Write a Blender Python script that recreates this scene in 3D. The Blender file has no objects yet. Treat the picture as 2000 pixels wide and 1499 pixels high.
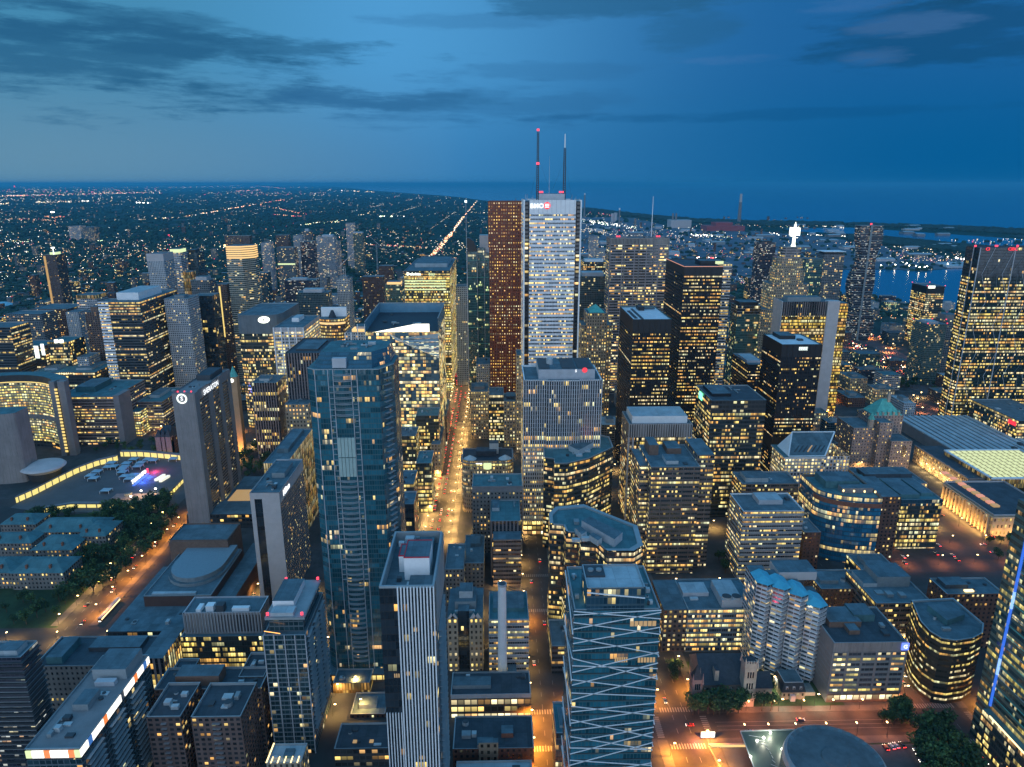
import bpy, math, random
from math import radians, sin, cos, tan, atan, pi, sqrt, floor
from mathutils import Vector
S = bpy.context.scene
# ---------------------------------------------------------------- camera
FPX, CX, CY, H = 1388.0, 1000.0, 749.5, 312.0      # 2000x1499 photograph, drone height in metres
PIT = radians(15.72); YAW = atan(32*cos(PIT)/FPX)
cd = bpy.data.cameras.new('drone_camera'); cam = bpy.data.objects.new('drone_camera', cd); S.collection.objects.link(cam)
cam.location = (0, 0, H); cam.rotation_euler = (radians(90)-PIT, 0, -YAW)
cd.sensor_width = 36; cd.lens = FPX/2000*36; cd.clip_start = 1; cd.clip_end = 400000
S.camera = cam
fw = Vector((sin(YAW)*cos(PIT), cos(YAW)*cos(PIT), -sin(PIT))); rt = Vector((cos(YAW), -sin(YAW), 0)); upv = rt.cross(fw)
def ray(u, v): return fw + rt*((u-CX)/FPX) + upv*((CY-v)/FPX)
def gz(u, v, z=0.0):
    d = ray(u, v); t = (z-H)/d.z; return (d.x*t, d.y*t)
def at(u, v, Y):
    d = ray(u, v); t = Y/d.y; return (d.x*t, H+d.z*t)
# ---------------------------------------------------------------- exposure
S.view_settings.view_transform = 'Standard'; S.view_settings.look = 'None'
S.view_settings.exposure = .38; S.view_settings.gamma = 1
S.cycles.use_denoising = True
S.cycles.max_bounces = 5; S.cycles.diffuse_bounces = 2; S.cycles.glossy_bounces = 3
S.cycles.sample_clamp_indirect = 3.0
S.cycles.use_light_tree = True
# ---------------------------------------------------------------- world: dusk sky, afterglow behind the camera
W = bpy.data.worlds.new('World'); S.world = W; W.use_nodes = True
N = W.node_tree.nodes; L = W.node_tree.links; N.clear()
class NT:
    """tiny helper for building node trees"""
    def __init__(s, nt): s.n = nt.nodes; s.l = nt.links
    def add(s, t, **k):
        x = s.n.new(t)
        for a, b in k.items(): setattr(x, a, b)
        return x
    def put(s, sock, v):
        if isinstance(v, (int, float)): sock.default_value = v
        elif isinstance(v, (tuple, list)):
            sock.default_value = tuple(v) + ((1.0,) if len(sock.default_value) == 4 and len(v) == 3 else ())
        else: s.l.new(v, sock)
    def m(s, op, a, b=0.0, c=0.0, clamp=False):
        x = s.add('ShaderNodeMath', operation=op, use_clamp=clamp)
        s.put(x.inputs[0], a); s.put(x.inputs[1], b); s.put(x.inputs[2], c); return x.outputs[0]
    def mix(s, f, a, b, bt='MIX'):
        x = s.add('ShaderNodeMix', data_type='RGBA', blend_type=bt)
        s.put(x.inputs[0], f); s.put(x.inputs[6], a); s.put(x.inputs[7], b); return x.outputs[2]
    def rng(s, v, a, b, c=0.0, d=1.0, sm=True):
        x = s.add('ShaderNodeMapRange', interpolation_type='SMOOTHSTEP' if sm else 'LINEAR')
        for i, q in enumerate((v, a, b, c, d)): s.put(x.inputs[i], q)
        return x.outputs[0]
    def noise(s, vec, sc, det=3.0, rough=.5):
        x = s.add('ShaderNodeTexNoise'); s.put(x.inputs['Vector'], vec); s.put(x.inputs['Scale'], sc)
        s.put(x.inputs['Detail'], det); s.put(x.inputs['Roughness'], rough); return x.outputs['Fac']
T = NT(W.node_tree)
geo = T.add('ShaderNodeTexCoord'); sep = T.add('ShaderNodeSeparateXYZ'); L.new(geo.outputs['Generated'], sep.inputs[0])
sx, sy, sz = sep.outputs
el = T.m('ABSOLUTE', sz)
az = T.rng(sx, -.62, .55)
lowL = T.mix(T.rng(az, 0, .5, sm=False), (.098, .215, .315), (.034, .170, .370))
low = T.mix(T.rng(az, .45, 1, sm=False), lowL, (.001, .080, .225))
hiL = T.mix(T.rng(az, 0, .40), (.042, .190, .330), (.058, .250, .490))
hi = T.mix(T.rng(az, .35, 1.0), hiL, (.007, .092, .260))
sky = T.mix(T.rng(el, .01, .17), low, hi)
# long torn cloud banks: (azimuth, elevation, half width, half height in degrees, strength, tone)
azd = T.m('MULTIPLY', T.m('ARCTAN2', sx, sy), 57.3); eld = T.m('MULTIPLY', T.m('ARCSINE', el), 57.3)
mp = T.add('ShaderNodeMapping'); L.new(geo.outputs['Generated'], mp.inputs[0]); mp.inputs['Scale'].default_value = (1, 1, 6.5)
n1 = T.noise(mp.outputs[0], 5, 8, .66); n2 = T.noise(mp.outputs[0], 22, 4, .6)
nn = T.m('ADD', T.m('MULTIPLY', T.m('SUBTRACT', n1, .5), 7.5), T.m('MULTIPLY', T.m('SUBTRACT', n2, .5), 1.8))
DK, MD, LT = (.012, .085, .185), (.018, .100, .235), (.060, .150, .330)
for a0, e0, wa, he, st, tn in ((-30, 7.2, 14, 2.9, .78, DK), (-24, 10.2, 9, .7, .55, DK), (-17, 5.9, 14, 1.2, .5, DK), (-18, 9.1, 15, .8, .7, DK), (-33, 10.8, 5, .8, .55, DK), (-37, 11.6, 5, 1.1, .55, DK), (-11, 6.1, 7, .9, .30, MD), (-4, 5.5, 14, 1.5, .42, MD), (4, 8.0, 8, .6, .3, MD), (-2, 11.3, 7, .5, .3, MD),
                               (9, 12.4, 9, .9, .66, DK), (14, 10.6, 3.2, 1.5, .45, DK), (30, 9.0, 9, 2.1, .62, (.003, .050, .125)), (33, 12.2, 8, 1.3, .5, (.004, .05, .12)), (20, 4.7, 22, .35, .35, (.003, .060, .170)), (27.6, 9.9, 3.2, .6, .34, LT), (24.5, 11.4, 3.2, .5, .24, LT), (17, 8.5, 3.5, .35, .22, LT), (26.2, 8.1, 2.0, .5, .30, LT)):
    qa = T.m('DIVIDE', T.m('SUBTRACT', azd, float(a0)), float(wa)); qe = T.m('DIVIDE', T.m('SUBTRACT', eld, float(e0)), float(he))
    d = T.m('SUBTRACT', T.m('ADD', 1.15, nn), T.m('ADD', T.m('MULTIPLY', qa, qa), T.m('MULTIPLY', qe, qe)))
    sky = T.mix(T.m('MULTIPLY', T.rng(d, -.3, 1.3), st), sky, tn)
# zenith and the bright western afterglow behind the camera that lights the facades
zen = T.mix(T.rng(el, .2, .95), sky, (.085, .34, .66))
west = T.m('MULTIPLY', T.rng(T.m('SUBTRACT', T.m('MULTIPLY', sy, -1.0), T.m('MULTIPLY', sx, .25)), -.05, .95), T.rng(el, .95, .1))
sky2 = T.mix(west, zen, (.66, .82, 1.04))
nish = T.add('ShaderNodeTexSky'); nish.sky_type = 'NISHITA'; nish.sun_disc = False
nish.sun_elevation = radians(-3); nish.sun_rotation = radians(195)
tot = T.add('ShaderNodeMix', data_type='RGBA', blend_type='ADD'); tot.inputs[0].default_value = .05
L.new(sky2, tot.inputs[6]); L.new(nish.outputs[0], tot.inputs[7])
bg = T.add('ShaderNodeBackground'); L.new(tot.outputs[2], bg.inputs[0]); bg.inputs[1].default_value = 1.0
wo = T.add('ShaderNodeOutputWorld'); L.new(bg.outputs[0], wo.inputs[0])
# soft afterglow light from the west, behind and left of the camera
sd = bpy.data.lights.new('afterglow_sun', 'SUN'); sd.energy = .18; sd.angle = radians(70); sd.color = (.72, .88, 1.0)
so = bpy.data.objects.new('afterglow_sun', sd); S.collection.objects.link(so)
so.rotation_euler = (radians(72), 0, radians(-12)); so.location = (-200, -300, 600)

# ---------------------------------------------------------------- materials
MATS = {}
def solid(name, col, rough=.8, metal=0.0, em=None, es=0.0, var=.12, spec=.5, sc=.15):
    if name in MATS: return MATS[name]
    m = bpy.data.materials.new(name); m.use_nodes = True; t = NT(m.node_tree)
    p = m.node_tree.nodes['Principled BSDF']
    if em is None and var:
        tc = t.add('ShaderNodeTexCoord')
        n = t.noise(tc.outputs['Object'], sc, 9, .72)
        c = t.mix(t.rng(n, .3, .7), tuple(x*(1-var) for x in col), tuple(min(1, x*(1+var)) for x in col))
        t.put(p.inputs['Base Color'], c)
    else: p.inputs['Base Color'].default_value = (*col, 1)
    p.inputs['Roughness'].default_value = rough; p.inputs['Metallic'].default_value = metal
    p.inputs['Specular IOR Level'].default_value = spec
    if em is not None:
        p.inputs['Emission Color'].default_value = (*em, 1); p.inputs['Emission Strength'].default_value = es
        m.cycles.emission_sampling = 'NONE'
    MATS[name] = m; return m
STY = {}
def style(name, wall=(.3, .3, .3), glass=(.03, .05, .06), p=.3, bw=3.0, fh=4.0, x=(.08, .92), y=(.2, .8), pn=0, pw=.5, bn=0,
          em=(1, .70, .26), em2=(1, .82, .48), s=1.1, ior=1.7, fl=.1, g=4, side=1.0, gk=2.2, rough=.12, met=0.0, wj=.02, spandrel=None, wrough=.75):
    """procedural facade: UV is counted in bays (u) and storeys (v); each pane gets its own light, tilt and tone"""
    STY[name] = (bw, fh); s *= 1.08; fl *= 1.7; em = (em[0], em[1]*.95, em[2]*.55); em2 = (em2[0], em2[1]*.97, em2[2]*.62)
    m = bpy.data.materials.new('facade_' + name); m.use_nodes = True; t = NT(m.node_tree); nodes = m.node_tree.nodes
    P = nodes['Principled BSDF']
    uv = t.add('ShaderNodeUVMap'); se = t.add('ShaderNodeSeparateXYZ'); t.l.new(uv.outputs[0], se.inputs[0]); U, V = se.outputs[0], se.outputs[1]
    oi = t.add('ShaderNodeObjectInfo').outputs['Random']; seed = t.m('MULTIPLY', oi, 91.7)
    fu, fv, iu, iv = t.m('FRACT', U), t.m('FRACT', V), t.m('FLOOR', U), t.m('FLOOR', V)
    def gt(a, b): return t.m('GREATER_THAN', a, b)
    mx = t.m('MULTIPLY', gt(fu, x[0]), gt(x[1], fu)); my = t.m('MULTIPLY', gt(fv, y[0]), gt(y[1], fv))
    mask = t.m('MULTIPLY', mx, my)
    if pn: mask = t.m('MULTIPLY', mask, gt(t.m('FRACT', t.m('DIVIDE', U, float(pn))), pw/pn))
    if bn: mask = t.m('MULTIPLY', mask, gt(t.m('FRACT', t.m('DIVIDE', V, float(bn))), 1.0/bn))
    def wn(a, b, k):
        c = t.add('ShaderNodeCombineXYZ'); t.put(c.inputs[0], a); t.put(c.inputs[1], b); t.put(c.inputs[2], t.m('ADD', seed, float(k)))
        w = t.add('ShaderNodeTexWhiteNoise', noise_dimensions='3D'); t.l.new(c.outputs[0], w.inputs[0]); return w.outputs
    cell = wn(iu, iv, 0); run = wn(t.m('FLOOR', t.m('DIVIDE', U, float(g))), iv, 3.3)
    face = t.m('FLOOR', t.m('DIVIDE', U, 1000.0)); flo = wn(face, iv, 7.7); oddf = t.m('MODULO', face, 2.0); sidef = t.m('ADD', 1.0, t.m('MULTIPLY', oddf, side-1.0)); cell2 = wn(iu, iv, 11.1)
    cc = t.add('ShaderNodeCombineXYZ'); t.put(cc.inputs[0], t.m('MULTIPLY', iu, .11)); t.put(cc.inputs[1], t.m('MULTIPLY', iv, .13)); t.put(cc.inputs[2], seed)
    big = t.noise(cc.outputs[0], 1.0, 2); pf = t.m('MULTIPLY', t.m('MULTIPLY', t.rng(big, .3, .7, .15, 1.9), p), sidef)
    a = t.m('MULTIPLY', gt(pf, run[0]), gt(.80, cell[0])); b = gt(t.m('MULTIPLY', pf, .35), cell[0]); c = t.m('MULTIPLY', gt(t.m('MULTIPLY', sidef, fl), flo[0]), gt(.95, cell2[0]))
    lit = t.m('MAXIMUM', t.m('MAXIMUM', a, b), c)
    csep = t.add('ShaderNodeSeparateColor'); t.l.new(cell2[1], csep.inputs[0])
    bri = t.m('MULTIPLY', t.rng(t.m('POWER', csep.outputs[0], 1.6), 0, 1, .12, 1.5, False), t.rng(fv, y[0], y[1], .55, 1.15, False))
    fsep = t.add('ShaderNodeSeparateColor'); t.l.new(flo[1], fsep.inputs[0])
    ecol = t.mix(t.m('MULTIPLY', t.m('ADD', csep.outputs[1], fsep.outputs[1]), .5), em, em2)
    rsep = t.add('ShaderNodeSeparateColor'); t.l.new(run[1], rsep.inputs[0])
    ecol = t.mix(t.m('MULTIPLY', gt(fsep.outputs[2], .74), .55), ecol, (1, .88, .62)); ecol = t.mix(t.m('MULTIPLY', gt(rsep.outputs[1], .72), .7), ecol, (1, .44, .09)); ecol = t.mix(t.m('MULTIPLY', gt(.14, rsep.outputs[2]), .6), ecol, (.85, .98, .62))
    est = t.m('MULTIPLY', t.m('MULTIPLY', lit, mask), t.m('MULTIPLY', bri, s))
    # glass tone: blinds and dark rooms by pane; uneven reflections painted in by run
    gcol = t.mix(t.m('ADD', t.m('MULTIPLY', csep.outputs[2], .35), t.m('MULTIPLY', t.m('GREATER_THAN', run[0], .55), .5)), glass, tuple(min(1, q*gk+.010) for q in glass))
    tc = t.add('ShaderNodeTexCoord'); wnz = t.noise(tc.outputs['Object'], .07, 5, .7)
    wc = t.mix(t.rng(wnz, .3, .7), tuple(q*.86 for q in wall), tuple(min(1, q*1.1) for q in wall))
    mpv = t.add('ShaderNodeMapping'); t.l.new(tc.outputs['Object'], mpv.inputs[0]); mpv.inputs['Scale'].default_value = (.55, .55, .035); stn = t.noise(mpv.outputs[0], 1.0, 5, .7)
    wc = t.mix(t.rng(stn, .42, .72, 0, .5), wc, tuple(q*.55 for q in wall))
    if spandrel: wc = t.mix(my, spandrel, wc)
    t.put(P.inputs['Base Color'], t.mix(mask, wc, gcol))
    t.put(P.inputs['Roughness'], t.rng(mask, 0, 1, wrough, rough, False))
    t.put(P.inputs['Metallic'], t.m('MULTIPLY', mask, met))
    t.put(P.inputs['IOR'], t.rng(mask, 0, 1, 1.45, ior, False))
    t.put(P.inputs['Emission Color'], ecol); t.put(P.inputs['Emission Strength'], est)
    if wj:
        gm = t.add('ShaderNodeNewGeometry'); sub = t.add('ShaderNodeVectorMath', operation='SUBTRACT'); t.l.new(cell[1], sub.inputs[0]); sub.inputs[1].default_value = (.5, .5, .5)
        sc = t.add('ShaderNodeVectorMath', operation='SCALE'); t.l.new(sub.outputs[0], sc.inputs[0]); t.put(sc.inputs[3], t.m('MULTIPLY', mask, wj))
        ad = t.add('ShaderNodeVectorMath', operation='ADD'); t.l.new(gm.outputs['Normal'], ad.inputs[0]); t.l.new(sc.outputs[0], ad.inputs[1])
        no = t.add('ShaderNodeVectorMath', operation='NORMALIZE'); t.l.new(ad.outputs[0], no.inputs[0]); t.l.new(no.outputs[0], P.inputs['Normal'])
    m.cycles.emission_sampling = 'NONE'
    MATS[name] = m; return m
# ---------------------------------------------------------------- object helpers
rnd = random.Random(7)
COL = S.collection
def empty(name, loc, label, cat, group=None):
    o = bpy.data.objects.new(name, None); COL.objects.link(o); o.location = loc; o.empty_display_size = 2
    o['label'] = label; o['category'] = cat
    if group: o['group'] = group
    return o
class MB:
    """collects faces (world coordinates) and builds one mesh object"""
    def __init__(s): s.v = []; s.f = []; s.uv = []; s.mi = []; s.mats = []
    def mat(s, m):
        m = MATS[m] if isinstance(m, str) else m
        if m not in s.mats: s.mats.append(m)
        return s.mats.index(m)
    def face(s, pts, mat, uvs=None):
        b = len(s.v); s.v += [tuple(p) for p in pts]; s.f.append(tuple(range(b, b+len(pts))))
        s.uv += uvs if uvs else [(0, 0)]*len(pts); s.mi.append(s.mat(mat))
    def prism(s, poly, z0, z1, mat, top=None, bottom=False, sty=None, top_z=None):
        """walls with bay/storey UVs (counted down from z1); poly counter-clockwise"""
        n = len(poly); bw, fh = STY.get(sty or mat, (3, 3)) if isinstance(sty or mat, str) else (3, 3)
        off = 0
        for i in range(n):
            a, b = poly[i], poly[(i+1) % n]; Ln = math.hypot(b[0]-a[0], b[1]-a[1])
            nb = max(1, round(Ln/bw)); o = 1000*i if n < 7 else off
            off += nb; vt = 500.0; vb = 500-(z1-z0)/fh
            s.face([(a[0], a[1], z0), (b[0], b[1], z0), (b[0], b[1], z1), (a[0], a[1], z1)], mat, [(o, vb), (o+nb, vb), (o+nb, vt), (o, vt)])
        if top: s.face([(p[0], p[1], z1) for p in poly], top)
        if bottom: s.face([(p[0], p[1], z0) for p in reversed(poly)], top or mat)
    def box(s, x0, x1, y0, y1, z0, z1, mat, top=None, bottom=True):
        s.prism([(x0, y0), (x1, y0), (x1, y1), (x0, y1)], z0, z1, mat, top or mat, bottom)
    def cyl(s, x, y, r, z0, z1, mat, n=12, r1=None, top=None):
        r1 = r if r1 is None else r1
        A = [(x+r*cos(2*pi*i/n), y+r*sin(2*pi*i/n), z0) for i in range(n)]; B_ = [(x+r1*cos(2*pi*i/n), y+r1*sin(2*pi*i/n), z1) for i in range(n)]
        for i in range(n): j = (i+1) % n; s.face([A[i], A[j], B_[j], B_[i]], mat)
        s.face(B_, top or mat)
    def beam(s, a, b, w, mat, w2=None):
        a, b = Vector(a), Vector(b); d = (b-a).normalized(); q = Vector((0, 0, 1)) if abs(d.z) < .9 else Vector((1, 0, 0))
        x = d.cross(q).normalized(); y = d.cross(x); w2 = w if w2 is None else w2
        P1 = [a+x*w*i+y*w*j for i, j in ((-.5, -.5), (.5, -.5), (.5, .5), (-.5, .5))]; P2 = [b+x*w2*i+y*w2*j for i, j in ((-.5, -.5), (.5, -.5), (.5, .5), (-.5, .5))]
        for i in range(4): j = (i+1) % 4; s.face([P1[j], P1[i], P2[i], P2[j]], mat)
        s.face(P1, mat); s.face(P2[::-1], mat)
    def build(s, name, parent=None, label=None, kind=None, cat=None, group=None):
        o_ = Vector((0, 0, 0)); q = parent
        while q: o_ = o_+q.location; q = q.parent
        me = bpy.data.meshes.new(name); me.from_pydata([(x-o_[0], y-o_[1], z-o_[2]) for x, y, z in s.v], [], s.f)
        ul = me.uv_layers.new(name='UVMap'); ul.data.foreach_set('uv', [c for q in s.uv for c in q])
        for m in s.mats: me.materials.append(m)
        me.polygons.foreach_set('material_index', s.mi); me.update()
        o = bpy.data.objects.new(name, me); COL.objects.link(o)
        if parent: o.parent = parent
        if label: o['label'] = label
        if kind: o['kind'] = kind
        if cat: o['category'] = cat
        if group: o['group'] = group
        return o
def inset(poly, d):
    cx = sum(p[0] for p in poly)/len(poly); cy = sum(p[1] for p in poly)/len(poly); r = min(math.hypot(p[0]-cx, p[1]-cy) for p in poly); k = max(.5, 1-d*.9/max(r, 1))
    return [(cx+(p[0]-cx)*k, cy+(p[1]-cy)*k) for p in poly]
def roof_part(parent, poly, z, mat='roof', rim='roof_rim', dz=1.1, w=.8, name='roof'):
    m = MB(); q = inset(poly, w); n = len(poly)
    for i in range(n):
        j = (i+1) % n
        m.face([(*poly[i], z), (*poly[j], z), (*q[j], z), (*q[i], z)], rim)
        m.face([(*q[i], z), (*q[j], z), (*q[j], z-dz), (*q[i], z-dz)], rim)
    m.face([(p[0], p[1], z-dz) for p in q], mat)
    return m.build(name, parent)
FOOT = []
def roof_units(parent, x0, x1, y0, y1, z, n, seed, avoid=None):
    r = random.Random(seed); sc = min(x1-x0, y1-y0)
    for k in range(n):
        kind = r.random(); w = min(5.5, r.uniform(.04, .2)*sc+.8); d = min(5, r.uniform(.04, .18)*sc+.8); hh = r.uniform(.7, 2.4)
        x = r.uniform(x0+w, x1-w); y = r.uniform(y0+d, y1-d)
        if avoid and any(a[0]-w < x < a[1]+w and a[2]-d < y < a[3]+d for a in avoid): continue
        m = MB(); mt = r.choice(['unit_light', 'unit_grey', 'unit_dark', 'unit_light'])
        if kind < .5: m.box(x-w/2, x+w/2, y-d/2, y+d/2, z, z+hh, mt); nm = 'air_unit'
        elif kind < .7:
            m.cyl(x, y, min(w, d)*.5, z, z+hh, mt, 10, top='unit_dark'); nm = 'vent_fan'
        elif kind < .85:
            m.beam((x, y-d, z+.6), (x, y+d*1.5, z+.6), .9, 'unit_grey'); m.beam((x, y+d, z+.7), (x+w, y+d, z+.7), .9, 'unit_grey'); nm = 'roof_duct'
        else:
            m.box(x-w/2, x+w/2, y-d/2, y+d/2, z, z+hh*.5, mt); m.cyl(x, y, min(w, d)*.35, z+hh*.5, z+hh*.9, 'unit_dark', 10); nm = 'cooling_tower'
        m.build(nm, parent)
def B(kind, label, uL, uR, v, Y, D, sty, cat='building', front=None, pent=None, n=None, group=None, roof='roof', rim='roof_rim', z0=0.0, beacons=0, crown=None, keep=True, par=1.1, h=None, poly=None, base=None):
    """a box building placed by the photograph's silhouette at its real distance Y; D metres deep (or the pixel row of its roof's far edge)"""
    um = (uL+uR)/2; hh = at(um, v, Y)[1] if h is None else h
    x0, x1 = at(uL, v, Y)[0], at(uR, v, Y)[0]
    if D >= 350: D = gz(um, D, hh)[1]-Y
    y0, y1 = Y, Y+D
    if poly: P_ = poly(x0, x1, y0, y1)
    else: P_ = [(x0, y0), (x1, y0), (x1, y1), (x0, y1)]
    if keep: FOOT.append((x0, x1, y0, y1))
    e = empty(kind, ((x0+x1)/2, (y0+y1)/2, 0), label, cat, group)
    zt = hh
    m = MB()
    if crown:      # (height, style or material)
        c = MB(); c.prism(P_, hh-crown[0], hh, crown[1]); c.build('crown', e); zt = hh-crown[0]
    if base:
        c = MB(); c.prism(P_, z0, base[0], base[1]); c.build('ground_storeys', e); m.prism(P_, base[0], zt, sty)
    else: m.prism(P_, z0, zt, sty)
    m.build('facade', e)
    rf_ = roof_part(e, P_, hh, roof, rim, par)
    zr = hh-par; av = []
    if pent is None: pent = [(.25, .75, .3, .75, 4.5, 'unit_grey')] if Y < 1300 else []
    for a, b, c_, d_, ph, pm in pent:
        q = (x0+(x1-x0)*a, x0+(x1-x0)*b, y0+D*c_, y0+D*d_); av.append(q)
        m = MB(); m.box(q[0], q[1], q[2], q[3], zr, zr+ph, pm, 'roof_pale' if pm in ('pale_metal', 'white_paint') else 'roof', False); pp = m.build('penthouse', e)
    if n is None: n = 15 if Y < 560 else 7 if Y < 760 else 2 if Y < 1000 else 0
    if n and min(x1-x0, D) > 9: roof_units(rf_, x0+1.5, x1-1.5, y0+1.5, y1-1.5, zr, n, int(abs(x0)*7+Y), av)
    if Y < 720 and (sty in ('dark_bands', 'brown_bands', 'pale_bands', 'office_lit_bands', 'half_lit_glass', 'banded_court', 'grey_panel_lit') or 'condo' in sty) and not poly:
        fh = STY[sty][1]; lm_ = {'dark_bands': 'rim_dark', 'half_lit_glass': 'dark_steel', 'brown_bands': 'brick_brown', 'condo_brick': 'brick_brown'}.get(sty, 'unit_grey')
        for k in range(1, min(60, int((zt-4)/fh))):
            lz = zt-k*fh; c = MB(); c.box(x0-.28, x1+.28, y0-.28, y1+.1, lz-.12, lz+.22, lm_); c.build('floor_ledge', e)
    if beacons:
        for (bx, by) in [(x0, y0), (x1, y0), (x1, y1), (x0, y1)][:beacons]: beacon(e, bx, by, hh)
    e['_'] = 0; del e['_']
    return dict(e=e, x0=x0, x1=x1, y0=y0, y1=y1, h=hh, zr=zr, w=x1-x0, D=D)
def beacon(e, x, y, z, r=.9):
    m = MB(); m.cyl(x, y, r*.25, z-.3, z+.9, 'unit_dark', 6); m.cyl(x, y, r, z+.9, z+.9+r*1.6, 'red_light', 8); return m.build('beacon', e)
def text(parent, s, loc, size, mat, rx=90, rz=0, ext=.12, name='sign', ax='CENTER'):
    c = bpy.data.curves.new('t', 'FONT'); c.body = s; c.size = size; c.align_x = ax; c.align_y = 'CENTER'; c.extrude = ext; c.resolution_u = 2; c.offset = .015*size
    o = bpy.data.objects.new('t', c); COL.objects.link(o); dg = bpy.context.evaluated_depsgraph_get(); me = bpy.data.meshes.new_from_object(o.evaluated_get(dg))
    bpy.data.objects.remove(o); bpy.data.curves.remove(c)
    me.name = name; me.materials.clear(); me.materials.append(MATS[mat]); q = bpy.data.objects.new(name, me); COL.objects.link(q)
    if parent: q.parent = parent; q.location = Vector(loc)-parent.location
    else: q.location = loc
    q.rotation_euler = (radians(rx), 0, radians(rz)); return q
def ground_sheet(name, poly, z, mat, thick=0):
    m = MB()
    if thick: m.prism(poly, z-thick, z, mat, mat)
    else: m.face([(p[0], p[1], z) for p in poly], mat)
    return m.build(name, kind='structure')

# ---------------------------------------------------------------- plain materials
def roof_mat(name, col, var=.3):
    m = bpy.data.materials.new(name); m.use_nodes = True; t = NT(m.node_tree); p = m.node_tree.nodes['Principled BSDF']
    tc = t.add('ShaderNodeTexCoord'); s = t.add('ShaderNodeSeparateXYZ'); t.l.new(tc.outputs['Object'], s.inputs[0])
    a, b = t.m('DIVIDE', s.outputs[0], 6.3), t.m('DIVIDE', s.outputs[1], 8.7); c = t.add('ShaderNodeCombineXYZ'); t.put(c.inputs[0], t.m('FLOOR', a)); t.put(c.inputs[1], t.m('FLOOR', b)); t.put(c.inputs[2], t.add('ShaderNodeObjectInfo').outputs['Random'])
    w = t.add('ShaderNodeTexWhiteNoise', noise_dimensions='3D'); t.l.new(c.outputs[0], w.inputs[0])
    seam = t.m('MAXIMUM', t.m('GREATER_THAN', .03, t.m('FRACT', a)), t.m('GREATER_THAN', .025, t.m('FRACT', b)))
    n = t.noise(tc.outputs['Object'], .11, 9, .75); k = t.m('ADD', t.m('MULTIPLY', t.rng(n, .3, .7), .65), t.m('MULTIPLY', w.outputs[0], .35))
    cc = t.mix(k, tuple(q*(1-var) for q in col), tuple(min(1, q*(1+var)) for q in col)); cc = t.mix(t.m('MULTIPLY', seam, .45), cc, tuple(q*.4 for q in col))
    t.put(p.inputs['Base Color'], cc); p.inputs['Roughness'].default_value = .88; MATS[name] = m
for q in (('roof', (.095, .145, .170), .42), ('roof_pale', (.36, .42, .45), .25), ('roof_dark', (.05, .065, .08), .4), ('roof_teal', (.065, .165, .185), .36)): roof_mat(*q)
solid('roof_white', (.62, .66, .70), .8, var=.12)
solid('roof_rim', (.28, .32, .34), .7)
solid('rim_dark', (.05, .055, .06), .6)
solid('unit_light', (.42, .46, .48), .6, sc=.4)
solid('unit_grey', (.22, .26, .28), .7, sc=.4)
solid('unit_dark', (.05, .06, .07), .7)
solid('pale_metal', (.46, .47, .50), .55)
solid('white_paint', (.80, .81, .82), .6, var=.06)
solid('concrete', (.215, .205, .21), .85)
solid('concrete_pale', (.48, .455, .46), .8, var=.08)
solid('stone', (.38, .33, .28), .85, var=.2)
solid('brick', (.22, .09, .06), .9, var=.25, sc=.5)
solid('brick_brown', (.17, .11, .085), .9, var=.2, sc=.5)
solid('slate', (.03, .038, .05), .7, var=.3, sc=.5)
solid('copper', (.10, .42, .36), .7, var=.22, sc=.2)
solid('copper_blue', (.08, .40, .52), .6, var=.15, sc=.2)
solid('black_steel', (.012, .013, .017), .45, var=.1)
solid('dark_steel', (.03, .032, .036), .5)
solid('asphalt', (.040, .039, .040), .85, var=.3, sc=.06)
solid('pavement', (.085, .083, .082), .9, var=.2, sc=.15)
solid('road_paint', (.20, .20, .19), .7, var=.1)
solid('lawn', (.02, .048, .018), .95, var=.35, sc=.1)
solid('leaf_a', (.040, .085, .030), .9, var=.4, sc=.5)
solid('leaf_b', (.085, .15, .05), .9, var=.4, sc=.5)
solid('leaf_c', (.022, .055, .03), .9, var=.4, sc=.5)
solid('bark', (.08, .06, .045), .9)
solid('plaza', (.085, .092, .10), .85, var=.18, sc=.05)
solid('tent_cloth', (.26, .42, .52), .7, var=.06)
solid('glass_dark', (.015, .03, .04), .1, var=0, spec=1)
for nm, c, s in (('red_light', (1, .04, .08), 1.5), ('white_light', (.95, 1, .85), 1.8), ('warm_light', (1, .72, .30), 2.2), ('sign_white', (.92, .96, 1), 1.15), ('orange_light', (1, .42, .08), 2.4),
                 ('lamp_glow', (1, .66, .26), 9), ('tail_red', (1, .03, .02), 7), ('head_white', (1, .9, .7), 6), ('blue_light', (.02, .16, .9), .7), ('screen_white', (.85, 1, .93), 1.5),
                 ('red_sign', (1, .01, .03), 1.0), ('yellow_strip', (1, .72, .20), .85), ('blue_sign', (.12, .2, 1), 1.4), ('green_sign', (.2, 1, .5), 1.6), ('pink_light', (1, .2, .3), 1.5), ('cool_light', (.75, .95, 1), 2.2),
                 ('amber_crown', (1, .62, .22), .9), ('pale_green_glow', (.85, 1, .5), .75), ('flood_light', (1, 1, .85), 12), ('dim_warm', (1, .60, .2), .32), ('orange_panel', (1, .25, .04), .8), ('blue_panel', (.04, .16, .5), .7), ('salmon_glow', (1, .4, .25), .55)):
    solid(nm, (.15, .14, .12), em=c, es=s)
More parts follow.
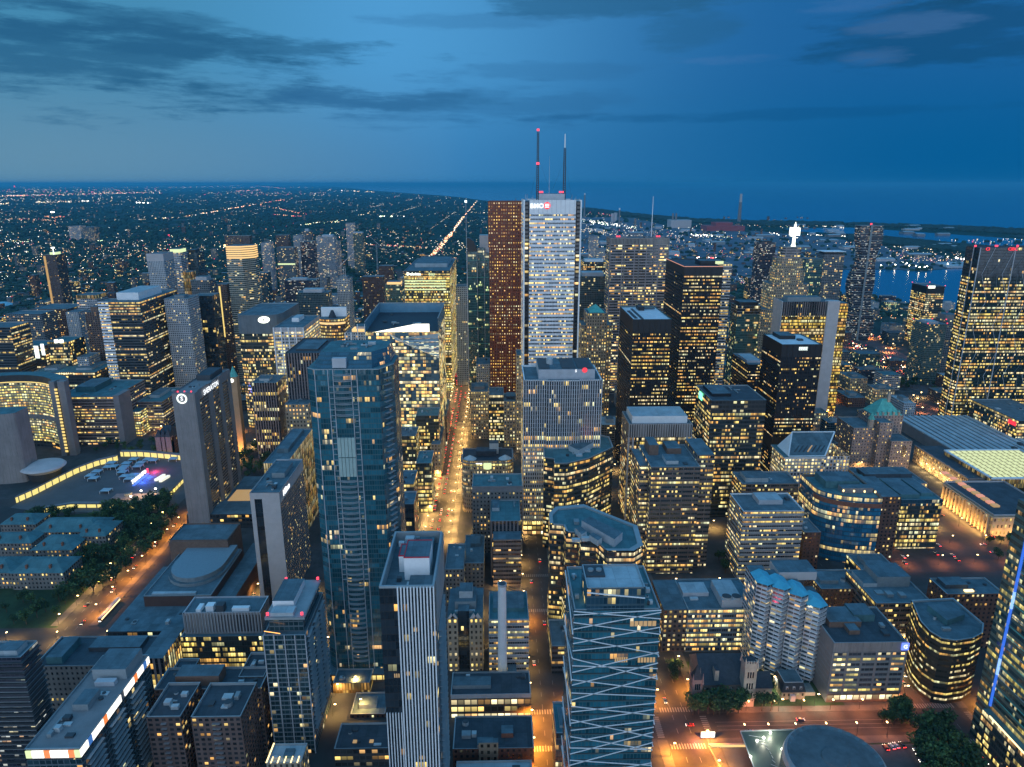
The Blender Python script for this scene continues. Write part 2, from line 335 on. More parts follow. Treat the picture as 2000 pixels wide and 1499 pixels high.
# ---------------------------------------------------------------- facade styles
DG = (.012, .018, .022)
style('white_bands', (.80, .82, .86), DG, p=.40, bw=1.6, fh=4.1, x=(.06, .94), y=(.25, .66), fl=.12, g=5, s=1.1)
style('dark_slot', (.03, .03, .035), (.01, .01, .012), p=.12, bw=4, fh=4.1, x=(.1, .9), y=(.2, .8))
style('red_granite', (.25, .055, .022), (.03, .012, .008), p=.75, bw=3.1, fh=4.1, x=(.30, .70), y=(.28, .66), fl=.15, g=2, em=(1, .55, .14), em2=(1, .72, .32), s=1.0, met=0, ior=1.5, wrough=.45)
style('black_tower', (.010, .010, .014), (.010, .012, .016), p=.50, side=.06, bw=1.5, fh=3.9, x=(.12, .88), y=(.34, .74), fl=.13, g=7, s=1.05, em=(1, .66, .20), ior=1.5)
style('black_tower_low', (.012, .012, .016), (.010, .012, .016), p=.26, side=.4, bw=1.5, fh=3.9, x=(.12, .88), y=(.34, .74), fl=.14, g=7, s=1.0, em=(1, .62, .2), ior=1.5)
style('steel_grid', (.30, .27, .28), DG, p=.24, bw=3.0, fh=4.1, x=(.02, .98), y=(.20, .70), pn=6, pw=.5, fl=.06, g=3, em=(1, .75, .35))
style('teal_glass', (.05, .12, .13), (.012, .05, .055), p=.16, bw=1.6, fh=3.6, x=(.10, .90), y=(.12, .86), fl=.02, g=4, s=.8, ior=1.9, em=(1, .8, .45), em2=(.7, 1, .7))
style('hotel_glass', (.045, .11, .13), (.006, .050, .070), p=.06, bw=1.5, fh=3.3, x=(.07, .93), y=(.08, .90), fl=.0, g=5, s=.65, ior=1.95, em=(1, .62, .25), wj=.06, gk=3.6)
style('blue_glass', (.04, .09, .12), (.01, .035, .055), p=.14, bw=1.6, fh=3.7, x=(.06, .94), y=(.12, .88), fl=.03, g=4, s=.75, ior=1.9, em=(1, .75, .4), wj=.03)
style('lit_glass', (.05, .055, .05), (.02, .028, .025), p=1.0, bw=1.6, fh=4.0, x=(.06, .94), y=(.22, .86), fl=.25, g=6, s=1.0, em=(1, .74, .22), em2=(1, .85, .42))
style('half_lit_glass', (.06, .065, .06), (.02, .028, .028), p=.52, bw=1.6, fh=4.0, x=(.06, .94), y=(.22, .86), fl=.12, g=6, s=.95, em=(1, .72, .22))
style('ey_glass', (.10, .14, .16), (.05, .09, .11), p=.72, bw=3.0, fh=4.0, x=(.03, .97), y=(.15, .88), fl=.15, g=2, s=1.15, em=(1, .72, .26), em2=(1, .85, .5))
style('gold_glass', (.09, .05, .025), (.12, .07, .02), p=.5, bw=1.5, fh=4.1, x=(.15, .85), y=(.15, .85), fl=.3, g=9, s=.95, em=(1, .66, .12), em2=(1, .78, .3), met=.5)
style('white_stripes', (.60, .62, .66), (.012, .015, .02), p=.10, bw=2.0, fh=3.9, x=(0, 1), y=(.03, .97), fl=.07, g=3, s=.8)
style('striped_lower', (.46, .45, .44), (.016, .02, .026), p=.32, bw=2.0, fh=3.9, x=(0, 1), y=(.28, .86), fl=.28, g=3, s=.85)
style('dark_bands', (.05, .058, .062), (.012, .02, .022), p=.36, bw=1.5, fh=3.9, x=(.03, .97), y=(.25, .80), fl=.10, g=5, s=.85, em=(1, .72, .28))
style('brown_bands', (.17, .14, .13), DG, p=.30, bw=1.7, fh=3.9, x=(.03, .97), y=(.24, .70), pn=5, pw=.35, fl=.12, g=4, s=.9)
style('pink_fins', (.30, .24, .225), (.02, .018, .02), p=.45, bw=1.6, fh=3.9, x=(.08, .92), y=(.2, .8), fl=.1, g=5, s=.95, em=(1, .66, .22))
style('pale_bands', (.42, .41, .43), DG, p=.26, bw=1.5, fh=3.9, x=(.04, .96), y=(.34, .72), fl=.2, g=5, s=.95)
style('office_lit_bands', (.22, .23, .24), (.03, .03, .035), p=.62, bw=1.6, fh=3.7, x=(.05, .95), y=(.25, .78), pn=5, pw=.3, fl=.15, g=3, s=1.15, em=(1, .74, .32), em2=(1, .9, .6))
style('punched_brown', (.13, .10, .09), (.02, .02, .025), p=.45, bw=3.4, fh=3.7, x=(.28, .78), y=(.25, .75), fl=.05, g=2, s=1.0)
style('grey_panel_lit', (.19, .19, .20), (.03, .035, .045), p=.62, bw=3.0, fh=3.7, x=(.03, .97), y=(.28, .74), pn=3, pw=.34, fl=.06, g=3, s=1.2, em=(1, .80, .36), em2=(1, .92, .6))
style('stone_punched', (.20, .19, .18), (.015, .017, .02), p=.16, bw=3.0, fh=3.7, x=(.30, .70), y=(.28, .74), fl=.03, g=2, s=.95)
style('stone_lit', (.34, .28, .21), (.03, .025, .02), p=.45, bw=3.2, fh=4.2, x=(.30, .72), y=(.25, .75), fl=.05, g=2, s=1.0, em=(1, .66, .22))
style('chateau', (.29, .24, .23), (.02, .022, .03), p=.22, bw=3.4, fh=3.6, x=(.36, .66), y=(.28, .72), fl=.0, g=1, s=.95, em=(1, .7, .35))
style('brick_punched', (.13, .07, .055), (.012, .014, .018), p=.15, bw=3.2, fh=3.4, x=(.30, .72), y=(.28, .74), fl=.0, g=2, s=.9, em=(1, .62, .25))
style('hotel_concrete', (.25, .23, .225), (.02, .02, .022), p=.10, bw=2.2, fh=3.1, x=(.28, .80), y=(.28, .76), fl=.0, g=1, s=.7, em=(1, .65, .3))
style('hotel_fins', (.20, .18, .17), (.015, .016, .016), p=.09, bw=3.4, fh=3.0, x=(.12, .92), y=(.28, .80), fl=.0, g=1, s=.6, em=(1, .65, .3))
style('blank_concrete', (.27, .25, .25), (.13, .12, .12), p=0, bw=4.5, fh=3.1, x=(.955, 1.0), y=(.0, 1.0), fl=0, s=0, ior=1.45, rough=.8, wj=0)
style('blank_pale', (.50, .49, .51), (.4, .4, .4), p=0, bw=4, fh=4, x=(.985, .99), y=(.1, .9), fl=0, s=0, ior=1.45, rough=.8, wj=0)
style('black_gloss', (.02, .022, .025), (.012, .018, .024), p=.035, bw=2.0, fh=3.7, x=(.05, .95), y=(.06, .94), fl=.0, g=3, s=.8, ior=1.8)
style('condo_white', (.52, .53, .57), (.03, .045, .055), p=.16, bw=3.4, fh=3.0, x=(.06, .94), y=(.38, .92), fl=.0, g=1, s=.8, em=(1, .66, .32), em2=(1, .85, .6))
style('condo_grey', (.20, .21, .23), (.015, .03, .036), p=.13, bw=3.2, fh=3.0, x=(.10, .90), y=(.25, .88), fl=.0, g=1, s=.8, em=(1, .66, .32), em2=(1, .88, .65))
style('condo_glass', (.10, .14, .16), (.010, .03, .038), side=.6, p=.085, bw=2.6, fh=3.0, x=(.06, .94), y=(.16, .90), fl=.0, g=1, s=.8, em=(1, .68, .34), em2=(1, .9, .7))
style('condo_green', (.15, .20, .19), (.02, .05, .05), p=.12, bw=2.4, fh=3.0, x=(.10, .90), y=(.20, .90), fl=.0, g=1, s=.7)
style('condo_dark', (.055, .06, .085), (.010, .014, .024), p=.22, bw=2.4, fh=3.0, x=(.05, .95), y=(.40, .85), fl=.0, g=2, s=.6, em=(.8, .85, 1.3), em2=(.9, 1, 1.5))
style('condo_brick', (.14, .095, .085), (.015, .017, .02), p=.08, bw=3.2, fh=3.0, x=(.22, .80), y=(.28, .80), fl=.0, g=1, s=.8, em=(1, .62, .28))
style('tower_grid_grey', (.42, .46, .50), (.03, .04, .05), p=.10, bw=2.8, fh=3.2, x=(.25, .78), y=(.25, .80), fl=.0, g=1, s=.8)
style('beige_balcony', (.40, .38, .33), (.02, .045, .045), p=.17, bw=3.4, fh=3.1, x=(.03, .97), y=(.40, .95), fl=.0, g=2, s=.8, em=(1, .66, .3))
style('black_bands', (.07, .08, .09), (.010, .014, .017), p=.12, bw=2.0, fh=3.7, x=(.02, .98), y=(.30, .80), fl=.16, g=6, s=.75, em=(1, .7, .35), ior=1.5)
style('brown_stripes', (.23, .19, .185), (.008, .009, .012), p=.09, bw=3.0, fh=3.8, x=(.46, 1), y=(.015, .985), fl=.08, g=3, s=.85)
style('banded_court', (.26, .21, .19), (.018, .015, .018), p=.12, bw=2.0, fh=3.7, x=(.02, .98), y=(.25, .66), fl=.14, g=5, s=.95, em=(1, .68, .22))
style('lattice_lit', (.30, .27, .22), (.05, .045, .02), p=1.0, bw=3.0, fh=3.4, x=(.12, .88), y=(.30, .86), fl=.5, g=2, s=1.05, em=(1, .82, .28), em2=(1, .92, .55), wj=.1)
style('dark_curved', (.035, .034, .03), (.018, .022, .02), p=.26, bw=1.6, fh=4.0, x=(.04, .96), y=(.30, .66), fl=.22, g=4, s=.8, em=(1, .78, .3), ior=1.5)
style('tall_dark_glass', (.012, .026, .028), (.006, .015, .016), p=.42, bw=1.6, fh=4.2, x=(.05, .95), y=(.25, .78), fl=.20, g=7, s=.95, em=(1, .74, .22), ior=1.7)
style('edge_tower', (.035, .055, .05), (.012, .03, .032), p=.34, bw=1.6, fh=4.3, x=(.04, .96), y=(.10, .62), fl=.10, g=4, s=.55, em=(.95, .80, .25), ior=1.8, spandrel=(.10, .14, .12))
style('shop_lit', (.14, .11, .09), (.05, .04, .03), p=.85, bw=4.0, fh=5.0, x=(.08, .92), y=(.15, .80), fl=.3, g=2, s=1.2, em=(1, .72, .3), em2=(1, .85, .55))
style('podium_dark', (.045, .048, .052), (.02, .022, .024), p=.22, bw=3.4, fh=4.2, x=(.06, .94), y=(.2, .75), fl=.1, g=3, s=.9)
style('fin_gold', (.20, .13, .05), (.10, .07, .03), p=.9, bw=2.0, fh=5.5, x=(.2, .8), y=(.04, .96), fl=.3, g=3, s=.32, em=(1, .6, .15))
style('fins_dim', (.30, .28, .27), (.05, .05, .055), p=.0, bw=2.0, fh=14, x=(.45, .95), y=(.04, .92), fl=0, s=0)

solid('red_trim_paint', (.5, .02, .04), .6)
solid('pale_panel', (.34, .46, .44), .35, var=.08)
solid('white_panel', (.6, .6, .6), em=(1, .96, .86), es=1.15)
solid('brick_dark', (.10, .055, .045), .85); solid('roof_seam', (.20, .27, .31), .7, var=.1, sc=.8)
solid('stone_rose', (.30, .20, .18), .9, var=.2, sc=.5); solid('church_wall', (.26, .21, .18), .9, var=.25, sc=.6)
solid('cool_blue', (.4, .5, .6), em=(.25, .45, 1), es=1.0)
solid('hall_glass', (.04, .06, .075), .25, spec=.8); solid('hall_roof', (.10, .125, .14), .85, var=.25, sc=.12); solid('canopy_glass', (.05, .07, .06), .4)
style('blue_curve', (.06, .16, .24), (.01, .10, .18), p=.14, bw=1.8, fh=4, x=(.04, .96), y=(.12, .88), fl=.03, g=4, s=.8, ior=2.0, spandrel=(.02, .08, .14))
style('white_grid_lit', (.50, .50, .52), (.03, .04, .05), p=.8, bw=3.2, fh=3.7, x=(.22, .86), y=(.22, .82), fl=.2, g=2, s=.95, em=(1, .74, .36), em2=(1, .85, .6))
style('white_grid', (.50, .50, .53), (.03, .04, .05), p=.35, bw=3.2, fh=3.7, x=(.34, .90), y=(.18, .85), fl=.05, g=1, s=.9)
style('station_stone', (.42, .34, .25), (.03, .03, .03), p=.35, bw=3.6, fh=6.5, x=(.3, .7), y=(.25, .72), fl=0, g=1, s=.9); solid('station_cornice', (.50, .40, .28), .8)
solid('pale_green_dim', (.06, .07, .05), em=(.9, .9, .4), es=.13); solid('atrium_pane', (.12, .13, .10), em=(.92, 1, .50), es=.62)
solid('crown_glow', (.8, .8, .8), em=(1, .93, .72), es=1.6); solid('screen_glass', (.10, .26, .38), .2, spec=.8); solid('pale_facet', (.42, .52, .58), .3, spec=.8)
style('facet_glass', (.33, .42, .48), (.18, .28, .34), p=.22, bw=1.2, fh=1.0, x=(.02, .98), y=(.2, .75), fl=.25, g=2, s=1.1, em=(1, .86, .6), em2=(1, .92, .75), wj=.01)
style('white_frame', (.6, .6, .62), (.06, .07, .07), p=.8, bw=3.0, fh=4.0, x=(.06, .94), y=(.25, .85), fl=.3, g=4, s=1.0, pn=4, pw=.4)
style('bow_gold', (.16, .09, .06), (.05, .03, .02), p=.5, bw=2.4, fh=4, x=(.15, .85), y=(.3, .8), fl=.3, g=4, s=1.0, em=(1, .6, .15))
style('podium_blank', (.14, .17, .19), (.14, .16, .18), p=0, bw=3, fh=4, x=(.4, .41), y=(.1, .2), fl=0, s=0)
solid('beige_paint', (.45, .42, .36), .7)
solid('gold_dim', (.3, .2, .1), em=(1, .55, .15), es=.4)
solid('stone_orange', (.42, .28, .16), .85)
solid('pink_screen', (.6, .5, .5), em=(1, .45, .36), es=1.0); solid('lilac_screen', (.6, .6, .7), em=(.85, .8, 1), es=.8)
solid('far_woods', (.014, .045, .038), .95, var=.3, sc=.004); solid('port_ground', (.085, .115, .15), .9, var=.35, sc=.01); solid('rail_ground', (.11, .075, .075), .9, var=.3, sc=.03)
solid('walk_glow', (.5, .45, .2), em=(1, .80, .22), es=.75); solid('pale_panel_glow', (.6, .6, .5), em=(.9, .9, .75), es=.7)
solid('plant_red', (.30, .08, .09), .85)
solid('quay_glow', (.1, .1, .1), em=(1, .9, .6), es=18)
solid('dome_blue', (.25, .5, .6), .6)
def rect(x0, x1, y0, y1): return [(x0, y0), (x1, y0), (x1, y1), (x0, y1)]
def add(e, name, fn, **k):
    m = MB(); fn(m); return m.build(name, e, **k)
def fins(e, x0, x1, y, z0, z1, n, mat, w=.7, d=.7, name='fin', face='front'):
    for i in range(n):
        t = i/(n-1) if n > 1 else .5
        m = MB()
        if face == 'front': x = x0+(x1-x0)*t; m.box(x-w/2, x+w/2, y-d, y, z0, z1, mat)
        elif face == 'left': yy = x0+(x1-x0)*t; m.box(y-d, y, yy-w/2, yy+w/2, z0, z1, mat)
        else: yy = x0+(x1-x0)*t; m.box(y, y+d, yy-w/2, yy+w/2, z0, z1, mat)
        m.build(name, e)
# ================= tallest white tower with the two masts =================
def bmo():
    Y = 750; x0, x1 = at(1022.5, 391, Y)[0], at(1137, 391, Y)[0]; h = at(1080, 391, Y)[1]; D = 60; y1 = Y+D; FOOT.append((x0, x1, Y, y1))
    e = empty('office_tower', ((x0+x1)/2, Y+30, 0), 'tallest white marble tower with two dark masts and a lit bank sign', 'skyscraper')
    c = 6.2
    add(e, 'core', lambda m: m.box(x0+1.2, x1-1.2, Y+1.2, y1-1.2, 0, h-1.5, 'dark_slot', 'roof'))
    for a, b, p, q, nm in ((x0+c, x1-c, Y, Y+2, 0), (x0+c, x1-c, y1-2, y1, 0), (x0, x0+2, Y+c, y1-c, 0), (x1-2, x1, Y+c, y1-c, 0)):
        def f(m):
            m.prism(rect(a, b, p, q), 0, h-13, 'white_bands'); m.prism(rect(a, b, p, q), h-13, h, 'white_paint', 'roof_rim')
        add(e, 'facade', f)
    for (a, p) in ((x0, Y), (x1, Y), (x1, y1), (x0, y1)):
        sx_, sy_ = (1 if a == x0 else -1), (1 if p == Y else -1)
        add(e, 'corner_pier', lambda m: (m.box(min(a, a+sx_*1.5), max(a, a+sx_*1.5), min(p, p+sy_*1.5), max(p, p+sy_*1.5), 0, h, 'white_paint')))
    add(e, 'panel_joints', lambda m: [m.box(x0+c+k*4.6-.12, x0+c+k*4.6+.12, Y-.14, Y, h-13, h, 'pale_metal') for k in range(1, 11)])
    xc = x0+31; ph = at(1080, 379, Y+14)[1]
    add(e, 'penthouse', lambda m: m.box(at(1053, 385, Y+14)[0], at(1103, 385, Y+14)[0], Y+14, Y+42, h-1.5, ph, 'pale_metal', 'roof'))
    for u in (1055, 1059, 1094, 1099): X, Z = at(u, 377, Y+14); beacon(e, X, Y+15, Z-1, 1.1)
    xs = at(1062, 403, Y)[0]
    text(e, 'BMO', (at(1049, 403, Y)[0], Y-.35, at(1049, 403, Y)[1]), 6.6, 'sign_white', name='sign')
    X, Z = at(1068.5, 402, Y)
    add(e, 'sign_roundel', lambda m: [m.face([(X+3.5*cos(t*pi/12), Y-.4, Z+3.5*sin(t*pi/12)) for t in range(24)], 'red_sign')])
    add(e, 'sign_emblem', lambda m: [m.box(X-2.2, X+2.2, Y-.7, Y-.45, Z-2.0, Z-1.2, 'sign_white')]+[m.box(X+k*1.1-.33, X+k*1.1+.33, Y-.7, Y-.45, Z-.8, Z+1.9, 'sign_white') for k in (-1.6, -.55, .55, 1.6)])
    # masts
    for u, vt, vm, lab, w in ((1051, 254, 0, 'mast', 2.1), (1104, 262, 289, 'mast', 2.4)):
        X, zt = at(u, vt, Y+26)
        def f(m):
            zb = h-2; top = at(u, vm, Y+26)[1] if vm else zt-2
            for i, j in ((-1, -1), (1, -1), (1, 1), (-1, 1)): m.beam((X+i*w/2, Y+26+j*w/2, zb), (X+i*w*.36, Y+26+j*w*.36, top), .62, 'dark_steel')
            k = zb
            while k < top-2:
                m.beam((X-w/2, Y+26-w/2, k), (X+w/2, Y+26-w/2, k+2.2), .35, 'dark_steel'); m.beam((X+w/2, Y+26+w/2, k), (X-w/2, Y+26+w/2, k+2.2), .35, 'dark_steel'); k += 2.2
        me_ = add(e, 'mast', f)
        if vm: add(e, 'mast_tip', lambda m: m.cyl(X, Y+26, .8, at(u, vm, Y+26)[1], zt, 'white_paint', 8, .5))
        else:
            beacon(e, X, Y+26, zt-2, 1.3); beacon(e, X, Y+25, at(u, 322, Y+26)[1]-1, 1.5)
    X, zt = at(1073.5, 305, Y+26); add(e, 'thin_mast', lambda m: m.beam((X, Y+26, h-2), (X, Y+26, zt), .45, 'pale_metal', .15))
    for u, s in ((1051, 1), (1104, -1)):
        X, Z = at(u, 308, Y+26); add(e, 'stay_cable', lambda m: [m.beam((X, Y+26, Z), (X+s*13, Y+26, h+9), .1, 'dark_steel'), m.beam((X, Y+26, Z-4), (X-s*8, Y+26, h), .1, 'dark_steel')])
    r = random.Random(4)
    for k in range(12):
        xx = x0+r.uniform(1, 11) if k < 7 else x1-r.uniform(1, 11); add(e, 'whip_aerial', lambda m: m.beam((xx, Y+r.uniform(1, 12), h-1), (xx+r.uniform(-.5, .5), Y+4, h+r.uniform(1.5, 6)), .22, 'pale_metal'))
bmo()
# ================= red granite tower =================
def red():
    Y = 925; h = at(985, 394, Y)[1]; xa, xb, xc = at(953, 394, Y)[0], at(963, 600, Y)[0], at(1030, 394, Y)[0]
    e = empty('office_tower', ((xa+xc)/2, Y+25, 0), 'dark red granite tower with small square golden windows, left of the white tower', 'skyscraper'); FOOT.append((xa, xc, Y, Y+50))
    zs = at(963, 484, Y)[1]
    add(e, 'facade', lambda m: (m.prism(rect(xa+1, xc, Y, Y+50), 0, zs, 'red_granite'), m.prism(rect(xa, xc, Y-.6, Y+50.5), zs, h, 'red_granite')))
    for k in range(7):
        x = xa+3+k*(xc-xa-3)/7; add(e, 'pilaster', lambda m: m.box(x, x+.9, Y-1.0, Y-.6, 0, h+.5, 'brick'))
    roof_part(e, rect(xa, xc, Y-.6, Y+50.5), h, 'roof_dark', 'brick')
red()
# ================= green glass tower with needle =================
def green():
    Y = 1010; xl, xr = at(912, 480, Y)[0], at(966, 480, Y)[0]; h = at(935, 492, Y)[1]; FOOT.append((xl, xr, Y, Y+36))
    e = empty('hotel_tower', ((xl+xr)/2, Y+18, 0), 'green glass tower with a quarter round crown and a needle beside the dark red tower', 'skyscraper')
    def f(m):
        m.prism(rect(xl, xl+(xr-xl)*.36, Y, Y+30), 0, h, 'teal_glass', 'roof'); m.prism(rect(xl+(xr-xl)*.36, xl+(xr-xl)*.62, Y+4, Y+34), 0, h+5, 'teal_glass', 'roof'); m.prism(rect(xl+(xr-xl)*.62, xr, Y+2, Y+36), 0, h-2, 'teal_glass', 'roof')
    add(e, 'facade', f)
    R_ = (xr-xl)*.34; zt = h
    def g(m):
        n = 10; pts = [(xl, zt)]+[(xl+R_*sin(i*pi/2/n), zt+R_*1.45*cos(i*pi/2/n)) for i in range(n+1)]
        m.face([(p[0], Y, p[1]) for p in pts[::-1]], 'dark_steel'); m.face([(p[0], Y+20, p[1]) for p in pts], 'dark_steel')
        for i in range(len(pts)): a, b = pts[i], pts[(i+1) % len(pts)]; m.face([(a[0], Y, a[1]), (a[0], Y+20, a[1]), (b[0], Y+20, b[1]), (b[0], Y, b[1])], 'teal_glass' if i == 0 else 'dark_steel')
    add(e, 'crown', g)
    add(e, 'penthouse', lambda m: m.box(xl+(xr-xl)*.45, xr, Y+8, Y+30, h-3, at(935, 461, Y)[1], 'concrete_pale', 'roof_pale'))
    zt = at(910, 396, Y)[1]; add(e, 'spire', lambda m: m.beam((xl-.6, Y+.5, 60), (xl-.6, Y+.5, zt), .9, 'pale_metal', .5)); add(e, 'spire_lamp', lambda m: m.cyl(xl-.6, Y+.5, 1.5, zt, zt+3, 'cool_light', 8))
    for k in (0, .36, .62, 1): x = xl+(xr-xl)*k; add(e, 'vertical_rib', lambda m: m.box(x-.2, x+.2, Y-.4, Y, 0, h, 'pale_metal'))
    for k in range(9):
        z = h-12-k*24; add(e, 'floor_line', lambda m: m.box(xl, xr, Y-.25, Y, z, z+.5, 'copper'))
green()
# ================= black towers of the bank complex =================
b = B('office_tower', 'tallest black steel tower, its roof edge outlined in red light', 1337, 1412, 521, 795, 88, 'black_tower', 'skyscraper', pent=[(.55, .95, .25, .5, 5, 'black_steel')], n=0, roof='roof_dark', rim='rim_dark', crown=(9.5, 'black_steel'))
add(b['e'], 'edge_light', lambda m: [m.box(b['x0']-.1, b['x1']+.1, b['y0']-.5, b['y0']-.1, b['h']-.3, b['h']+.35, 'salmon_glow'), m.box(b['x0']-.6, b['x0']-.2, b['y0'], b['y1'], b['h']-.3, b['h']+.35, 'salmon_glow')])
fins(b['e'], b['x0'], b['x1'], b['y0'], 0, b['h'], 8, 'black_steel', .5, .4, 'steel_mullion')
b = B('office_tower', 'black steel tower with a pale flat roof, directly left of the tallest black one', 1237, 1312, 624, 708, 79, 'black_tower', 'skyscraper', pent=[], n=0, roof='roof_white', rim='roof_teal', crown=(14, 'black_steel'))
fins(b['e'], b['x0'], b['x1'], b['y0'], 0, b['h'], 8, 'black_steel', .5, .4, 'steel_mullion')
def tdroof(b):
    e, x0, y0, w, D, z = b['e'], b['x0'], b['y0'], b['w'], b['D'], b['zr']
    for k in range(6): add(e, 'louvre', lambda m: m.box(x0+w*.08, x0+w*.16, y0+D*(.12+k*.1), y0+D*(.17+k*.1), z, z+1, 'unit_dark'))
    add(e, 'roof_trench', lambda m: m.box(x0+w*.24, x0+w*.30, y0+D*.08, y0+D*.85, z, z+.8, 'unit_dark'))
    add(e, 'hoist', lambda m: (m.box(x0+w*.42, x0+w*.58, y0+D*.72, y0+D*.92, z, z+4, 'black_steel'), m.box(x0+w*.58, x0+w*.9, y0+D*.78, y0+D*.82, z+1, z+2.2, 'unit_dark')))
tdroof(b)
b = B('office_tower', 'black steel tower with a lit white sign and a speckled pale roof', 1528, 1606, 673, 707, 652, 'black_tower_low', 'skyscraper', pent=[(.22, .62, .55, .95, 4, 'black_steel')], n=5, roof='roof_white', rim='roof_teal', crown=(13, 'black_steel'))
X, Z = at(1568.5, 681.5, b['y0']); text(b['e'], 'EEEE', (X, b['y0']-.5, Z), 4.6, 'screen_white')
add(b['e'], 'mechanical_band', lambda m: m.box(b['x0']-.15, b['x1']+.15, b['y0']-.15, b['y1'], 38, 52, 'black_steel'))
fins(b['e'], b['x0'], b['x1'], b['y0'], 0, b['h'], 8, 'black_steel', .5, .4, 'steel_mullion')
B('office_block', 'small dark block with slanting gold strips, between two black towers', 1462, 1500, 712, 830, 60, 'black_tower_low', pent=[(.1, .8, .2, .8, 3, 'pale_metal')], n=0)
b = B('office_block', 'dark navy office block with a heavy blank top storey and a green sign', 1390, 1497, 782, 625, 752, 'dark_bands', pent=[(.1, .45, .3, .9, 3, 'black_steel')], n=8, crown=(13, 'blue_band') if 0 else (12, 'podium_dark'), roof='roof_dark')
X = b['x0']; add(b['e'], 'sign', lambda m: m.box(X-1.0, X-.3, b['y0']+28, b['y0']+38, b['h']-9, b['h']-2, 'green_sign'))
# ================= steel tower with aerial =================
b = B('office_tower', 'wide pinkish steel tower of long ribbon windows with a thin white aerial on top', 1192, 1307, 465, 1043, 36, 'steel_grid', 'skyscraper', pent=[(.1, .3, .3, .7, 3, 'unit_grey'), (.75, .95, .3, .7, 3, 'unit_grey')], n=3, crown=(9, 'fins_dim'), rim='concrete')
X, zt = at(1276, 384, 1060); add(b['e'], 'aerial', lambda m: (m.beam((X, 1060, b['h']), (X, 1060, zt), 1.2, 'white_paint', .6), [m.beam((X+i*7, 1060+j*5, b['h']), (X, 1060, b['h']+11), .45, 'pale_metal') for i, j in ((-1, -1), (1, -1), (1, 1), (-1, 1))]))
for s in (.12, .16, .8, .84): beacon(b['e'], b['x0']+b['w']*s, b['y0']+3, b['h'], 1.3)
fins(b['e'], b['x0'], b['x1'], b['y0'], 0, b['h'], 5, 'concrete', 1.4, .6, 'pier')
# ================= vertical striped bank building =================
def striped():
    Y = 594; x0, x1 = at(1023, 742, Y)[0], at(1176, 742, Y)[0]; h = at(1100, 742, Y)[1]; D = gz(1100, 713, h)[1]-Y; FOOT.append((x0, x1, Y, Y+D))
    e = empty('office_tower', ((x0+x1)/2, Y+D/2, 0), 'white vertically striped office tower with a red round sign on its roof box', 'office tower')
    w = x1-x0; P_ = [(x0, Y), (x0+w*.30, Y), (x0+w*.30, Y-1.8), (x0+w*.72, Y-1.8), (x0+w*.72, Y), (x1, Y), (x1, Y+D), (x0, Y+D)]
    add(e, 'facade', lambda m: (m.prism(P_, h*.60, h-1, 'white_stripes'), m.prism(P_, 14, h*.60, 'striped_lower'), m.prism(P_, 0, 14, 'shop_lit')))
    roof_part(e, P_, h, 'roof', 'white_paint', 1.5, .6)
    n = 34
    for i in range(n+1):
        x = x0+w*i/n; yy = Y-1.8 if .30 < (i/n) < .72 else Y
        add(e, 'fin', lambda m: m.box(x-.42, x+.42, yy-.7, yy, 12, h, 'pale_metal'))
    px0, px1 = at(1052, 722, Y+8)[0], at(1162, 722, Y+8)[0]
    add(e, 'penthouse', lambda m: m.box(px0, px1, Y+7, Y+D-3, h-1.5, at(1100, 722, Y+7)[1], 'pale_metal', 'roof'))
    zt = at(1100, 722, Y+7)[1]
    for a, b_ in ((.02, .2), (.42, .66), (.7, .96)): add(e, 'roof_tray', lambda m: m.box(px0+(px1-px0)*a, px0+(px1-px0)*b_, Y+10, Y+D-6, zt, zt+.8, 'unit_dark', 'unit_dark'))
    add(e, 'tank', lambda m: m.cyl(px0+(px1-px0)*.22, Y+D*.5, 3, zt, zt+5.5, 'unit_light', 14))
    X, Z = at(1142, 723, Y+7); add(e, 'sign_disc', lambda m: m.face([(X+2.3*cos(t*pi/12), Y+6.6, Z+2.3*sin(t*pi/12)) for t in range(24)], 'red_sign'))
    X, Z = at(1125, 725, Y+7); text(e, 'S', (X, Y+6.8, Z), 3.2, 'sign_white')
striped()
# ================= octagonal glass offices =================
def poly_roof(kind, label, px, h, sty, roof='roof_teal', pents=(), n=6, base=None, seed=1):
    P_ = [gz(u, v, h) for u, v in px]
    a = sum(P_[i][0]*P_[(i+1) % len(P_)][1]-P_[(i+1) % len(P_)][0]*P_[i][1] for i in range(len(P_)))
    if a < 0: P_ = P_[::-1]
    cx, cy = sum(p[0] for p in P_)/len(P_), sum(p[1] for p in P_)/len(P_); FOOT.append((min(p[0] for p in P_), max(p[0] for p in P_), min(p[1] for p in P_), max(p[1] for p in P_)))
    e = empty(kind, (cx, cy, 0), label, 'office block')
    add(e, 'facade', lambda m: m.prism(P_, 0, h-.8, sty))
    roof_part(e, P_, h, roof, 'roof_rim', 1.2)
    for (pu, mat, hh) in pents:
        Q = [gz(u, v, h+hh) for u, v in pu]
        a = sum(Q[i][0]*Q[(i+1) % len(Q)][1]-Q[(i+1) % len(Q)][0]*Q[i][1] for i in range(len(Q)))
        if a < 0: Q = Q[::-1]
        add(e, 'penthouse', lambda m: m.prism(Q, h-1.2, h+hh, mat, 'roof'))
    r = random.Random(seed); xs = [p[0] for p in P_]; ys = [p[1] for p in P_]
    roof_units(e, cx-(max(xs)-min(xs))*.3, cx+(max(xs)-min(xs))*.3, cy-(max(ys)-min(ys))*.25, cy+(max(ys)-min(ys))*.25, h-1.2, n, seed)
    return e, P_, h
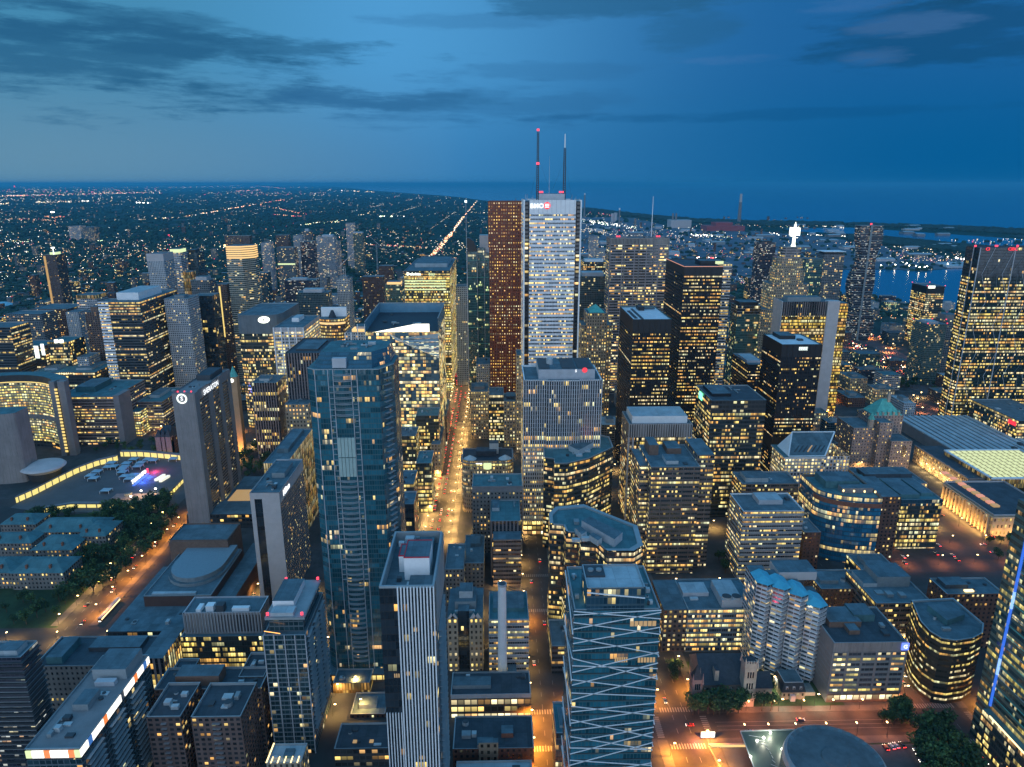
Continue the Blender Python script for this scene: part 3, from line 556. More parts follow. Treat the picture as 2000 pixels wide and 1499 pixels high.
poly_roof('office_block', 'eight sided dark glass office with a blue roof, before the striped white tower', [(1062, 893), (1062, 870), (1112, 849), (1145, 843), (1190, 853), (1198, 873), (1150, 895), (1106, 905), (1083, 905), (1082, 896)], 86, 'dark_bands', pents=[([(1111, 870), (1160, 853), (1172, 857), (1130, 880)], 'unit_light', 4)], seed=3)
poly_roof('office_block', 'larger many sided dark glass office with a long roof box, nearest the middle street', [(1072, 1003), (1085, 990), (1140, 985), (1245, 1027), (1256, 1065), (1238, 1076), (1186, 1076), (1165, 1056), (1135, 1054), (1131, 1040), (1106, 1038), (1100, 1024), (1074, 1022)], 89, 'dark_bands', pents=[([(1136, 1017), (1152, 1009), (1216, 1040), (1200, 1054)], 'pale_metal', 4.5), ([(1124, 1032), (1134, 1028), (1146, 1038), (1136, 1044)], 'unit_light', 3), ([(1151, 1045), (1158, 1040), (1176, 1050), (1168, 1056)], 'unit_light', 3)], seed=5)
# brown office with notches
b = B('office_block', 'brown concrete office with notched corners and cluttered roof, right of the two glass ones', 1272, 1368, 912, 523, 868, 'brown_bands', pent=[(.1, .3, .55, .95, 9, 'brick_brown'), (.5, .8, .6, .95, 5, 'brick_brown'), (.35, .6, .15, .45, 3, 'unit_light')], n=9)
for a, c, z in ((b['x0']-7, b['x0'], -3), (b['x1'], b['x1']+14, 6)):
    add(b['e'], 'wing', lambda m: m.prism(rect(a, c, b['y0']+10, b['y1']-2), 0, b['h']+z, 'brown_bands', 'roof'))
b = B('office_block', 'pink columned office with a white roof box, before the pale roofed black tower', 1229, 1352, 828, 622, 803, 'pink_fins', pent=[(.06, .94, .12, .9, 7, 'white_paint')], n=0, crown=(13, 'fins_dim'))
for t in (0, .07, .93, 1.0): x = b['x0']+b['w']*t; add(b['e'], 'column', lambda m: m.box(x-.8, x+.8, b['y0']-1.2, b['y0'], 0, b['h']-13, 'concrete_pale'))
add(b['e'], 'glass_panel', lambda m: m.prism(rect(b['x0']+b['w']*.1, b['x1']-b['w']*.1, b['y0']-.3, b['y0']+.5), 0, b['h']-13.2, 'half_lit_glass'))
fins(b['e'], b['x0'], b['x1'], b['y0'], b['h']-13, b['h'], 27, 'concrete_pale', .5, .6)
b = B('office_block', 'pale office of twelve white bands with a flat blue roof and one roof box', 1452, 1571, 998, 511, 963, 'pale_bands', pent=[(.35, .75, .4, .85, 4, 'pale_metal')], n=6, rim='white_paint')
b = B('office_block', 'office with bright yellow ribbon storeys and a crowded blue roof, left of the white condominium', 1344, 1480, 1190, 420, 1130, 'office_lit_bands', pent=[(.50, .80, .08, .75, 6, 'pale_metal'), (.02, .4, .45, .8, 3, 'pale_metal'), (.84, .98, .2, .8, 2, 'unit_grey')], n=9)
x2 = at(1297, 1192, 420)[0]; add(b['e'], 'wing', lambda m: m.prism(rect(x2, b['x0'], b['y0']+1.0, b['y1']), 0, b['h']-.6, 'punched_brown', 'roof'))
for k in (.58, .72): add(b['e'], 'cooling_tank', lambda m: m.cyl(b['x0']+b['w']*k, b['y0']+2.5+b['D']*.08, 3.2, b['zr']+6, b['zr']+7.6, 'unit_light', 14, top='unit_dark'))
# ================= middle street, left and right banks =================
def curved_crown():
    Y = 640; x0, x1 = at(901, 905, Y)[0], at(1003, 905, Y)[0]; h = at(950, 898, Y)[1]; D = 34; FOOT.append((x0, x1, Y, Y+D)); r = 8
    e = empty('office_block', ((x0+x1)/2, Y+D/2, 0), 'round cornered stone office with a glowing yellow crown beside the busy street', 'office block')
    def rp(o=0):
        P_ = []
        for cx, a0 in ((x0+r, 180), (x1-r, 270)):
            for i in range(7): t = radians(a0+i*15); P_.append((cx+(r+o)*cos(t), Y+r+(r+o)*sin(t)))
        return P_+[(x1+o, Y+D), (x0-o, Y+D)]
    add(e, 'facade', lambda m: m.prism(rp(), 0, h-7, 'stone_lit'))
    add(e, 'crown', lambda m: m.prism(rp(-.6), h-7, h-4.4, 'lattice_lit'))
    add(e, 'cornice', lambda m: (m.prism(rp(.6), h-4.4, h-3.2, 'concrete', 'concrete', True), m.prism(rp(-.6), h-3.2, h-1.6, 'fin_gold')))
    roof_part(e, rp(-.2), h-1.2, 'slate', 'concrete')
    for xx in (x0+8, x1-8): add(e, 'dome', lambda m: [m.cyl(xx, Y+8, 6.5-k*1.6, h-2.2+k*1.0, h-1.2+k*1.0, 'unit_light', 16, 6.5-(k+1)*1.6) for k in range(4)])
    add(e, 'lit_bay', lambda m: m.cyl((x0+x1)/2, Y+.5, 4, h-9, h-3.3, 'pale_green_glow', 14))
    add(e, 'penthouse', lambda m: (m.box(x0+14, x0+34, Y+14, Y+26, h-2, h+3, 'slate', 'roof_dark'), m.box(x0+27, x0+36, Y+20, Y+30, h-2, h+9, 'unit_light', 'unit_dark')))
    add(e, 'sign', lambda m: m.box(x0+14, x0+20, Y-1.2, Y-.7, h-4.2, h-3.4, 'sign_white'))
curved_crown()
b = B('office_block', 'plain grey office with a long teal roof tray, before the yellow crowned stone office', 922, 1021, 950, 560, 925, 'stone_punched', pent=[], n=6, roof='roof_teal', crown=(5, 'concrete'))
b = B('office_block', 'dark banded office with a sunken teal roof terrace beside the tall striped tower', 958, 1017, 1018, 520, 976, 'brown_stripes', pent=[(.05, .3, .5, .9, 3, 'unit_light')], n=4, roof='roof_teal')
add(b['e'], 'front_block', lambda m: m.prism(rect(b['x0']+2, b['x1'], b['y0']-14, b['y0']-.05), 0, b['h']-9, 'banded_court', 'roof'))
b = B('office_block', 'grey stone block with a plain blue roof, right one of two beside the busy street', 905, 945, 1100, 505, 1045, 'stone_punched', pent=[(.3, .8, .6, .95, 3, 'roof')], n=3)
b = B('office_block', 'grey stone block with a deep parapet, left one of two beside the busy street', 869, 905, 1112, 480, 1062, 'stone_punched', pent=[], n=3)
def gothic():
    Y = 404; x0, x1 = at(873, 1212, Y)[0], at(943, 1212, Y)[0]; h = at(908, 1208, Y)[1]; D = 36; w = x1-x0; FOOT.append((x0, x1, Y, Y+D))
    e = empty('office_block', ((x0+x1)/2, Y+D/2, 0), 'cream office split by a dark glass slot with stepped gables, left of the white chimney', 'office block')
    add(e, 'facade', lambda m: (m.prism(rect(x0, x0+w*.30, Y, Y+D), 0, h, 'stone_lit', 'roof'), m.prism(rect(x0+w*.62, x1, Y, Y+D), 0, h, 'stone_lit', 'roof')))
    add(e, 'glass_slot', lambda m: m.prism(rect(x0+w*.30, x0+w*.62, Y+2, Y+D-1), 0, h+4, 'black_gloss', 'roof'))
    for a in (.02, .10, .64, .76): add(e, 'gable', lambda m: (m.face([(x0+w*a, Y-.1, h), (x0+w*(a+.2), Y-.1, h), (x0+w*(a+.1), Y-.1, h+4)], 'concrete_pale'), m.face([(x0+w*(a+.2), Y+3, h), (x0+w*a, Y+3, h), (x0+w*(a+.1), Y+3, h+4)], 'concrete_pale'), m.face([(x0+w*a, Y-.1, h), (x0+w*(a+.1), Y-.1, h+4), (x0+w*(a+.1), Y+3, h+4), (x0+w*a, Y+3, h)], 'roof_teal'), m.face([(x0+w*(a+.1), Y-.1, h+4), (x0+w*(a+.2), Y-.1, h), (x0+w*(a+.2), Y+3, h), (x0+w*(a+.1), Y+3, h+4)], 'roof_teal')))
    add(e, 'penthouse', lambda m: (m.box(x0+w*.2, x1-w*.2, Y+10, Y+28, h-1, h+6, 'unit_grey', 'roof'), m.box(x0+w*.32, x1-w*.3, Y+14, Y+25, h+6, h+11, 'unit_light', 'roof')))
    roof_units(e, x0+1, x1-1, Y+4, Y+D-1, h, 9, 5)
gothic()
b = B('office_block', 'low office of horizontal white bands behind the white chimney', 955, 1033, 1210, 395, 1155, 'pale_bands', pent=[(.1, .9, .3, .9, 3, 'roof_teal')], n=5, roof='roof_teal')
X, Yc = at(981, 1250, 390)[0], 390; zt = at(976, 1140, Yc)[1]
e = empty('chimney', (X, Yc, 0), 'tall plain white round chimney rising from low roofs beside the middle street', 'chimney')
add(e, 'shaft', lambda m: m.cyl(X, Yc, 3.1, 0, zt, 'white_paint', 20, 2.5, top='unit_dark')); add(e, 'rim', lambda m: m.cyl(X, Yc, 2.9, zt-1.2, zt-.01, 'pale_metal', 20))
add(e, 'base', lambda m: m.box(X+3.3, X+9, Yc-3, Yc+4, 0, 12, 'unit_light', 'roof'))
b = B('market_hall', 'low glazed hall with one bright yellow storey under a blue roof, below the white chimney', 880, 1037, 1356, 361, 1312, 'shop_lit', 'hall', pent=[(.02, .5, .3, .7, 2.5, 'unit_grey')], n=8, roof='roof_dark', crown=(3, 'pale_metal'))
b = B('warehouse', 'black roofed brick hall with a thin red brick front, nearest below the yellow lit hall', 884, 1043, 1462, 318, 1398, 'brick_punched', 'warehouse', pent=[(.6, .75, .35, .6, 3, 'brick'), (.3, .5, .05, .3, 2, 'concrete')], n=5, roof='roof_dark')
add(b['e'], 'lit_gable', lambda m: m.prism(rect(b['x0']+b['w']*.32, b['x0']+b['w']*.56, b['y0']-.3, b['y0']+3), 0, b['h']+4, 'stone_lit', 'roof'))
b = B('hall_roof_building', 'pale flat roofed hall at the bottom edge below the brick front', 884, 1044, 1474, 285, 25, 'brick_punched', 'hall', pent=[], n=2, roof='roof_pale', h=at(960, 1474, 312)[1]-2)
b = B('office_block', 'dark low block of thin pale bands right of the middle street', 1078, 1120, 1262, 400, 30, 'black_bands', pent=[], n=3)
b = B('office_block', 'narrow low block with a turquoise roof between the middle street and the braced tower', 1086, 1121, 1432, 312, 1370, 'blue_glass', pent=[(.25, .75, .2, .8, 1.6, 'unit_light')], n=6, roof='roof_teal')
# right bank of the busy street, further up
b = B('office_block', 'slim beige stone block with rows of lit windows, right side of the busy street', 919, 953, 765, 850, 40, 'stone_lit', pent=[(.2, .8, .3, .8, 4, 'concrete')], n=2)
b = B('office_block', 'dark block with a central column of lit windows behind the round cornered office', 955, 984, 772, 835, 36, 'half_lit_glass', pent=[], n=2)
b = B('office_block', 'brown stone block with a round roof dome beside the striped white tower', 984, 1012, 784, 820, 36, 'stone_lit', pent=[(.2, .8, .3, .8, 4, 'slate')], n=1)
b = B('office_block', 'thin stone slab full of small lit windows between the dark red and the striped tower', 1009, 1023, 694, 800, 30, 'stone_lit', pent=[], n=0)
b = B('office_block', 'pale gridded block at the foot of the green glass tower', 930, 965, 712, 960, 40, 'tower_grid_grey', pent=[], n=1)
# stone bank tower with green peak and glass neighbours
b = B('office_tower', 'old stepped stone tower with a small green copper peak right of the white tower', 1147, 1186, 612, 905, 36, 'stone_lit', pent=[], n=0)
def peak(b):
    e = b['e']; x0, x1, y0, y1, h = b['x0']+3, b['x1']-3, b['y0']+3, b['y1']-3, b['h']; c = ((x0+x1)/2, (y0+y1)/2, h+9)
    add(e, 'copper_peak', lambda m: [m.face([(*a, h), (*q, h), c], 'copper') for a, q in (((x0, y0), (x1, y0)), ((x1, y0), (x1, y1)), ((x1, y1), (x0, y1)), ((x0, y1), (x0, y0)))])
    add(e, 'shoulder', lambda m: m.prism(rect(b['x0']-6, b['x1']+8, y0+4, y1+6), 0, h-17, 'stone_lit', 'roof'))
peak(b)
B('office_tower', 'grey green glass slab whose pale cross shaped centre is lit, right behind the white tower', 1133, 1186, 540, 1120, 40, 'condo_glass', 'office tower', pent=[(0.1, .9, .2, .8, 5, 'teal_wall') if 0 else (.1, .9, .2, .8, 6, 'pale_metal')], n=1)
B('apartment_tower', 'white twin slab tower beyond the white tower, under the port lights', 1152, 1170, 462, 2300, 30, 'condo_white', 'apartment tower', pent=[])
B('apartment_block', 'small white balcony block right beside the white twin slab', 1165, 1182, 487, 2150, 30, 'condo_white', 'apartment block', pent=[])
B('office_block', 'grey roofed office with white roof boxes just right of the white tower', 1140, 1184, 512, 1350, 45, 'dark_bands', pent=[(.1, .9, .2, .8, 5, 'white_paint')], n=0)
# ================= between black tower and gold tower =================
B('office_tower', 'grey stone tower with lit yellow windows directly right of the tallest black tower', 1387, 1430, 516, 960, 45, 'striped_lower', 'office tower', pent=[(.1, .7, .2, .8, 4, 'pale_green_glow')], n=0)
b = B('apartment_tower', 'dark teal tower with a pale blue gridded crown and an open black top', 1441, 1486, 598, 1000, 30, 'teal_glass', 'apartment tower', pent=[(.1, .9, .1, .9, 6, 'black_steel')], n=0, crown=(12, 'white_stripes'))
B('apartment_tower', 'slim dark tower sparkling with tiny blue white windows', 1484, 1516, 474, 1450, 30, 'condo_dark', 'apartment tower', pent=[(.2, .8, .2, .8, 4, 'dark_steel')])
def spire_tower():
    Y = 1150; e = empty('office_tower', (at(1550, 600, Y)[0], Y+30, 0), 'stepped stone tower carrying a brilliantly lit white spire', 'skyscraper')
    for uL, uR, v, dy, sty in ((1492, 1588, 606, 0, 'stone_lit'), (1508, 1584, 556, 3, 'stone_lit'), (1518, 1575, 528, 6, 'stone_lit'), (1522, 1572, 505, 8, 'stone_lit'), (1531, 1568, 483, 11, 'steel_grid')):
        a, c = at(uL, v, Y+dy)[0], at(uR, v, Y+dy)[0]; z = at(1550, v, Y+dy)[1]; w = c-a; k = w*.12
        P_ = [(a+k, Y+dy), (c-k, Y+dy), (c, Y+dy+k), (c, Y+dy+w*.8-k), (c-k, Y+dy+w*.8), (a+k, Y+dy+w*.8), (a, Y+dy+w*.8-k), (a, Y+dy+k)]
        add(e, 'setback_tier', lambda m: m.prism(P_, 0, z, sty, 'roof'))
        if uL == 1492: FOOT.append((a, c, Y, Y+w))
    X = at(1549.5, 480, Y+26)[0]; zb = at(1550, 481, Y+26)[1]; z1 = at(1550, 459, Y+26)[1]; z2 = at(1550, 445, Y+26)[1]; z3 = at(1550, 434, Y+26)[1]
    add(e, 'spire', lambda m: (m.cyl(X, Y+26, 5, zb-2, zb+3, 'white_light', 12, 2.6), m.cyl(X, Y+26, 2.6, zb+3, z1, 'white_light', 12, 2.2)))
    add(e, 'spire_cabinet', lambda m: m.box(X-6.5, X+6.5, Y+20, Y+32, z1-1, z2, 'white_light')); add(e, 'spire_tip', lambda m: m.cyl(X, Y+26, 2.4, z2, z3, 'white_light', 10, .4))
spire_tower()
def gold():
    Y = 927; h = at(1565, 590, Y)[1]; us = (1529, 1531, 1617, 1640); X = [at(u, 588, Y)[0] for u in us]; D = 29; FOOT.append((X[0], X[3]+2, Y, Y+D))
    e = empty('office_tower', ((X[0]+X[3])/2, Y+D/2, 0), 'gold glass tower framed by two blank grey piers, behind the white signed black tower', 'skyscraper')
    P_ = rect(X[0], X[3], Y+1, Y+D)
    add(e, 'facade', lambda m: m.prism(P_, 0, h-20, 'gold_glass')); add(e, 'crown', lambda m: m.prism(P_, h-20, h, 'fins_gold') if 0 else m.prism(P_, h-20, h, 'brown_stripes'))
    roof_part(e, P_, h, 'roof', 'unit_grey')
    for a, c in ((X[2], X[3]+.3),): add(e, 'pier', lambda m: m.box(a, c, Y-1.5, Y+8, 0, h+1, 'concrete_pale'))
    add(e, 'side_wing', lambda m: m.prism(rect(X[3]+.31, X[3]+15, Y+5, Y+D-4), 0, h-3, 'gold_glass', 'roof')); add(e, 'side_wall', lambda m: m.box(X[0]-.8, X[0]-.05, Y-1.5, Y+D, 0, h+1, 'concrete_pale'))
    fins(e, X[1]+1, X[2]-1, Y+1, h-20, h, 22, 'dark_steel', .5, .8); add(e, 'penthouse', lambda m: m.box(X[1]+8, X[2]-6, Y+8, Y+24, h-1, h+5, 'unit_grey', 'roof'))
gold()
b = B('office_tower', 'blue green glass tower with a sloping top and balconies behind the stepped spire tower', 1574, 1608, 506, 1330, 26, 'teal_glass', 'apartment tower', pent=[], n=0)
b = B('office_tower', 'brownish grey tower with a thin white roof canopy left of the wavy tower', 1610, 1650, 497, 1330, 30, 'condo_grey', 'apartment tower', pent=[(.05, .95, .1, .9, 4, 'black_steel')], n=0)
add(b['e'], 'roof_canopy', lambda m: m.box(b['x0']-1, b['x1']+2, b['y0'], b['y1'], b['h']+4, b['h']+5, 'white_paint'))
def wavy():
    Y = 1420; xm = at(1703, 445, Y)[0]; h = at(1703, 441, Y)[1]; FOOT.append((xm-28, xm+28, Y, Y+40))
    e = empty('apartment_tower', (xm, Y+20, 0), 'dark wavy sided apartment tower standing against the harbour water', 'apartment tower')
    n = 48
    for k in range(n):
        z = h*k/n; w = 21+3.5*sin(k*.33)+2.5*sin(k*.11+1); o = 3*sin(k*.2)
        def f(m):
            P_ = [(xm+o-w, Y+2*sin(k*.3)), (xm+o+w, Y+2*sin(k*.3+2)), (xm+o+w, Y+24), (xm+o-w, Y+24)]
            m.prism(P_, z, z+h/n-.9, 'condo_dark'); q = [(xm+o-w-1.2, Y-1.5+2*sin(k*.3)), (xm+o+w+1.2, Y-1.5+2*sin(k*.3+2)), (xm+o+w+1.2, Y+25), (xm+o-w-1.2, Y+25)]; m.prism(q, z+h/n-.9, z+h/n, 'unit_grey' if (k*7) % 3 else 'unit_dark', 'roof' if k == n-1 else 'concrete', True)
        add(e, 'storey', f)
    add(e, 'corner_column', lambda m: m.box(xm-3, xm+1, Y-2.4, Y-1.6, 0, h+2, 'unit_grey')); beacon(e, xm, Y+4, h, 2)
wavy()
b = B('office_tower', 'dark lit office with a white roof sign standing before the harbour', 1811, 1846, 560, 1380, 52, 'half_lit_glass', 'office tower', pent=[], n=0, crown=(14, 'black_steel'), beacons=4)
X, Z = at(1819, 561, b['y0']); add(b['e'], 'sign', lambda m: m.box(X-6, X+7, b['y0']-1.2, b['y0']-.5, Z-2.5, Z+2.5, 'white_light'))
add(b['e'], 'lower_wing', lambda m: m.prism(rect(b['x0']-20, b['x1']-10, b['y0']-25, b['y0']-.2), 0, b['h']*.33, 'lit_glass', 'roof'))
b = B('apartment_tower', 'pale green glass condominium left of the big dark lit tower', 1812, 1850, 634, 1085, 40, 'condo_green', 'apartment tower', pent=[(.2, .7, .2, .8, 4, 'pale_metal')], n=0, beacons=4)
b = B('apartment_tower', 'grey glass condominium touching the big dark lit tower', 1848, 1882, 626, 1110, 34, 'condo_grey', 'apartment tower', pent=[(.1, .8, .2, .8, 9, 'concrete')], n=0, beacons=2)
def bigdark():
    Y = 906; h = at(1950, 484, Y)[1]; x0 = at(1903, 480, Y+10)[0]; xr = at(2075, 484, Y)[0]; FOOT.append((x0, xr, Y, Y+60))
    xa = at(1916, 480, Y)[0]
    e = empty('office_tower', ((x0+xr)/2, Y+30, 0), 'huge dark glass tower at the right edge with red lit names near its top', 'skyscraper')
    P_ = [(xa, Y), (xr, Y), (xr, Y+30), (x0+3, Y+30), (x0, Y+10)]
    add(e, 'crown', lambda m: m.prism(P_, h-38, h, 'black_gloss')); add(e, 'facade', lambda m: m.prism(P_, 0, h-38, 'tall_dark_glass')); roof_part(e, P_, h, 'roof_dark', 'rim_dark')
    w = xr-xa; k = 0
    for i in range(7):       # folded diamond ribs
        z0 = h-i*34; sgn = 1 if i % 2 else -1
        for j in range(4):
            c = xa+w*(j+.5)/4; add(e, 'facade_rib', lambda m: (m.beam((c-sgn*6, Y-.4, z0), (c+sgn*6, Y-.4, z0-34), .4, 'pale_metal'), m.beam((c+20-sgn*6, Y-.4, z0), (c+12+sgn*6, Y-.4, z0-34), .25, 'unit_grey')))
    for x, y in ((xa, Y), (x0, Y+10), (xa+w*.43, Y)): add(e, 'edge_rib', lambda m: m.box(x-.5, x+.5, y-.7, y, 0, h, 'pale_metal'))
    for u, v in ((1909, 471), (1950, 467), (1951, 473), (1991, 475)): X, Z = at(u, v, Y); beacon(e, X, Y+2, h, 1.3)
    for u0, u1 in ((1923, 1934), (1968, 1987)):
        X0, Z = at(u0, 487, Y); X1 = at(u1, 487, Y)[0]; text(e, 'CIBC' if u0 > 1930 else 'CI', ((X0+X1)/2, Y-.9, Z), 5.6, 'red_sign', ext=.2)
bigdark()
b = B('office_block', 'dark office of sloping yellow lit bands with a red sign at the right edge', 1990, 2075, 822, 800, 90, 'half_lit_glass', pent=[], n=5, crown=(4, 'podium_dark'))
add(b['e'], 'sign', lambda m: m.box(b['x0']-.9, b['x0']-.3, b['y0']+3, b['y0']+16, b['h']-8, b['h']-3, 'red_sign'))

# ================= nearest three towers =================
def braced():
    Y = 246; x0, x1 = at(1122, 1190, Y)[0], at(1290, 1190, Y)[0]; h = at(1205, 1190, Y)[1]; D = 33; FOOT.append((x0, x1, Y, Y+D))
    e = empty('apartment_tower', ((x0+x1)/2, Y+D/2, 0), 'teal glass tower laced with thin white diagonal braces, nearest in the centre', 'apartment tower')
    P_ = rect(x0, x1, Y, Y+D)
    add(e, 'facade', lambda m: m.prism(P_, 0, h-.5, 'hotel_glass')); roof_part(e, P_, h, 'roof_teal')
    a, c = at(1147, 1150, Y)[0], at(1261, 1150, Y)[0]; h2 = at(1204, 1149, Y)[1]; y2 = gz(1200, 1102, h2)[1]
    Q = rect(a, c, Y+.4, y2); add(e, 'upper_storeys', lambda m: m.prism(Q, h-1, h2-.4, 'blue_glass')); roof_part(e, Q, h2, 'roof_pale', 'roof_rim', .8)
    add(e, 'roof_well', lambda m: m.box(a+.8, a+8.5, y2-9, y2-1, h2-.75, h2+.1, 'unit_dark')); 
    for k in range(2): add(e, 'vent_fan', lambda m: m.cyl(a+3+k*3.4, y2-5, 1.2, h2+.1, h2+.8, 'unit_grey', 12))
    roof_units(e, c+.5, x1-.5, Y+2, Y+D-3, h-1, 7, 3); roof_units(e, x0+.3, a-.2, Y+2, Y+D-3, h-1, 4, 8)
    def fz(v): return at(1205, v, Y)[1]
    pairs = ((1199, 1192), (1192, 1209), (1227, 1196), (1214, 1239), (1255, 1225), (1243, 1278), (1269, 1253), (1284, 1326), (1298, 1306), (1311, 1274), (1336, 1295), (1325, 1348), (1351, 1360), (1365, 1320), (1388, 1373), (1377, 1397), (1410, 1385), (1403, 1440), (1424, 1407), (1436, 1465), (1447, 1420), (1458, 1464), (1470, 1430), (1482, 1495), (1492, 1450), (1502, 1530), (1515, 1490))
    for l, r in pairs:
        m = MB(); A = (x0-.3, Y-.45, fz(l)); C = (x1+.3, Y-.45, fz(r)); m.beam(A, C, .30, 'white_paint'); m.build('brace', e)
    add(e, 'brace', lambda m: m.beam((a, Y-.1, fz(1157)), (c, Y-.1, fz(1169)), .42, 'white_paint'))
    r = random.Random(3); z = h
    for k in range(1, 14):   # same lacing turned round the corner
        add(e, 'brace', lambda m: (m.beam((x0-.45, Y-.3, h-k*11), (x0-.45, Y+D, h-k*11+(9 if k % 2 else -8)), .42, 'white_paint'), m.beam((x1+.45, Y-.3, h-k*11), (x1+.45, Y+D, h-k*11+(9 if k % 2 else -8)), .42, 'white_paint')))
    for k in range(1, 45):
        z = h-k*3.3
        if z < 60: break
        add(e, 'floor_slab', lambda m: m.box(x0-.12, x1+.12, Y-.14, Y+D, z-.14, z+.14, 'dark_steel'))
    # lamp lit room behind the right part of the glass
    X0 = at(1225, 1230, Y)[0]
    for v, u0, u1 in ((1218, 1230, 1282), (1289, 1245, 1280), (1288, 1200, 1226)):
        a_, c_ = at(u0, v, Y)[0], at(u1, v, Y)[0]; z = at(1250, v, Y)[1]
        add(e, 'lit_room', lambda m: [m.box(a_+(c_-a_)*i/6+.15, a_+(c_-a_)*(i+1)/6-.15, Y-.16, Y-.1, z-1.2, z+1.1, 'dim_warm') for i in range(6)])
braced()
def white_fin_tower():
    Y = 264; x0, x1 = at(740, 1145, Y)[0], at(848, 1145, Y)[0]; h = at(795, 1145, Y)[1]; D = gz(800, 1038, h)[1]-Y; w = x1-x0; FOOT.append((x0, x1, Y, Y+D))
    e = empty('apartment_tower', ((x0+x1)/2, Y+D/2, 0), 'slender dark glass tower with closely set white vertical fins and a red trimmed roof box', 'apartment tower')
    P_ = rect(x0, x1, Y, Y+D)
    add(e, 'facade', lambda m: m.prism(P_, 0, h-1.01, 'black_gloss')); xf = x0+w*.335
    zl = at(780, 1392, Y)[1]
    for k in range(12): x = xf+(x1-xf-.3)*k/11; add(e, 'fin', lambda m: m.box(x-.27, x+.27, Y-.7, Y, 0, h-.4, 'white_paint'))
    for k in range(6): x = x0+.4+(xf-x0)*k/6; add(e, 'fin', lambda m: m.box(x-.2, x+.2, Y-.5, Y, 0, zl, 'white_paint'))
    # parapet frame, open to the sky
    t = .9
    for q in ((x0, x1, Y, Y+t), (x0, x1, Y+D-t, Y+D), (x0, x0+t, Y+t, Y+D-t), (x1-t, x1, Y+t, Y+D-t)): add(e, 'parapet', lambda m: (m.box(q[0]+.05, q[1]-.05, q[2]+.05, q[3]-.05, h-6, h-1.02, 'roof_rim'), m.box(q[0], q[1], q[2], q[3], h-1, h, 'roof_rim')))
    add(e, 'roof', lambda m: m.face([(x0+.02, Y+.02, h-6), (x1-.02, Y+.02, h-6), (x1-.02, Y+D-.02, h-6), (x0+.02, Y+D-.02, h-6)], 'roof'))
    zr = h-6
    for a, c, p, q, hh, mt in ((.38, .86, .30, .62, 11, 'white_paint'), (.24, .5, .44, .66, 8, 'white_paint'), (.34, .84, .62, .96, 4, 'unit_grey'), (.5, .96, .1, .28, 3, 'unit_light')):
        add(e, 'penthouse', lambda m: m.box(x0+w*a, x0+w*c, Y+D*p, Y+D*q, zr, zr+hh, mt, 'roof'))
        if mt == 'white_paint': add(e, 'red_trim', lambda m: [m.box(x0+w*a-.1, x0+w*c+.1, Y+D*p-.12, Y+D*p+.3, zr+hh-.2, zr+hh+.3, 'red_trim_paint'), m.box(x0+w*a-.12, x0+w*a+.3, Y+D*p, Y+D*q, zr+hh-.2, zr+hh+.3, 'red_trim_paint'), m.box(x0+w*a, x0+w*c, Y+D*q-.3, Y+D*q+.1, zr+hh-.2, zr+hh+.3, 'red_trim_paint')])
    roof_units(e, x0+2, x1-2, Y+2, Y+D*.35, zr, 9, 2); roof_units(e, x0+2, x1-2, Y+D*.6, Y+D-2, zr+4, 5, 9)
    add(e, 'side_panel', lambda m: m.box(x1+.02, x1+.4, Y+6, Y+D, h-26, h-1, 'roof_rim'))
    for k in range(30): add(e, 'balcony', lambda m: m.box(x1+.05, x1+1.3, Y+12, Y+D-8, h-30-k*3.3, h-29.7-k*3.3, 'roof_rim'))
    for i, (u, v) in enumerate(((808, 1230), (846, 1296), (832, 1362), (842, 1238), (820, 1480), (790, 1316), (770, 1320))):
        X, Z = at(u, v, Y); add(e, 'lit_room', lambda m: [m.box(X+j*.9, X+j*.9+.5, Y-.08, Y-.02, Z-1, Z+1, 'dim_warm') for j in range(3)])
white_fin_tower()
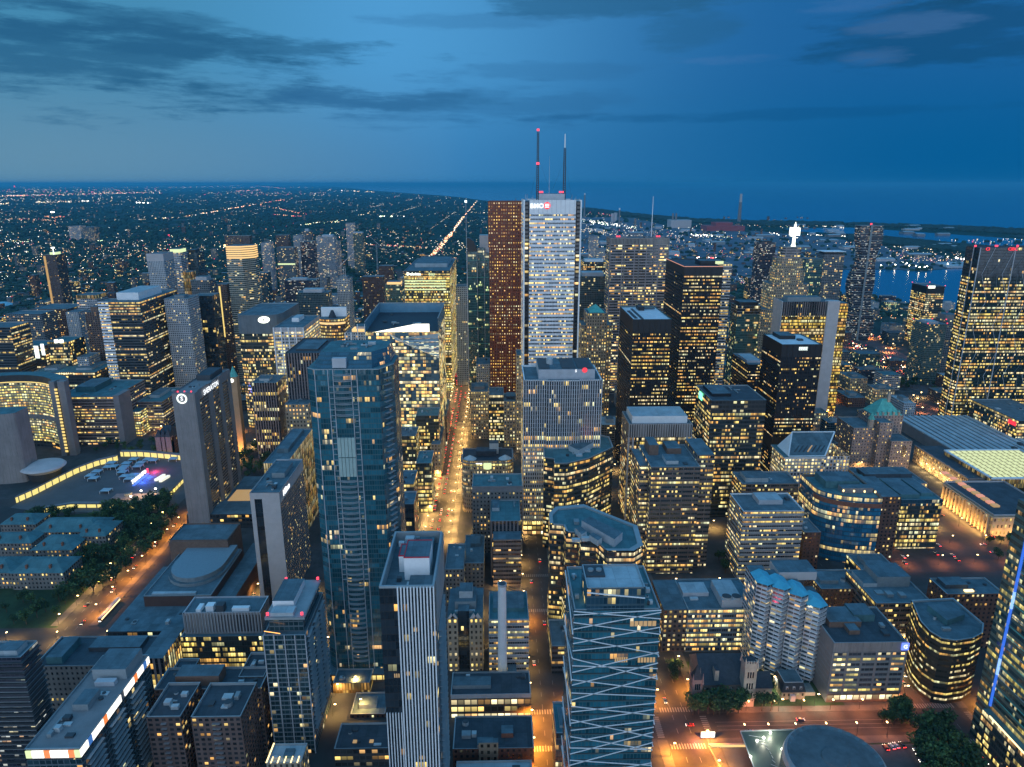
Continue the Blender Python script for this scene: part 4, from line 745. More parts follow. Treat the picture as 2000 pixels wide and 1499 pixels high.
def hotel_tower():
    Y = 400; uL, uR = 597, 739; x0, x1 = at(uL, 724, Y)[0], at(uR, 724, Y)[0]; h = at(670, 722, Y)[1]; w = x1-x0; D = 46; FOOT.append((x0-2, x1+12, Y, Y+D))
    e = empty('hotel_tower', ((x0+x1)/2, Y+D/2, 0), 'tall teal glass hotel tower with a bow fronted balcony bay and a faceted glass crown', 'skyscraper')
    P_ = [(x0, Y+4), (x0+5, Y), (x1, Y), (x1+7, Y+13), (x1+7, Y+D-12), (x1, Y+D), (x0+5, Y+D), (x0, Y+D-6)]
    add(e, 'facade', lambda m: m.prism(P_, 6, h, 'hotel_glass', 'roof_teal'))
    top = at(670, 686, Y+12)[1]
    def cr(m):
        A = [(x0+3, Y+5), (x0+8, Y+2), (x1-4, Y+2), (x1+5, Y+17), (x1+5, Y+D-8), (x1-3, Y+D-3), (x0+8, Y+D-3), (x0+3, Y+D-8)]; Bq = [(x0+(p[0]-x0)*.86+4, Y+8+(p[1]-Y)*.8) for p in A]
        for i in range(8): j = (i+1) % 8; L_ = math.hypot(A[i][0]-A[j][0], A[i][1]-A[j][1])/1.5; m.face([(*A[i], h), (*A[j], h), (*Bq[j], top), (*Bq[i], top)], 'blue_glass', [(i*50, 10), (i*50+L_, 10), (i*50+L_, 14), (i*50, 14)])
        m.face([(*p, top) for p in Bq], 'roof_teal')
    add(e, 'crown', cr)
    add(e, 'crown_panel', lambda m: m.box(x0+w*.36, x0+w*.55, Y+1.6, Y+5, h+.5, top-2, 'pale_metal')); roof_units(e, x0+12, x1-3, Y+12, Y+D-12, top, 9, 6)
    add(e, 'cornice', lambda m: [m.beam((*P_[i], h), (*P_[i+1], h), .5, 'roof_rim') for i in range(3)])
    bx0, bx1 = x0+w*.37, x0+w*.62; bc = (bx0+bx1)/2; br = (bx1-bx0)/2
    nfl = int((h-12)/3.5)
    for k in range(nfl):
        z = h-3.5*(k+1)
        if 8 <= k <= 18: continue
        def f(m):
            arc = [(bc+br*1.06*cos(radians(180+t*18)), Y+.1-2.4*sin(radians(t*18))) for t in range(11)]
            m.prism(arc+[(bx1, Y+.3), (bx0, Y+.3)], z, z+.3, 'roof_rim', 'roof_rim', True)
            for i in range(10): m.beam((*arc[i], z+1.2), (*arc[i+1], z+1.2), .12, 'pale_metal')
        add(e, 'balcony', f)
    add(e, 'pale_panel', lambda m: [m.box(bx0+(bx1-bx0)*i/5+.12, bx0+(bx1-bx0)*(i+1)/5-.12, Y-1.2, Y, h-3.5*19+j*12.6, h-3.5*19+j*12.6+12.1, 'pale_panel') for i in range(5) for j in range(2)])
    for t in (.0, .30, .37, .62, .70): x = x0+w*t+ (5 if t == 0 else 0); add(e, 'mullion', lambda m: m.box(x-.18, x+.18, Y-.5, Y, 6, h, 'pale_metal'))
    for s in (.31, .635):
        for k in range(3, nfl, 1): z = h-3.5*k; add(e, 'side_balcony', lambda m: m.box(x0+w*s, x0+w*(s+.055), Y-1.0, Y, z, z+.25, 'roof_rim')) if k < 40 else None
    d = Vector((7, 13)).normalized(); nrm = Vector((13, -7)).normalized()
    for k in range(1, nfl):
        z = h-3.5*k; a = Vector((x1, Y))+d*4+nrm*.1; c = a+d*6; add(e, 'corner_balcony', lambda m: m.prism([tuple(a), tuple(a+nrm*1.6), tuple(c+nrm*1.6), tuple(c)], z, z+.3, 'roof_rim', 'roof_rim', True)) if k < 45 else None
    add(e, 'podium', lambda m: m.prism(rect(x0-6, x1+14, Y-6, Y+D+6), 0, 6, 'shop_lit', 'roof'))
hotel_tower()
def hilton():
    Y = 482; x0, x1 = at(487, 963, Y)[0], at(545, 963, Y)[0]; h = at(516, 963, Y)[1]; y1 = gz(565, 897, h)[1]; w = x1-x0; FOOT.append((x0, x1, Y, y1))
    e = empty('hotel_tower', ((x0+x1)/2, (Y+y1)/2, 0), 'pale concrete hotel slab with one dark slot down its blank end wall', 'hotel')
    add(e, 'end_wall', lambda m: (m.box(x0, x0+w*.14, Y, Y+.8, 0, h, 'concrete_pale'), m.box(x0+w*.40, x1, Y, Y+.8, 0, h, 'concrete_pale'), m.box(x0+w*.14, x0+w*.40, Y, Y+.8, h-5, h, 'concrete_pale')))
    add(e, 'glass_slot', lambda m: m.prism(rect(x0+w*.14, x0+w*.40, Y+.5, Y+.8), 0, h-5, 'black_gloss'))
    P_ = rect(x0, x1, Y+.8, y1); add(e, 'facade', lambda m: m.prism(P_, 0, h-9, 'hotel_concrete')); add(e, 'crown', lambda m: m.prism(P_, h-9, h-1, 'concrete_pale'))
    roof_part(e, rect(x0, x1, Y, y1), h, 'roof', 'concrete_pale'); add(e, 'penthouse', lambda m: m.box(x0+w*.35, x1-w*.2, Y+(y1-Y)*.45, Y+(y1-Y)*.8, h-1, h+3, 'unit_grey', 'roof')); roof_units(e, x0+2, x1-2, Y+3, y1-3, h-1, 7, 4)
    yy = at(561, 955, 500)[1]; text(e, 'Hilton', (x1+.25, Y+17, h-4.6), 6.6, 'sign_white', rz=90, ext=.2)
hilton()
def sheraton():
    Y = 612; x0, x1 = at(335, 770, Y)[0], at(377, 770, Y)[0]; h = at(356, 769, Y)[1]; y1 = gz(425, 721, h)[1]; w = x1-x0; FOOT.append((x0, x1, Y, y1)); D = y1-Y
    e = empty('hotel_tower', ((x0+x1)/2, (Y+y1)/2, 0), 'tall thin grey hotel slab with a glowing round emblem on its blank end', 'hotel')
    P_ = rect(x0, x1, Y, y1); add(e, 'end_wall', lambda m: m.prism(rect(x0, x1, Y, Y+2), 0, h, 'blank_concrete')); add(e, 'facade', lambda m: m.prism(rect(x0, x1, Y+2, y1), 0, h-9, 'hotel_fins')); add(e, 'crown', lambda m: m.box(x0, x1, Y+2, y1, h-9, h-1.2, 'concrete'))
    roof_part(e, P_, h, 'roof', 'concrete', 2.2)
    for a, c in ((.0, .10), (.36, .46), (.66, .74), (.93, 1)): add(e, 'concrete_pier', lambda m: m.box(x1, x1+1.2, Y+D*a, Y+D*c, 0, h, 'concrete'))
    X, Z = at(355.5, 779, Y)
    def ring(m):
        for i in range(28):
            t, t2 = i*2*pi/28, (i+1)*2*pi/28; m.face([(X+3.3*cos(t), Y-.5, Z+3.3*sin(t)), (X+4.6*cos(t), Y-.5, Z+4.6*sin(t)), (X+4.6*cos(t2), Y-.5, Z+4.6*sin(t2)), (X+3.3*cos(t2), Y-.5, Z+3.3*sin(t2))][::-1], 'screen_white')
    add(e, 'sign_ring', ring); text(e, 'S', (X, Y-.6, Z), 5.4, 'sign_white')
    text(e, 'SHERATON', (x1+1.5, Y+D*.42, h-5.2), 7.0, 'sign_white', rz=90, ext=.05, name='sign')
    add(e, 'roof_plant', lambda m: m.box(x0+3, x1-3, Y+D*.55, Y+D*.9, h-2, h+4, 'unit_dark', 'roof_dark')); roof_units(e, x0+2, x1-2, Y+5, Y+D*.5, h-2.2, 7, 12)
    for k in range(3): beacon(e, x0+2+k*6, Y+8, h-2, .7)
    q = (x1+1.3, x1+62, Y+30, Y+95); add(e, 'podium', lambda m: m.prism(rect(*q), 0, 12, 'shop_lit', 'roof')); add(e, 'podium', lambda m: m.prism(rect(x0-2, x1+44, Y+1, Y+29), 0, 14, 'podium_dark', 'roof')); FOOT.append(q)
    add(e, 'lit_terrace', lambda m: m.box(q[0]+4, q[1]-6, q[2]+4, q[2]+30, 12.1, 12.5, 'dim_warm'))
sheraton()
# ================= lower left =================
b = B('apartment_tower', 'glassy condominium with four red corner beacons on its flat roof, at the lower left', 514, 596, 1241, 335, 1158, 'condo_glass', 'apartment tower', pent=[], n=0, z0=0)
def rb(b):
    e = b['e']; x0, x1, y0, y1, h = b['x0'], b['x1'], b['y0'], b['y1'], b['h']
    u = rect(x0+1, x1-1, y0+3, y1-1); add(e, 'upper_storey', lambda m: m.prism(rect(x0+2, x1-2, y0+5, y1-2), h-1, h+8, 'condo_glass')); roof_part(e, u, h+9, 'roof', 'roof_rim')
    add(e, 'roof_slab', lambda m: m.box(x0+.5, x1-.5, y0+3, y1-1, h+7.4, h+8.8, 'roof_rim')); D = y1-y0; w = x1-x0
    add(e, 'penthouse', lambda m: m.box(x0+w*.1, x0+w*.62, y0+D*.3, y0+D*.85, h+7.8, h+13, 'white_paint', 'roof')); add(e, 'penthouse', lambda m: m.box(x0+w*.15, x0+w*.7, y0+D*.1, y0+D*.26, h+7.8, h+11, 'unit_light', 'roof_pale'))
    for x, y in ((x0+2, y0+4), (x1-2, y0+4), (x0+2, y1-2), (x1-2, y1-2)): beacon(e, x, y, h+9, .8)
    add(e, 'terrace_light', lambda m: m.beam((x0+.5, y0+.6, h+2.2), (x0+w*.4, y0+.6, h+.6), .22, 'orange_light'))
    for k in range(1, 22):
        z = h-k*3.0
        for a in (.06, .38, .68): add(e, 'balcony', lambda m: m.box(x1, x1+1.6, y0+D*a, y0+D*(a+.24), z-.25, z, 'roof_rim'))
    for t in (0, .25, .5, .75, 1): x = x0+w*t; add(e, 'rib', lambda m: m.box(x-.25, x+.25, y0-.5, y0, 0, h, 'pale_metal'))
rb(b)
b = B('office_block', 'glassy office with a finned roof storey, behind the condominium with red corner beacons', 352, 515, 1243, 398, 1205, 'half_lit_glass', pent=[], n=0)
e = b['e']; X0, X1 = at(357, 1196, 402)[0], at(508, 1196, 402)[0]; ht = at(430, 1196, 402)[1]; y2 = gz(440, 1165, ht)[1]
add(e, 'fin_storey', lambda m: m.prism(rect(X0, X1, 402, y2), b['h']-1, ht-1, 'fins_dim')); roof_part(e, rect(X0, X1, 402, y2), ht, 'roof', 'pale_metal'); fins(e, X0, X1, 402, b['h'], ht, 26, 'pale_metal', .4, .5)
for q_ in ((.28, .38, 404, 409, 3, 'white_paint'), (.42, .52, 403, 408, 4, 'unit_dark'), (.16, .22, 403, 410, 1.5, 'white_paint'), (.62, .84, 404, 407, 1.4, 'white_paint')): add(e, 'roof_plant', lambda m: m.box(X0+(X1-X0)*q_[0], X0+(X1-X0)*q_[1], q_[2], q_[3], ht-1, ht+q_[4], q_[5]))
b = B('office_block', 'dark stone office with a long black roof and few lit windows at the lower left', 64, 272, 1300, 372, 1243, 'stone_punched', pent=[(.1, .25, .1, .8, 5, 'roof_teal'), (.4, .9, .5, .9, 3, 'unit_dark')], n=9, roof='roof_dark')
add(b['e'], 'wing', lambda m: m.prism(rect(b['x1'], b['x1']+13, b['y0']+3, b['y1']+6), 0, b['h']+2, 'brown_stripes', 'roof'))
def long_sign():
    h = 66; p0 = gz(155, 1462, h); p1 = gz(252, 1312, h); x1 = p0[0]; y0 = p0[1]; x0 = gz(52, 1458, h)[0]; y1 = p1[1]+14; FOOT.append((x0, x1, y0, y1))
    e = empty('apartment_block', ((x0+x1)/2, (y0+y1)/2, 0), 'long building with a glowing strip of white, orange and blue panels under its roof edge', 'apartment block')
    add(e, 'facade', lambda m: m.prism(rect(x0, x1, y0, y1), 0, h-6, 'condo_glass'))
    cols = ['white_panel', 'white_panel', 'white_panel', 'orange_panel', 'white_panel', 'white_panel', 'white_panel', 'blue_panel', 'white_panel', 'white_panel', 'white_panel', 'white_panel', 'white_panel', 'white_panel', 'orange_panel', 'white_panel']
    n = 20; D = y1-y0
    for k in range(n):
        if k == 11: continue
        add(e, 'lit_panel', lambda m: m.box(x1-.4, x1+.1, y0+D*k/n+.15, y0+D*(k+1)/n-.15, h-5, h-1.2, cols[(k*3+1) % 16]))
    n = 9
    for k in range(n): add(e, 'lit_panel', lambda m: m.box(x0+(x1-x0)*k/n+.1, x0+(x1-x0)*(k+1)/n-.1, y0-.1, y0+.4, h-5, h-1.2, ['pale_green_glow', 'white_panel', 'white_panel', 'orange_panel', 'white_panel', 'white_panel', 'white_panel', 'orange_panel', 'pale_green_glow'][k]))
    add(e, 'attic', lambda m: m.box(x0+.5, x1-.5, y0+.5, y1, h-6, h-1, 'concrete')); roof_part(e, rect(x0, x1, y0, y1), h, 'roof', 'roof_rim'); w = x1-x0
    add(e, 'penthouse', lambda m: (m.box(x0+w*.3, x0+w*.6, y0+D*.38, y0+D*.55, h-1, h+2.5, 'unit_grey', 'roof'), m.box(x0+w*.2, x1-w*.1, y0+D*.72, y0+D*.98, h-1, h+5, 'roof_rim', 'roof'), m.box(x0+w*.35, x0+w*.75, y0+D*.64, y0+D*.69, h-1, h+1.5, 'pale_metal'))); roof_units(e, x0+2, x1-2, y0+3, y0+D*.6, h-1, 8, 31)
    for k in range(16):
        z = h-9-k*3.2
        for j in range(3): add(e, 'balcony', lambda m: m.box(x1, x1+1.5, y0+D*(.05+j*.3), y0+D*(.25+j*.3), z-.25, z, 'roof_rim'))
long_sign()
def h_block():
    e = empty('apartment_block', (at(410, 1340, 320)[0], 325, 0), 'brown brick apartment block of blunt wings with sunken roof terraces at the bottom', 'apartment block')
    for uL, uR, v, Y, D in ((285, 352, 1400, 306, 26), (372, 470, 1400, 306, 26), (300, 510, 1345, 332, 18), (318, 360, 1335, 345, 22), (465, 515, 1322, 342, 22)):
        a, c = at(uL, v, Y)[0], at(uR, v, Y)[0]; z = at((uL+uR)/2, v, Y)[1]; FOOT.append((a, c, Y, Y+D))
        add(e, 'wing', lambda m: m.prism(rect(a, c, Y, Y+D), 0, z-.6, 'condo_brick')); roof_part(e, rect(a, c, Y, Y+D), z, 'roof_dark', 'roof_rim', 1.6); roof_units(e, a+1, c-1, Y+2, Y+D-2, z-1.6, 5, uL)
        if uL in (285, 372):
            for k in range(13): add(e, 'balcony', lambda m: m.box(a+(c-a)*.42, a+(c-a)*.58, Y-1.3, Y, z-4-k*3, z-3.7-k*3, 'concrete'))
    a, c = at(345, 1345, 336)[0], at(430, 1345, 336)[0]; add(e, 'penthouse', lambda m: m.box(a, c, 336, 346, 40, at(400, 1330, 336)[1]+3, 'brick_brown', 'roof'))
h_block()
b = B('apartment_tower', 'dark slab with rows of balconies cut off by the left edge, lowest on the left', -90, 40, 1285, 318, 14, 'condo_dark', 'apartment tower', pent=[(.6, .9, .2, .8, 3, 'roof_pale')], n=3)
for k in range(1, 22): add(b['e'], 'balcony', lambda m: m.box(b['x0'], b['x1']+1.4, b['y0']-1.4, b['y1'], b['h']-k*3.1, b['h']-k*3.1+.5, 'rim_dark'))
b = B('pavilion', 'small block with glowing roof edge strips at the bottom, below the red beaconed condominium', 520, 588, 1490, 300, 1452, 'stone_lit', 'pavilion', pent=[(.42, .7, .3, .7, 1.5, 'roof_teal')], n=2, roof='roof_pale')
for k in range(5): add(b['e'], 'light_strip', lambda m: m.box(b['x0']+b['w']*(.12+k*.19), b['x0']+b['w']*(.12+k*.19)+.5, b['y0']-.3, b['y0']+b['D']*.3, b['h'], b['h']+.3, 'warm_light'))
add(b['e'], 'light_strip', lambda m: m.box(b['x0']-.3, b['x0']+.3, b['y0'], b['y1'], b['h'], b['h']+.3, 'warm_light'))
b = B('brick_house', 'low brown brick block between the teal hotel tower and the white finned one', 684, 752, 1395, 362, 1352, 'brick_punched', pent=[(.2, .7, .3, .7, 3, 'unit_light')], n=4)
b = B('pavilion', 'narrow glowing glass pavilion at the foot of the teal hotel tower', 650, 722, 1334, 384, 14, 'fin_gold', 'pavilion', pent=[], n=2)
b = B('warehouse', 'black flat roof with two small skylights at the bottom, left of the finned white tower', 652, 762, 1462, 325, 1412, 'podium_dark', 'warehouse', pent=[], n=4, roof='roof_dark')
for k in (.3, .6): add(b['e'], 'skylight', lambda m: m.box(b['x0']+b['w']*k, b['x0']+b['w']*k+2.2, b['y0']+5, b['y0']+7, b['zr'], b['zr']+.6, 'dim_warm'))
# opera house
def opera():
    e = empty('opera_house', (at(370, 1100, 480)[0], 500, 0), 'dark brick opera house with a tall fly tower and a curved auditorium roof', 'theatre')
    h1 = 24; a, c = gz(283, 1160, h1)[0], gz(412, 1162, h1)[0]; y0 = gz(350, 1163, h1)[1]; y1 = gz(380, 1075, h1)[1]
    add(e, 'hall', lambda m: m.prism(rect(a, c, y0, y1), 0, h1-1, 'brick_dark', 'roof')); roof_part(e, rect(a, c, y0, y1), h1, 'roof', 'roof_rim')
    h2 = 36; b0, b1 = gz(330, 1055, h2)[0], gz(444, 1055, h2)[0]; z0_, z1_ = gz(390, 1055, h2)[1], gz(390, 1033, h2)[1]
    add(e, 'fly_tower', lambda m: m.box(b0, b1, z0_, z1_+10, 0, h2-1, 'brick_brown', 'roof')); roof_part(e, rect(b0, b1, z0_, z1_+10), h2, 'roof', 'brick_brown')
    cx, cy = (a+c)/2+2, (y0+y1)/2+4; w, d = (c-a)*.40, (y1-y0)*.34
    P_ = [(cx+w*cos(radians(180+t*15)), cy+d*sin(radians(180+t*15))) for t in range(13)]+[(cx+w, y1-1), (cx-w, y1-1)]
    add(e, 'auditorium_roof', lambda m: m.prism(P_, h1-1, h1+5, 'unit_grey', 'roof_seam')); add(e, 'auditorium_roof', lambda m: m.prism([(cx+(p[0]-cx)*1.12, cy+(p[1]-cy)*1.1 if p[1] < y1-2 else p[1]) for p in P_], h1-1, h1+1.5, 'unit_grey', 'roof'))
    add(e, 'skylight', lambda m: m.box(a+5, c-12, y0+2, y0+5, h1-1, h1+.3, 'roof_pale')); x3 = gz(470, 1110, 14)[0]
    add(e, 'side_wing', lambda m: m.prism(rect(c, c+14, y0+8, z1_+10), 0, 17, 'brick_dark', 'roof')); 
    add(e, 'lobby', lambda m: (m.prism(rect(a-12, c-2, y0-30, y0), 0, 15, 'podium_dark', 'roof'), m.prism(rect(a-12, a, y0, y1-10), 0, 15, 'podium_dark', 'roof'))); roof_units(e, a-10, c-4, y0-28, y0-2, 15, 5, 2)
    FOOT.append((a-12, c+14, y0-30, z1_+10))
opera()
# old law courts with teal roofs
for i, (uL, uR, v, h_, Db) in enumerate(((0, 68, 1025, 14, 60), (60, 190, 1040, 15, 1012), (-30, 60, 1062, 14, 1040), (60, 140, 1075, 15, 1045), (20, 122, 1120, 15, 1088), (-60, 20, 1120, 14, 1088), (150, 205, 1048, 17, 1018))):
    x0, y0 = gz(uL, v, h_); x1 = gz(uR, v, h_)[0]; y1 = gz((uL+uR)/2, Db, h_)[1] if Db > 300 else y0+22
    lab = ('law court wing with a low hipped teal roof, at the left edge above the others', 'broad law court wing with a hipped teal roof and lit gable beside the dark trees', 'law court range with a ridged teal roof at the left edge, in the middle row', 'central law court range with two small roof dormers', 'front law court range with a dark teal roof and one row of lit windows', 'law court wing cut by the left edge, lowest of the teal roofed group', 'tall striped stone end of the law courts, closest to the park trees')[i]
    e = empty('court_house', ((x0+x1)/2, (y0+y1)/2, 0), lab, 'court house'); FOOT.append((x0, x1, y0, y1))
    add(e, 'facade', lambda m: m.prism(rect(x0, x1, y0, y1), 0, h_, 'stone_punched'))
    def hip(m):
        k = min(x1-x0, y1-y0)*.42; A = [(x0-.6, y0-.6), (x1+.6, y0-.6), (x1+.6, y1+.6), (x0-.6, y1+.6)]; Q = [(x0+k, y0+k), (x1-k, y0+k), (x1-k, y1-k), (x0+k, y1-k)]
        for j in range(4): l = (j+1) % 4; m.face([(*A[j], h_), (*A[l], h_), (*Q[l], h_+k*.55), (*Q[j], h_+k*.55)], 'roof_teal')
        m.face([(*q, h_+k*.55) for q in Q], 'roof_teal')
    add(e, 'roof', hip)
    for k in range(2): xx = x0+(x1-x0)*(.25+.45*k); add(e, 'chimney', lambda m: m.box(xx, xx+1.4, y0+3, y0+5, h_, h_+5, 'brick', 'brick'))
# ================= right of centre, near =================
def church():
    Y = 367; e = empty('church', (at(1410, 1390, Y)[0], Y+18, 0), 'dark slate roofed stone church with a square pinnacled tower, among trees by the street corner', 'church')
    x0, x1 = at(1368, 1345, Y+6)[0], at(1455, 1345, Y+6)[0]; y0, y1 = Y+4, Y+32; he = 13; hr = 25
    add(e, 'nave_wall', lambda m: m.prism(rect(x0, x1, y0, y1), 0, he, 'church_wall')); yc = (y0+y1)/2
    add(e, 'nave_roof', lambda m: (m.face([(x0-.5, y0-1, he), (x1+.5, y0-1, he), (x1+.5, yc, hr), (x0-.5, yc, hr)], 'slate'), m.face([(x1+.5, y1+1, he), (x0-.5, y1+1, he), (x0-.5, yc, hr), (x1+.5, yc, hr)], 'slate'), m.face([(x0-.5, y0-1, he), (x0-.5, yc, hr), (x0-.5, y1+1, he)], 'stone_rose'), m.face([(x1+.5, y0-1, he), (x1+.5, y1+1, he), (x1+.5, yc, hr)], 'stone_rose')))
    for xx, w_, mat_, zt in ((at(1452, 1330, Y)[0], 7.5, 'stone', 31), (at(1352, 1340, Y)[0], 6.0, 'stone_rose', 20)):
        ty = Y-1; nm = 'tower' if w_ > 7 else 'turret'
        add(e, nm, lambda m: m.box(xx, xx+w_, ty, ty+w_, 0, zt, mat_, 'slate'))
        for i in (0, 1):
            for j in (0, 1): add(e, 'pinnacle', lambda m: m.cyl(xx+w_*i, ty+w_*j, .9, zt-3, zt+4.5, mat_, 6, .1))
        for z in (6, 13, 21):
            if z+5 < zt: add(e, 'belfry_window', lambda m: [m.box(xx+w_*k-.45, xx+w_*k+.45, ty-.08, ty-.02, z, z+4.2, 'glass_dark') for k in (.3, .5, .7)])
        if nm == 'turret':
            add(e, 'turret_roof', lambda m: [m.face([a, c, (xx+w_/2, ty+w_/2, zt+9)], 'slate') for a, c in (((xx, ty, zt), (xx+w_, ty, zt)), ((xx+w_, ty, zt), (xx+w_, ty+w_, zt)), ((xx+w_, ty+w_, zt), (xx, ty+w_, zt)), ((xx, ty+w_, zt), (xx, ty, zt)))])
        else:
            for k in range(5): add(e, 'merlon', lambda m: m.box(xx+k*1.6, xx+k*1.6+.9, ty, ty+.8, zt, zt+1.6, mat_))
    for k in range(6): xx = x0+3+k*(x1-x0-5)/6; add(e, 'lancet_window', lambda m: m.box(xx, xx+1.3, y0-.08, y0-.02, 3, 10.5, 'glass_dark'))
    for k in range(7): xx = x0+1.4+k*(x1-x0-3)/6; add(e, 'buttress', lambda m: m.box(xx, xx+.8, y0-1.4, y0, 0, 10.5, 'stone'))
    add(e, 'dormer', lambda m: m.box(x0+8, x0+10.5, y0+1, y0+6, 13, 22, 'stone', 'slate'))
    x2 = at(1478, 1330, Y)[0]; add(e, 'chapel', lambda m: (m.box(x2, x2+13, Y+6, Y+20, 0, 8, 'stone'), m.face([(x2-.4, Y+5.5, 8), (x2+13.4, Y+5.5, 8), (x2+13.4, Y+13, 15), (x2-.4, Y+13, 15)], 'slate'), m.face([(x2+13.4, Y+20.5, 8), (x2-.4, Y+20.5, 8), (x2-.4, Y+13, 15), (x2+13.4, Y+13, 15)], 'slate'), m.face([(x2+13.4, Y+5.5, 8), (x2+13.4, Y+20.5, 8), (x2+13.4, Y+13, 15)], 'stone')))
    FOOT.append((x0-8, x2+13, Y-2, y1))
church()
def white_condo():
    e = empty('apartment_tower', (at(1550, 1300, 392)[0], 400, 0), 'white stepped balcony condominium with bright turquoise roofs beside the church', 'apartment tower')
    segs = ((1483, 1516, 1128, 400), (1515, 1549, 1137, 396), (1548, 1584, 1150, 392), (1582, 1621, 1172, 388))
    for i, (uL, uR, v, Y) in enumerate(segs):
        a, c = at(uL, v, Y)[0], at(uR, v, Y)[0]; z = at((uL+uR)/2, v+14, Y)[1]; w = c-a; FOOT.append((a, c, Y, Y+24))
        add(e, 'wing', lambda m: m.prism([(a, Y+3), (a+w*.5, Y-1), (c, Y+2), (c, Y+24), (a, Y+24)], 0, z, 'condo_white', 'roof'))
        add(e, 'turquoise_roof', lambda m: (m.face([(a-.3, Y+2.6, z), (a+w*.5, Y-1.6, z), (a+w*.5, Y+8, z+2.8)], 'copper_blue'), m.face([(a+w*.5, Y-1.6, z), (c+.3, Y+1.6, z), (a+w*.5, Y+8, z+2.8)], 'copper_blue'), m.face([(c+.3, Y+1.6, z), (c+.3, Y+15, z), (a+w*.5, Y+15, z+2.8), (a+w*.5, Y+8, z+2.8)], 'copper_blue'), m.face([(a-.3, Y+15, z), (a-.3, Y+2.6, z), (a+w*.5, Y+8, z+2.8), (a+w*.5, Y+15, z+2.8)], 'copper_blue')))
        for k in range(1, 23):
            zz = z-k*3.0
            if zz > 3: add(e, 'balcony', lambda m: (m.prism([(a+w*.12, Y+2), (a+w*.5, Y-2.4), (a+w*.9, Y+.6), (a+w*.9, Y+1.8), (a+w*.5, Y-.9)], zz-.25, zz, 'white_paint', 'white_paint', True), m.prism([(a+w*.5, Y-2.4), (a+w*.9, Y+.6), (a+w*.9, Y+.7), (a+w*.5, Y-2.3)], zz, zz+1.0, 'pale_metal', 'pale_metal')))
    a, c = at(1525, 1110, 410)[0], at(1600, 1110, 410)[0]; add(e, 'penthouse', lambda m: m.box(a, c, 412, 428, 60, at(1560, 1118, 412)[1], 'concrete_pale', 'roof'))
white_condo()
def mansion():
    Y = 372; a, c = at(1528, 1350, Y)[0], at(1573, 1350, Y)[0]; z = at(1550, 1352, Y)[1]; D = 15; FOOT.append((a, c+8, Y, Y+D))
    e = empty('mansion', ((a+c)/2, Y+D/2, 0), 'small stone mansion with a steep dark mansard roof and three dormers, right of the church', 'mansion')
    add(e, 'facade', lambda m: m.prism(rect(a, c, Y, Y+D), 0, z, 'stone_lit'))
    def mr(m):
        A = rect(a-.4, c+.4, Y-.4, Y+D+.4); Q = rect(a+1.4, c-1.4, Y+1.4, Y+D-1.4)
        for j in range(4): l = (j+1) % 4; m.face([(*A[j], z), (*A[l], z), (*Q[l], z+6), (*Q[j], z+6)], 'slate')
        m.face([(*q, z+6) for q in Q], 'roof')
    add(e, 'mansard_roof', mr); add(e, 'roof_edge', lambda m: [m.beam((*p, z+6.1), (*q, z+6.1), .35, 'pale_metal') for p, q in ((((a+1.4, Y+1.4)), (c-1.4, Y+1.4)), ((a+1.4, Y+1.4), (a+1.4, Y+D-1.4)), ((c-1.4, Y+1.4), (c-1.4, Y+D-1.4)))])
    for k in (.2, .5, .8): x = a+(c-a)*k; add(e, 'dormer', lambda m: (m.box(x-.7, x+.7, Y+.1, Y+1.6, z+1.3, z+3.6, 'concrete_pale'), m.box(x-.4, x+.4, Y+.02, Y+.08, z+1.6, z+3.1, 'glass_dark')))
    add(e, 'annex', lambda m: m.box(c, c+8, Y+3, Y+12, 0, z-3, 'stone', 'roof')); add(e, 'porch', lambda m: m.box(a+5, a+8, Y-2, Y, 0, 4, 'concrete_pale'))
mansion()
b = B('office_block', 'grey concrete office with a gridded front of lit windows and a blue square emblem', 1630, 1773, 1255, 369, 1185, 'grey_panel_lit', pent=[(.1, .55, .45, .9, 4, 'brick_brown'), (.5, .8, .6, .95, 5, 'roof_teal'), (.3, .45, .25, .45, 3, 'brick_brown')], n=9, crown=(6.5, 'blank_concrete'), roof='roof_dark', base=(6, 'shop_lit'))
X, Z = at(1767, 1262, b['y0']); add(b['e'], 'emblem', lambda m: (m.box(X-2.2, X+2.2, b['y0']-.9, b['y0']-.3, Z-2.4, Z+2.4, 'blue_sign'))); text(b['e'], 'G', (X, b['y0']-1.0, Z), 3.6, 'sign_white', name='emblem_mark')
add(b['e'], 'blank_side', lambda m: m.box(b['x0']-.25, b['x0']-.02, b['y0'], b['y1'], 0, b['h']-.5, 'concrete')); fins(b['e'], b['x0'], b['x1'], b['y0'], 6, b['h']-6.5, 6, 'concrete', 1.2, .35, 'pier')
poly_roof('office_block', 'dark round fronted office with yellow lit curved storeys, right of the blue emblem', [(1780, 1172), (1862, 1168), (1922, 1218), (1920, 1236), (1902, 1246), (1868, 1251), (1840, 1247), (1815, 1232), (1797, 1212)], 46, 'dark_curved', 'roof', pents=[([(1812, 1182), (1858, 1178), (1885, 1200), (1850, 1212)], 'roof_teal', 3)], seed=8)
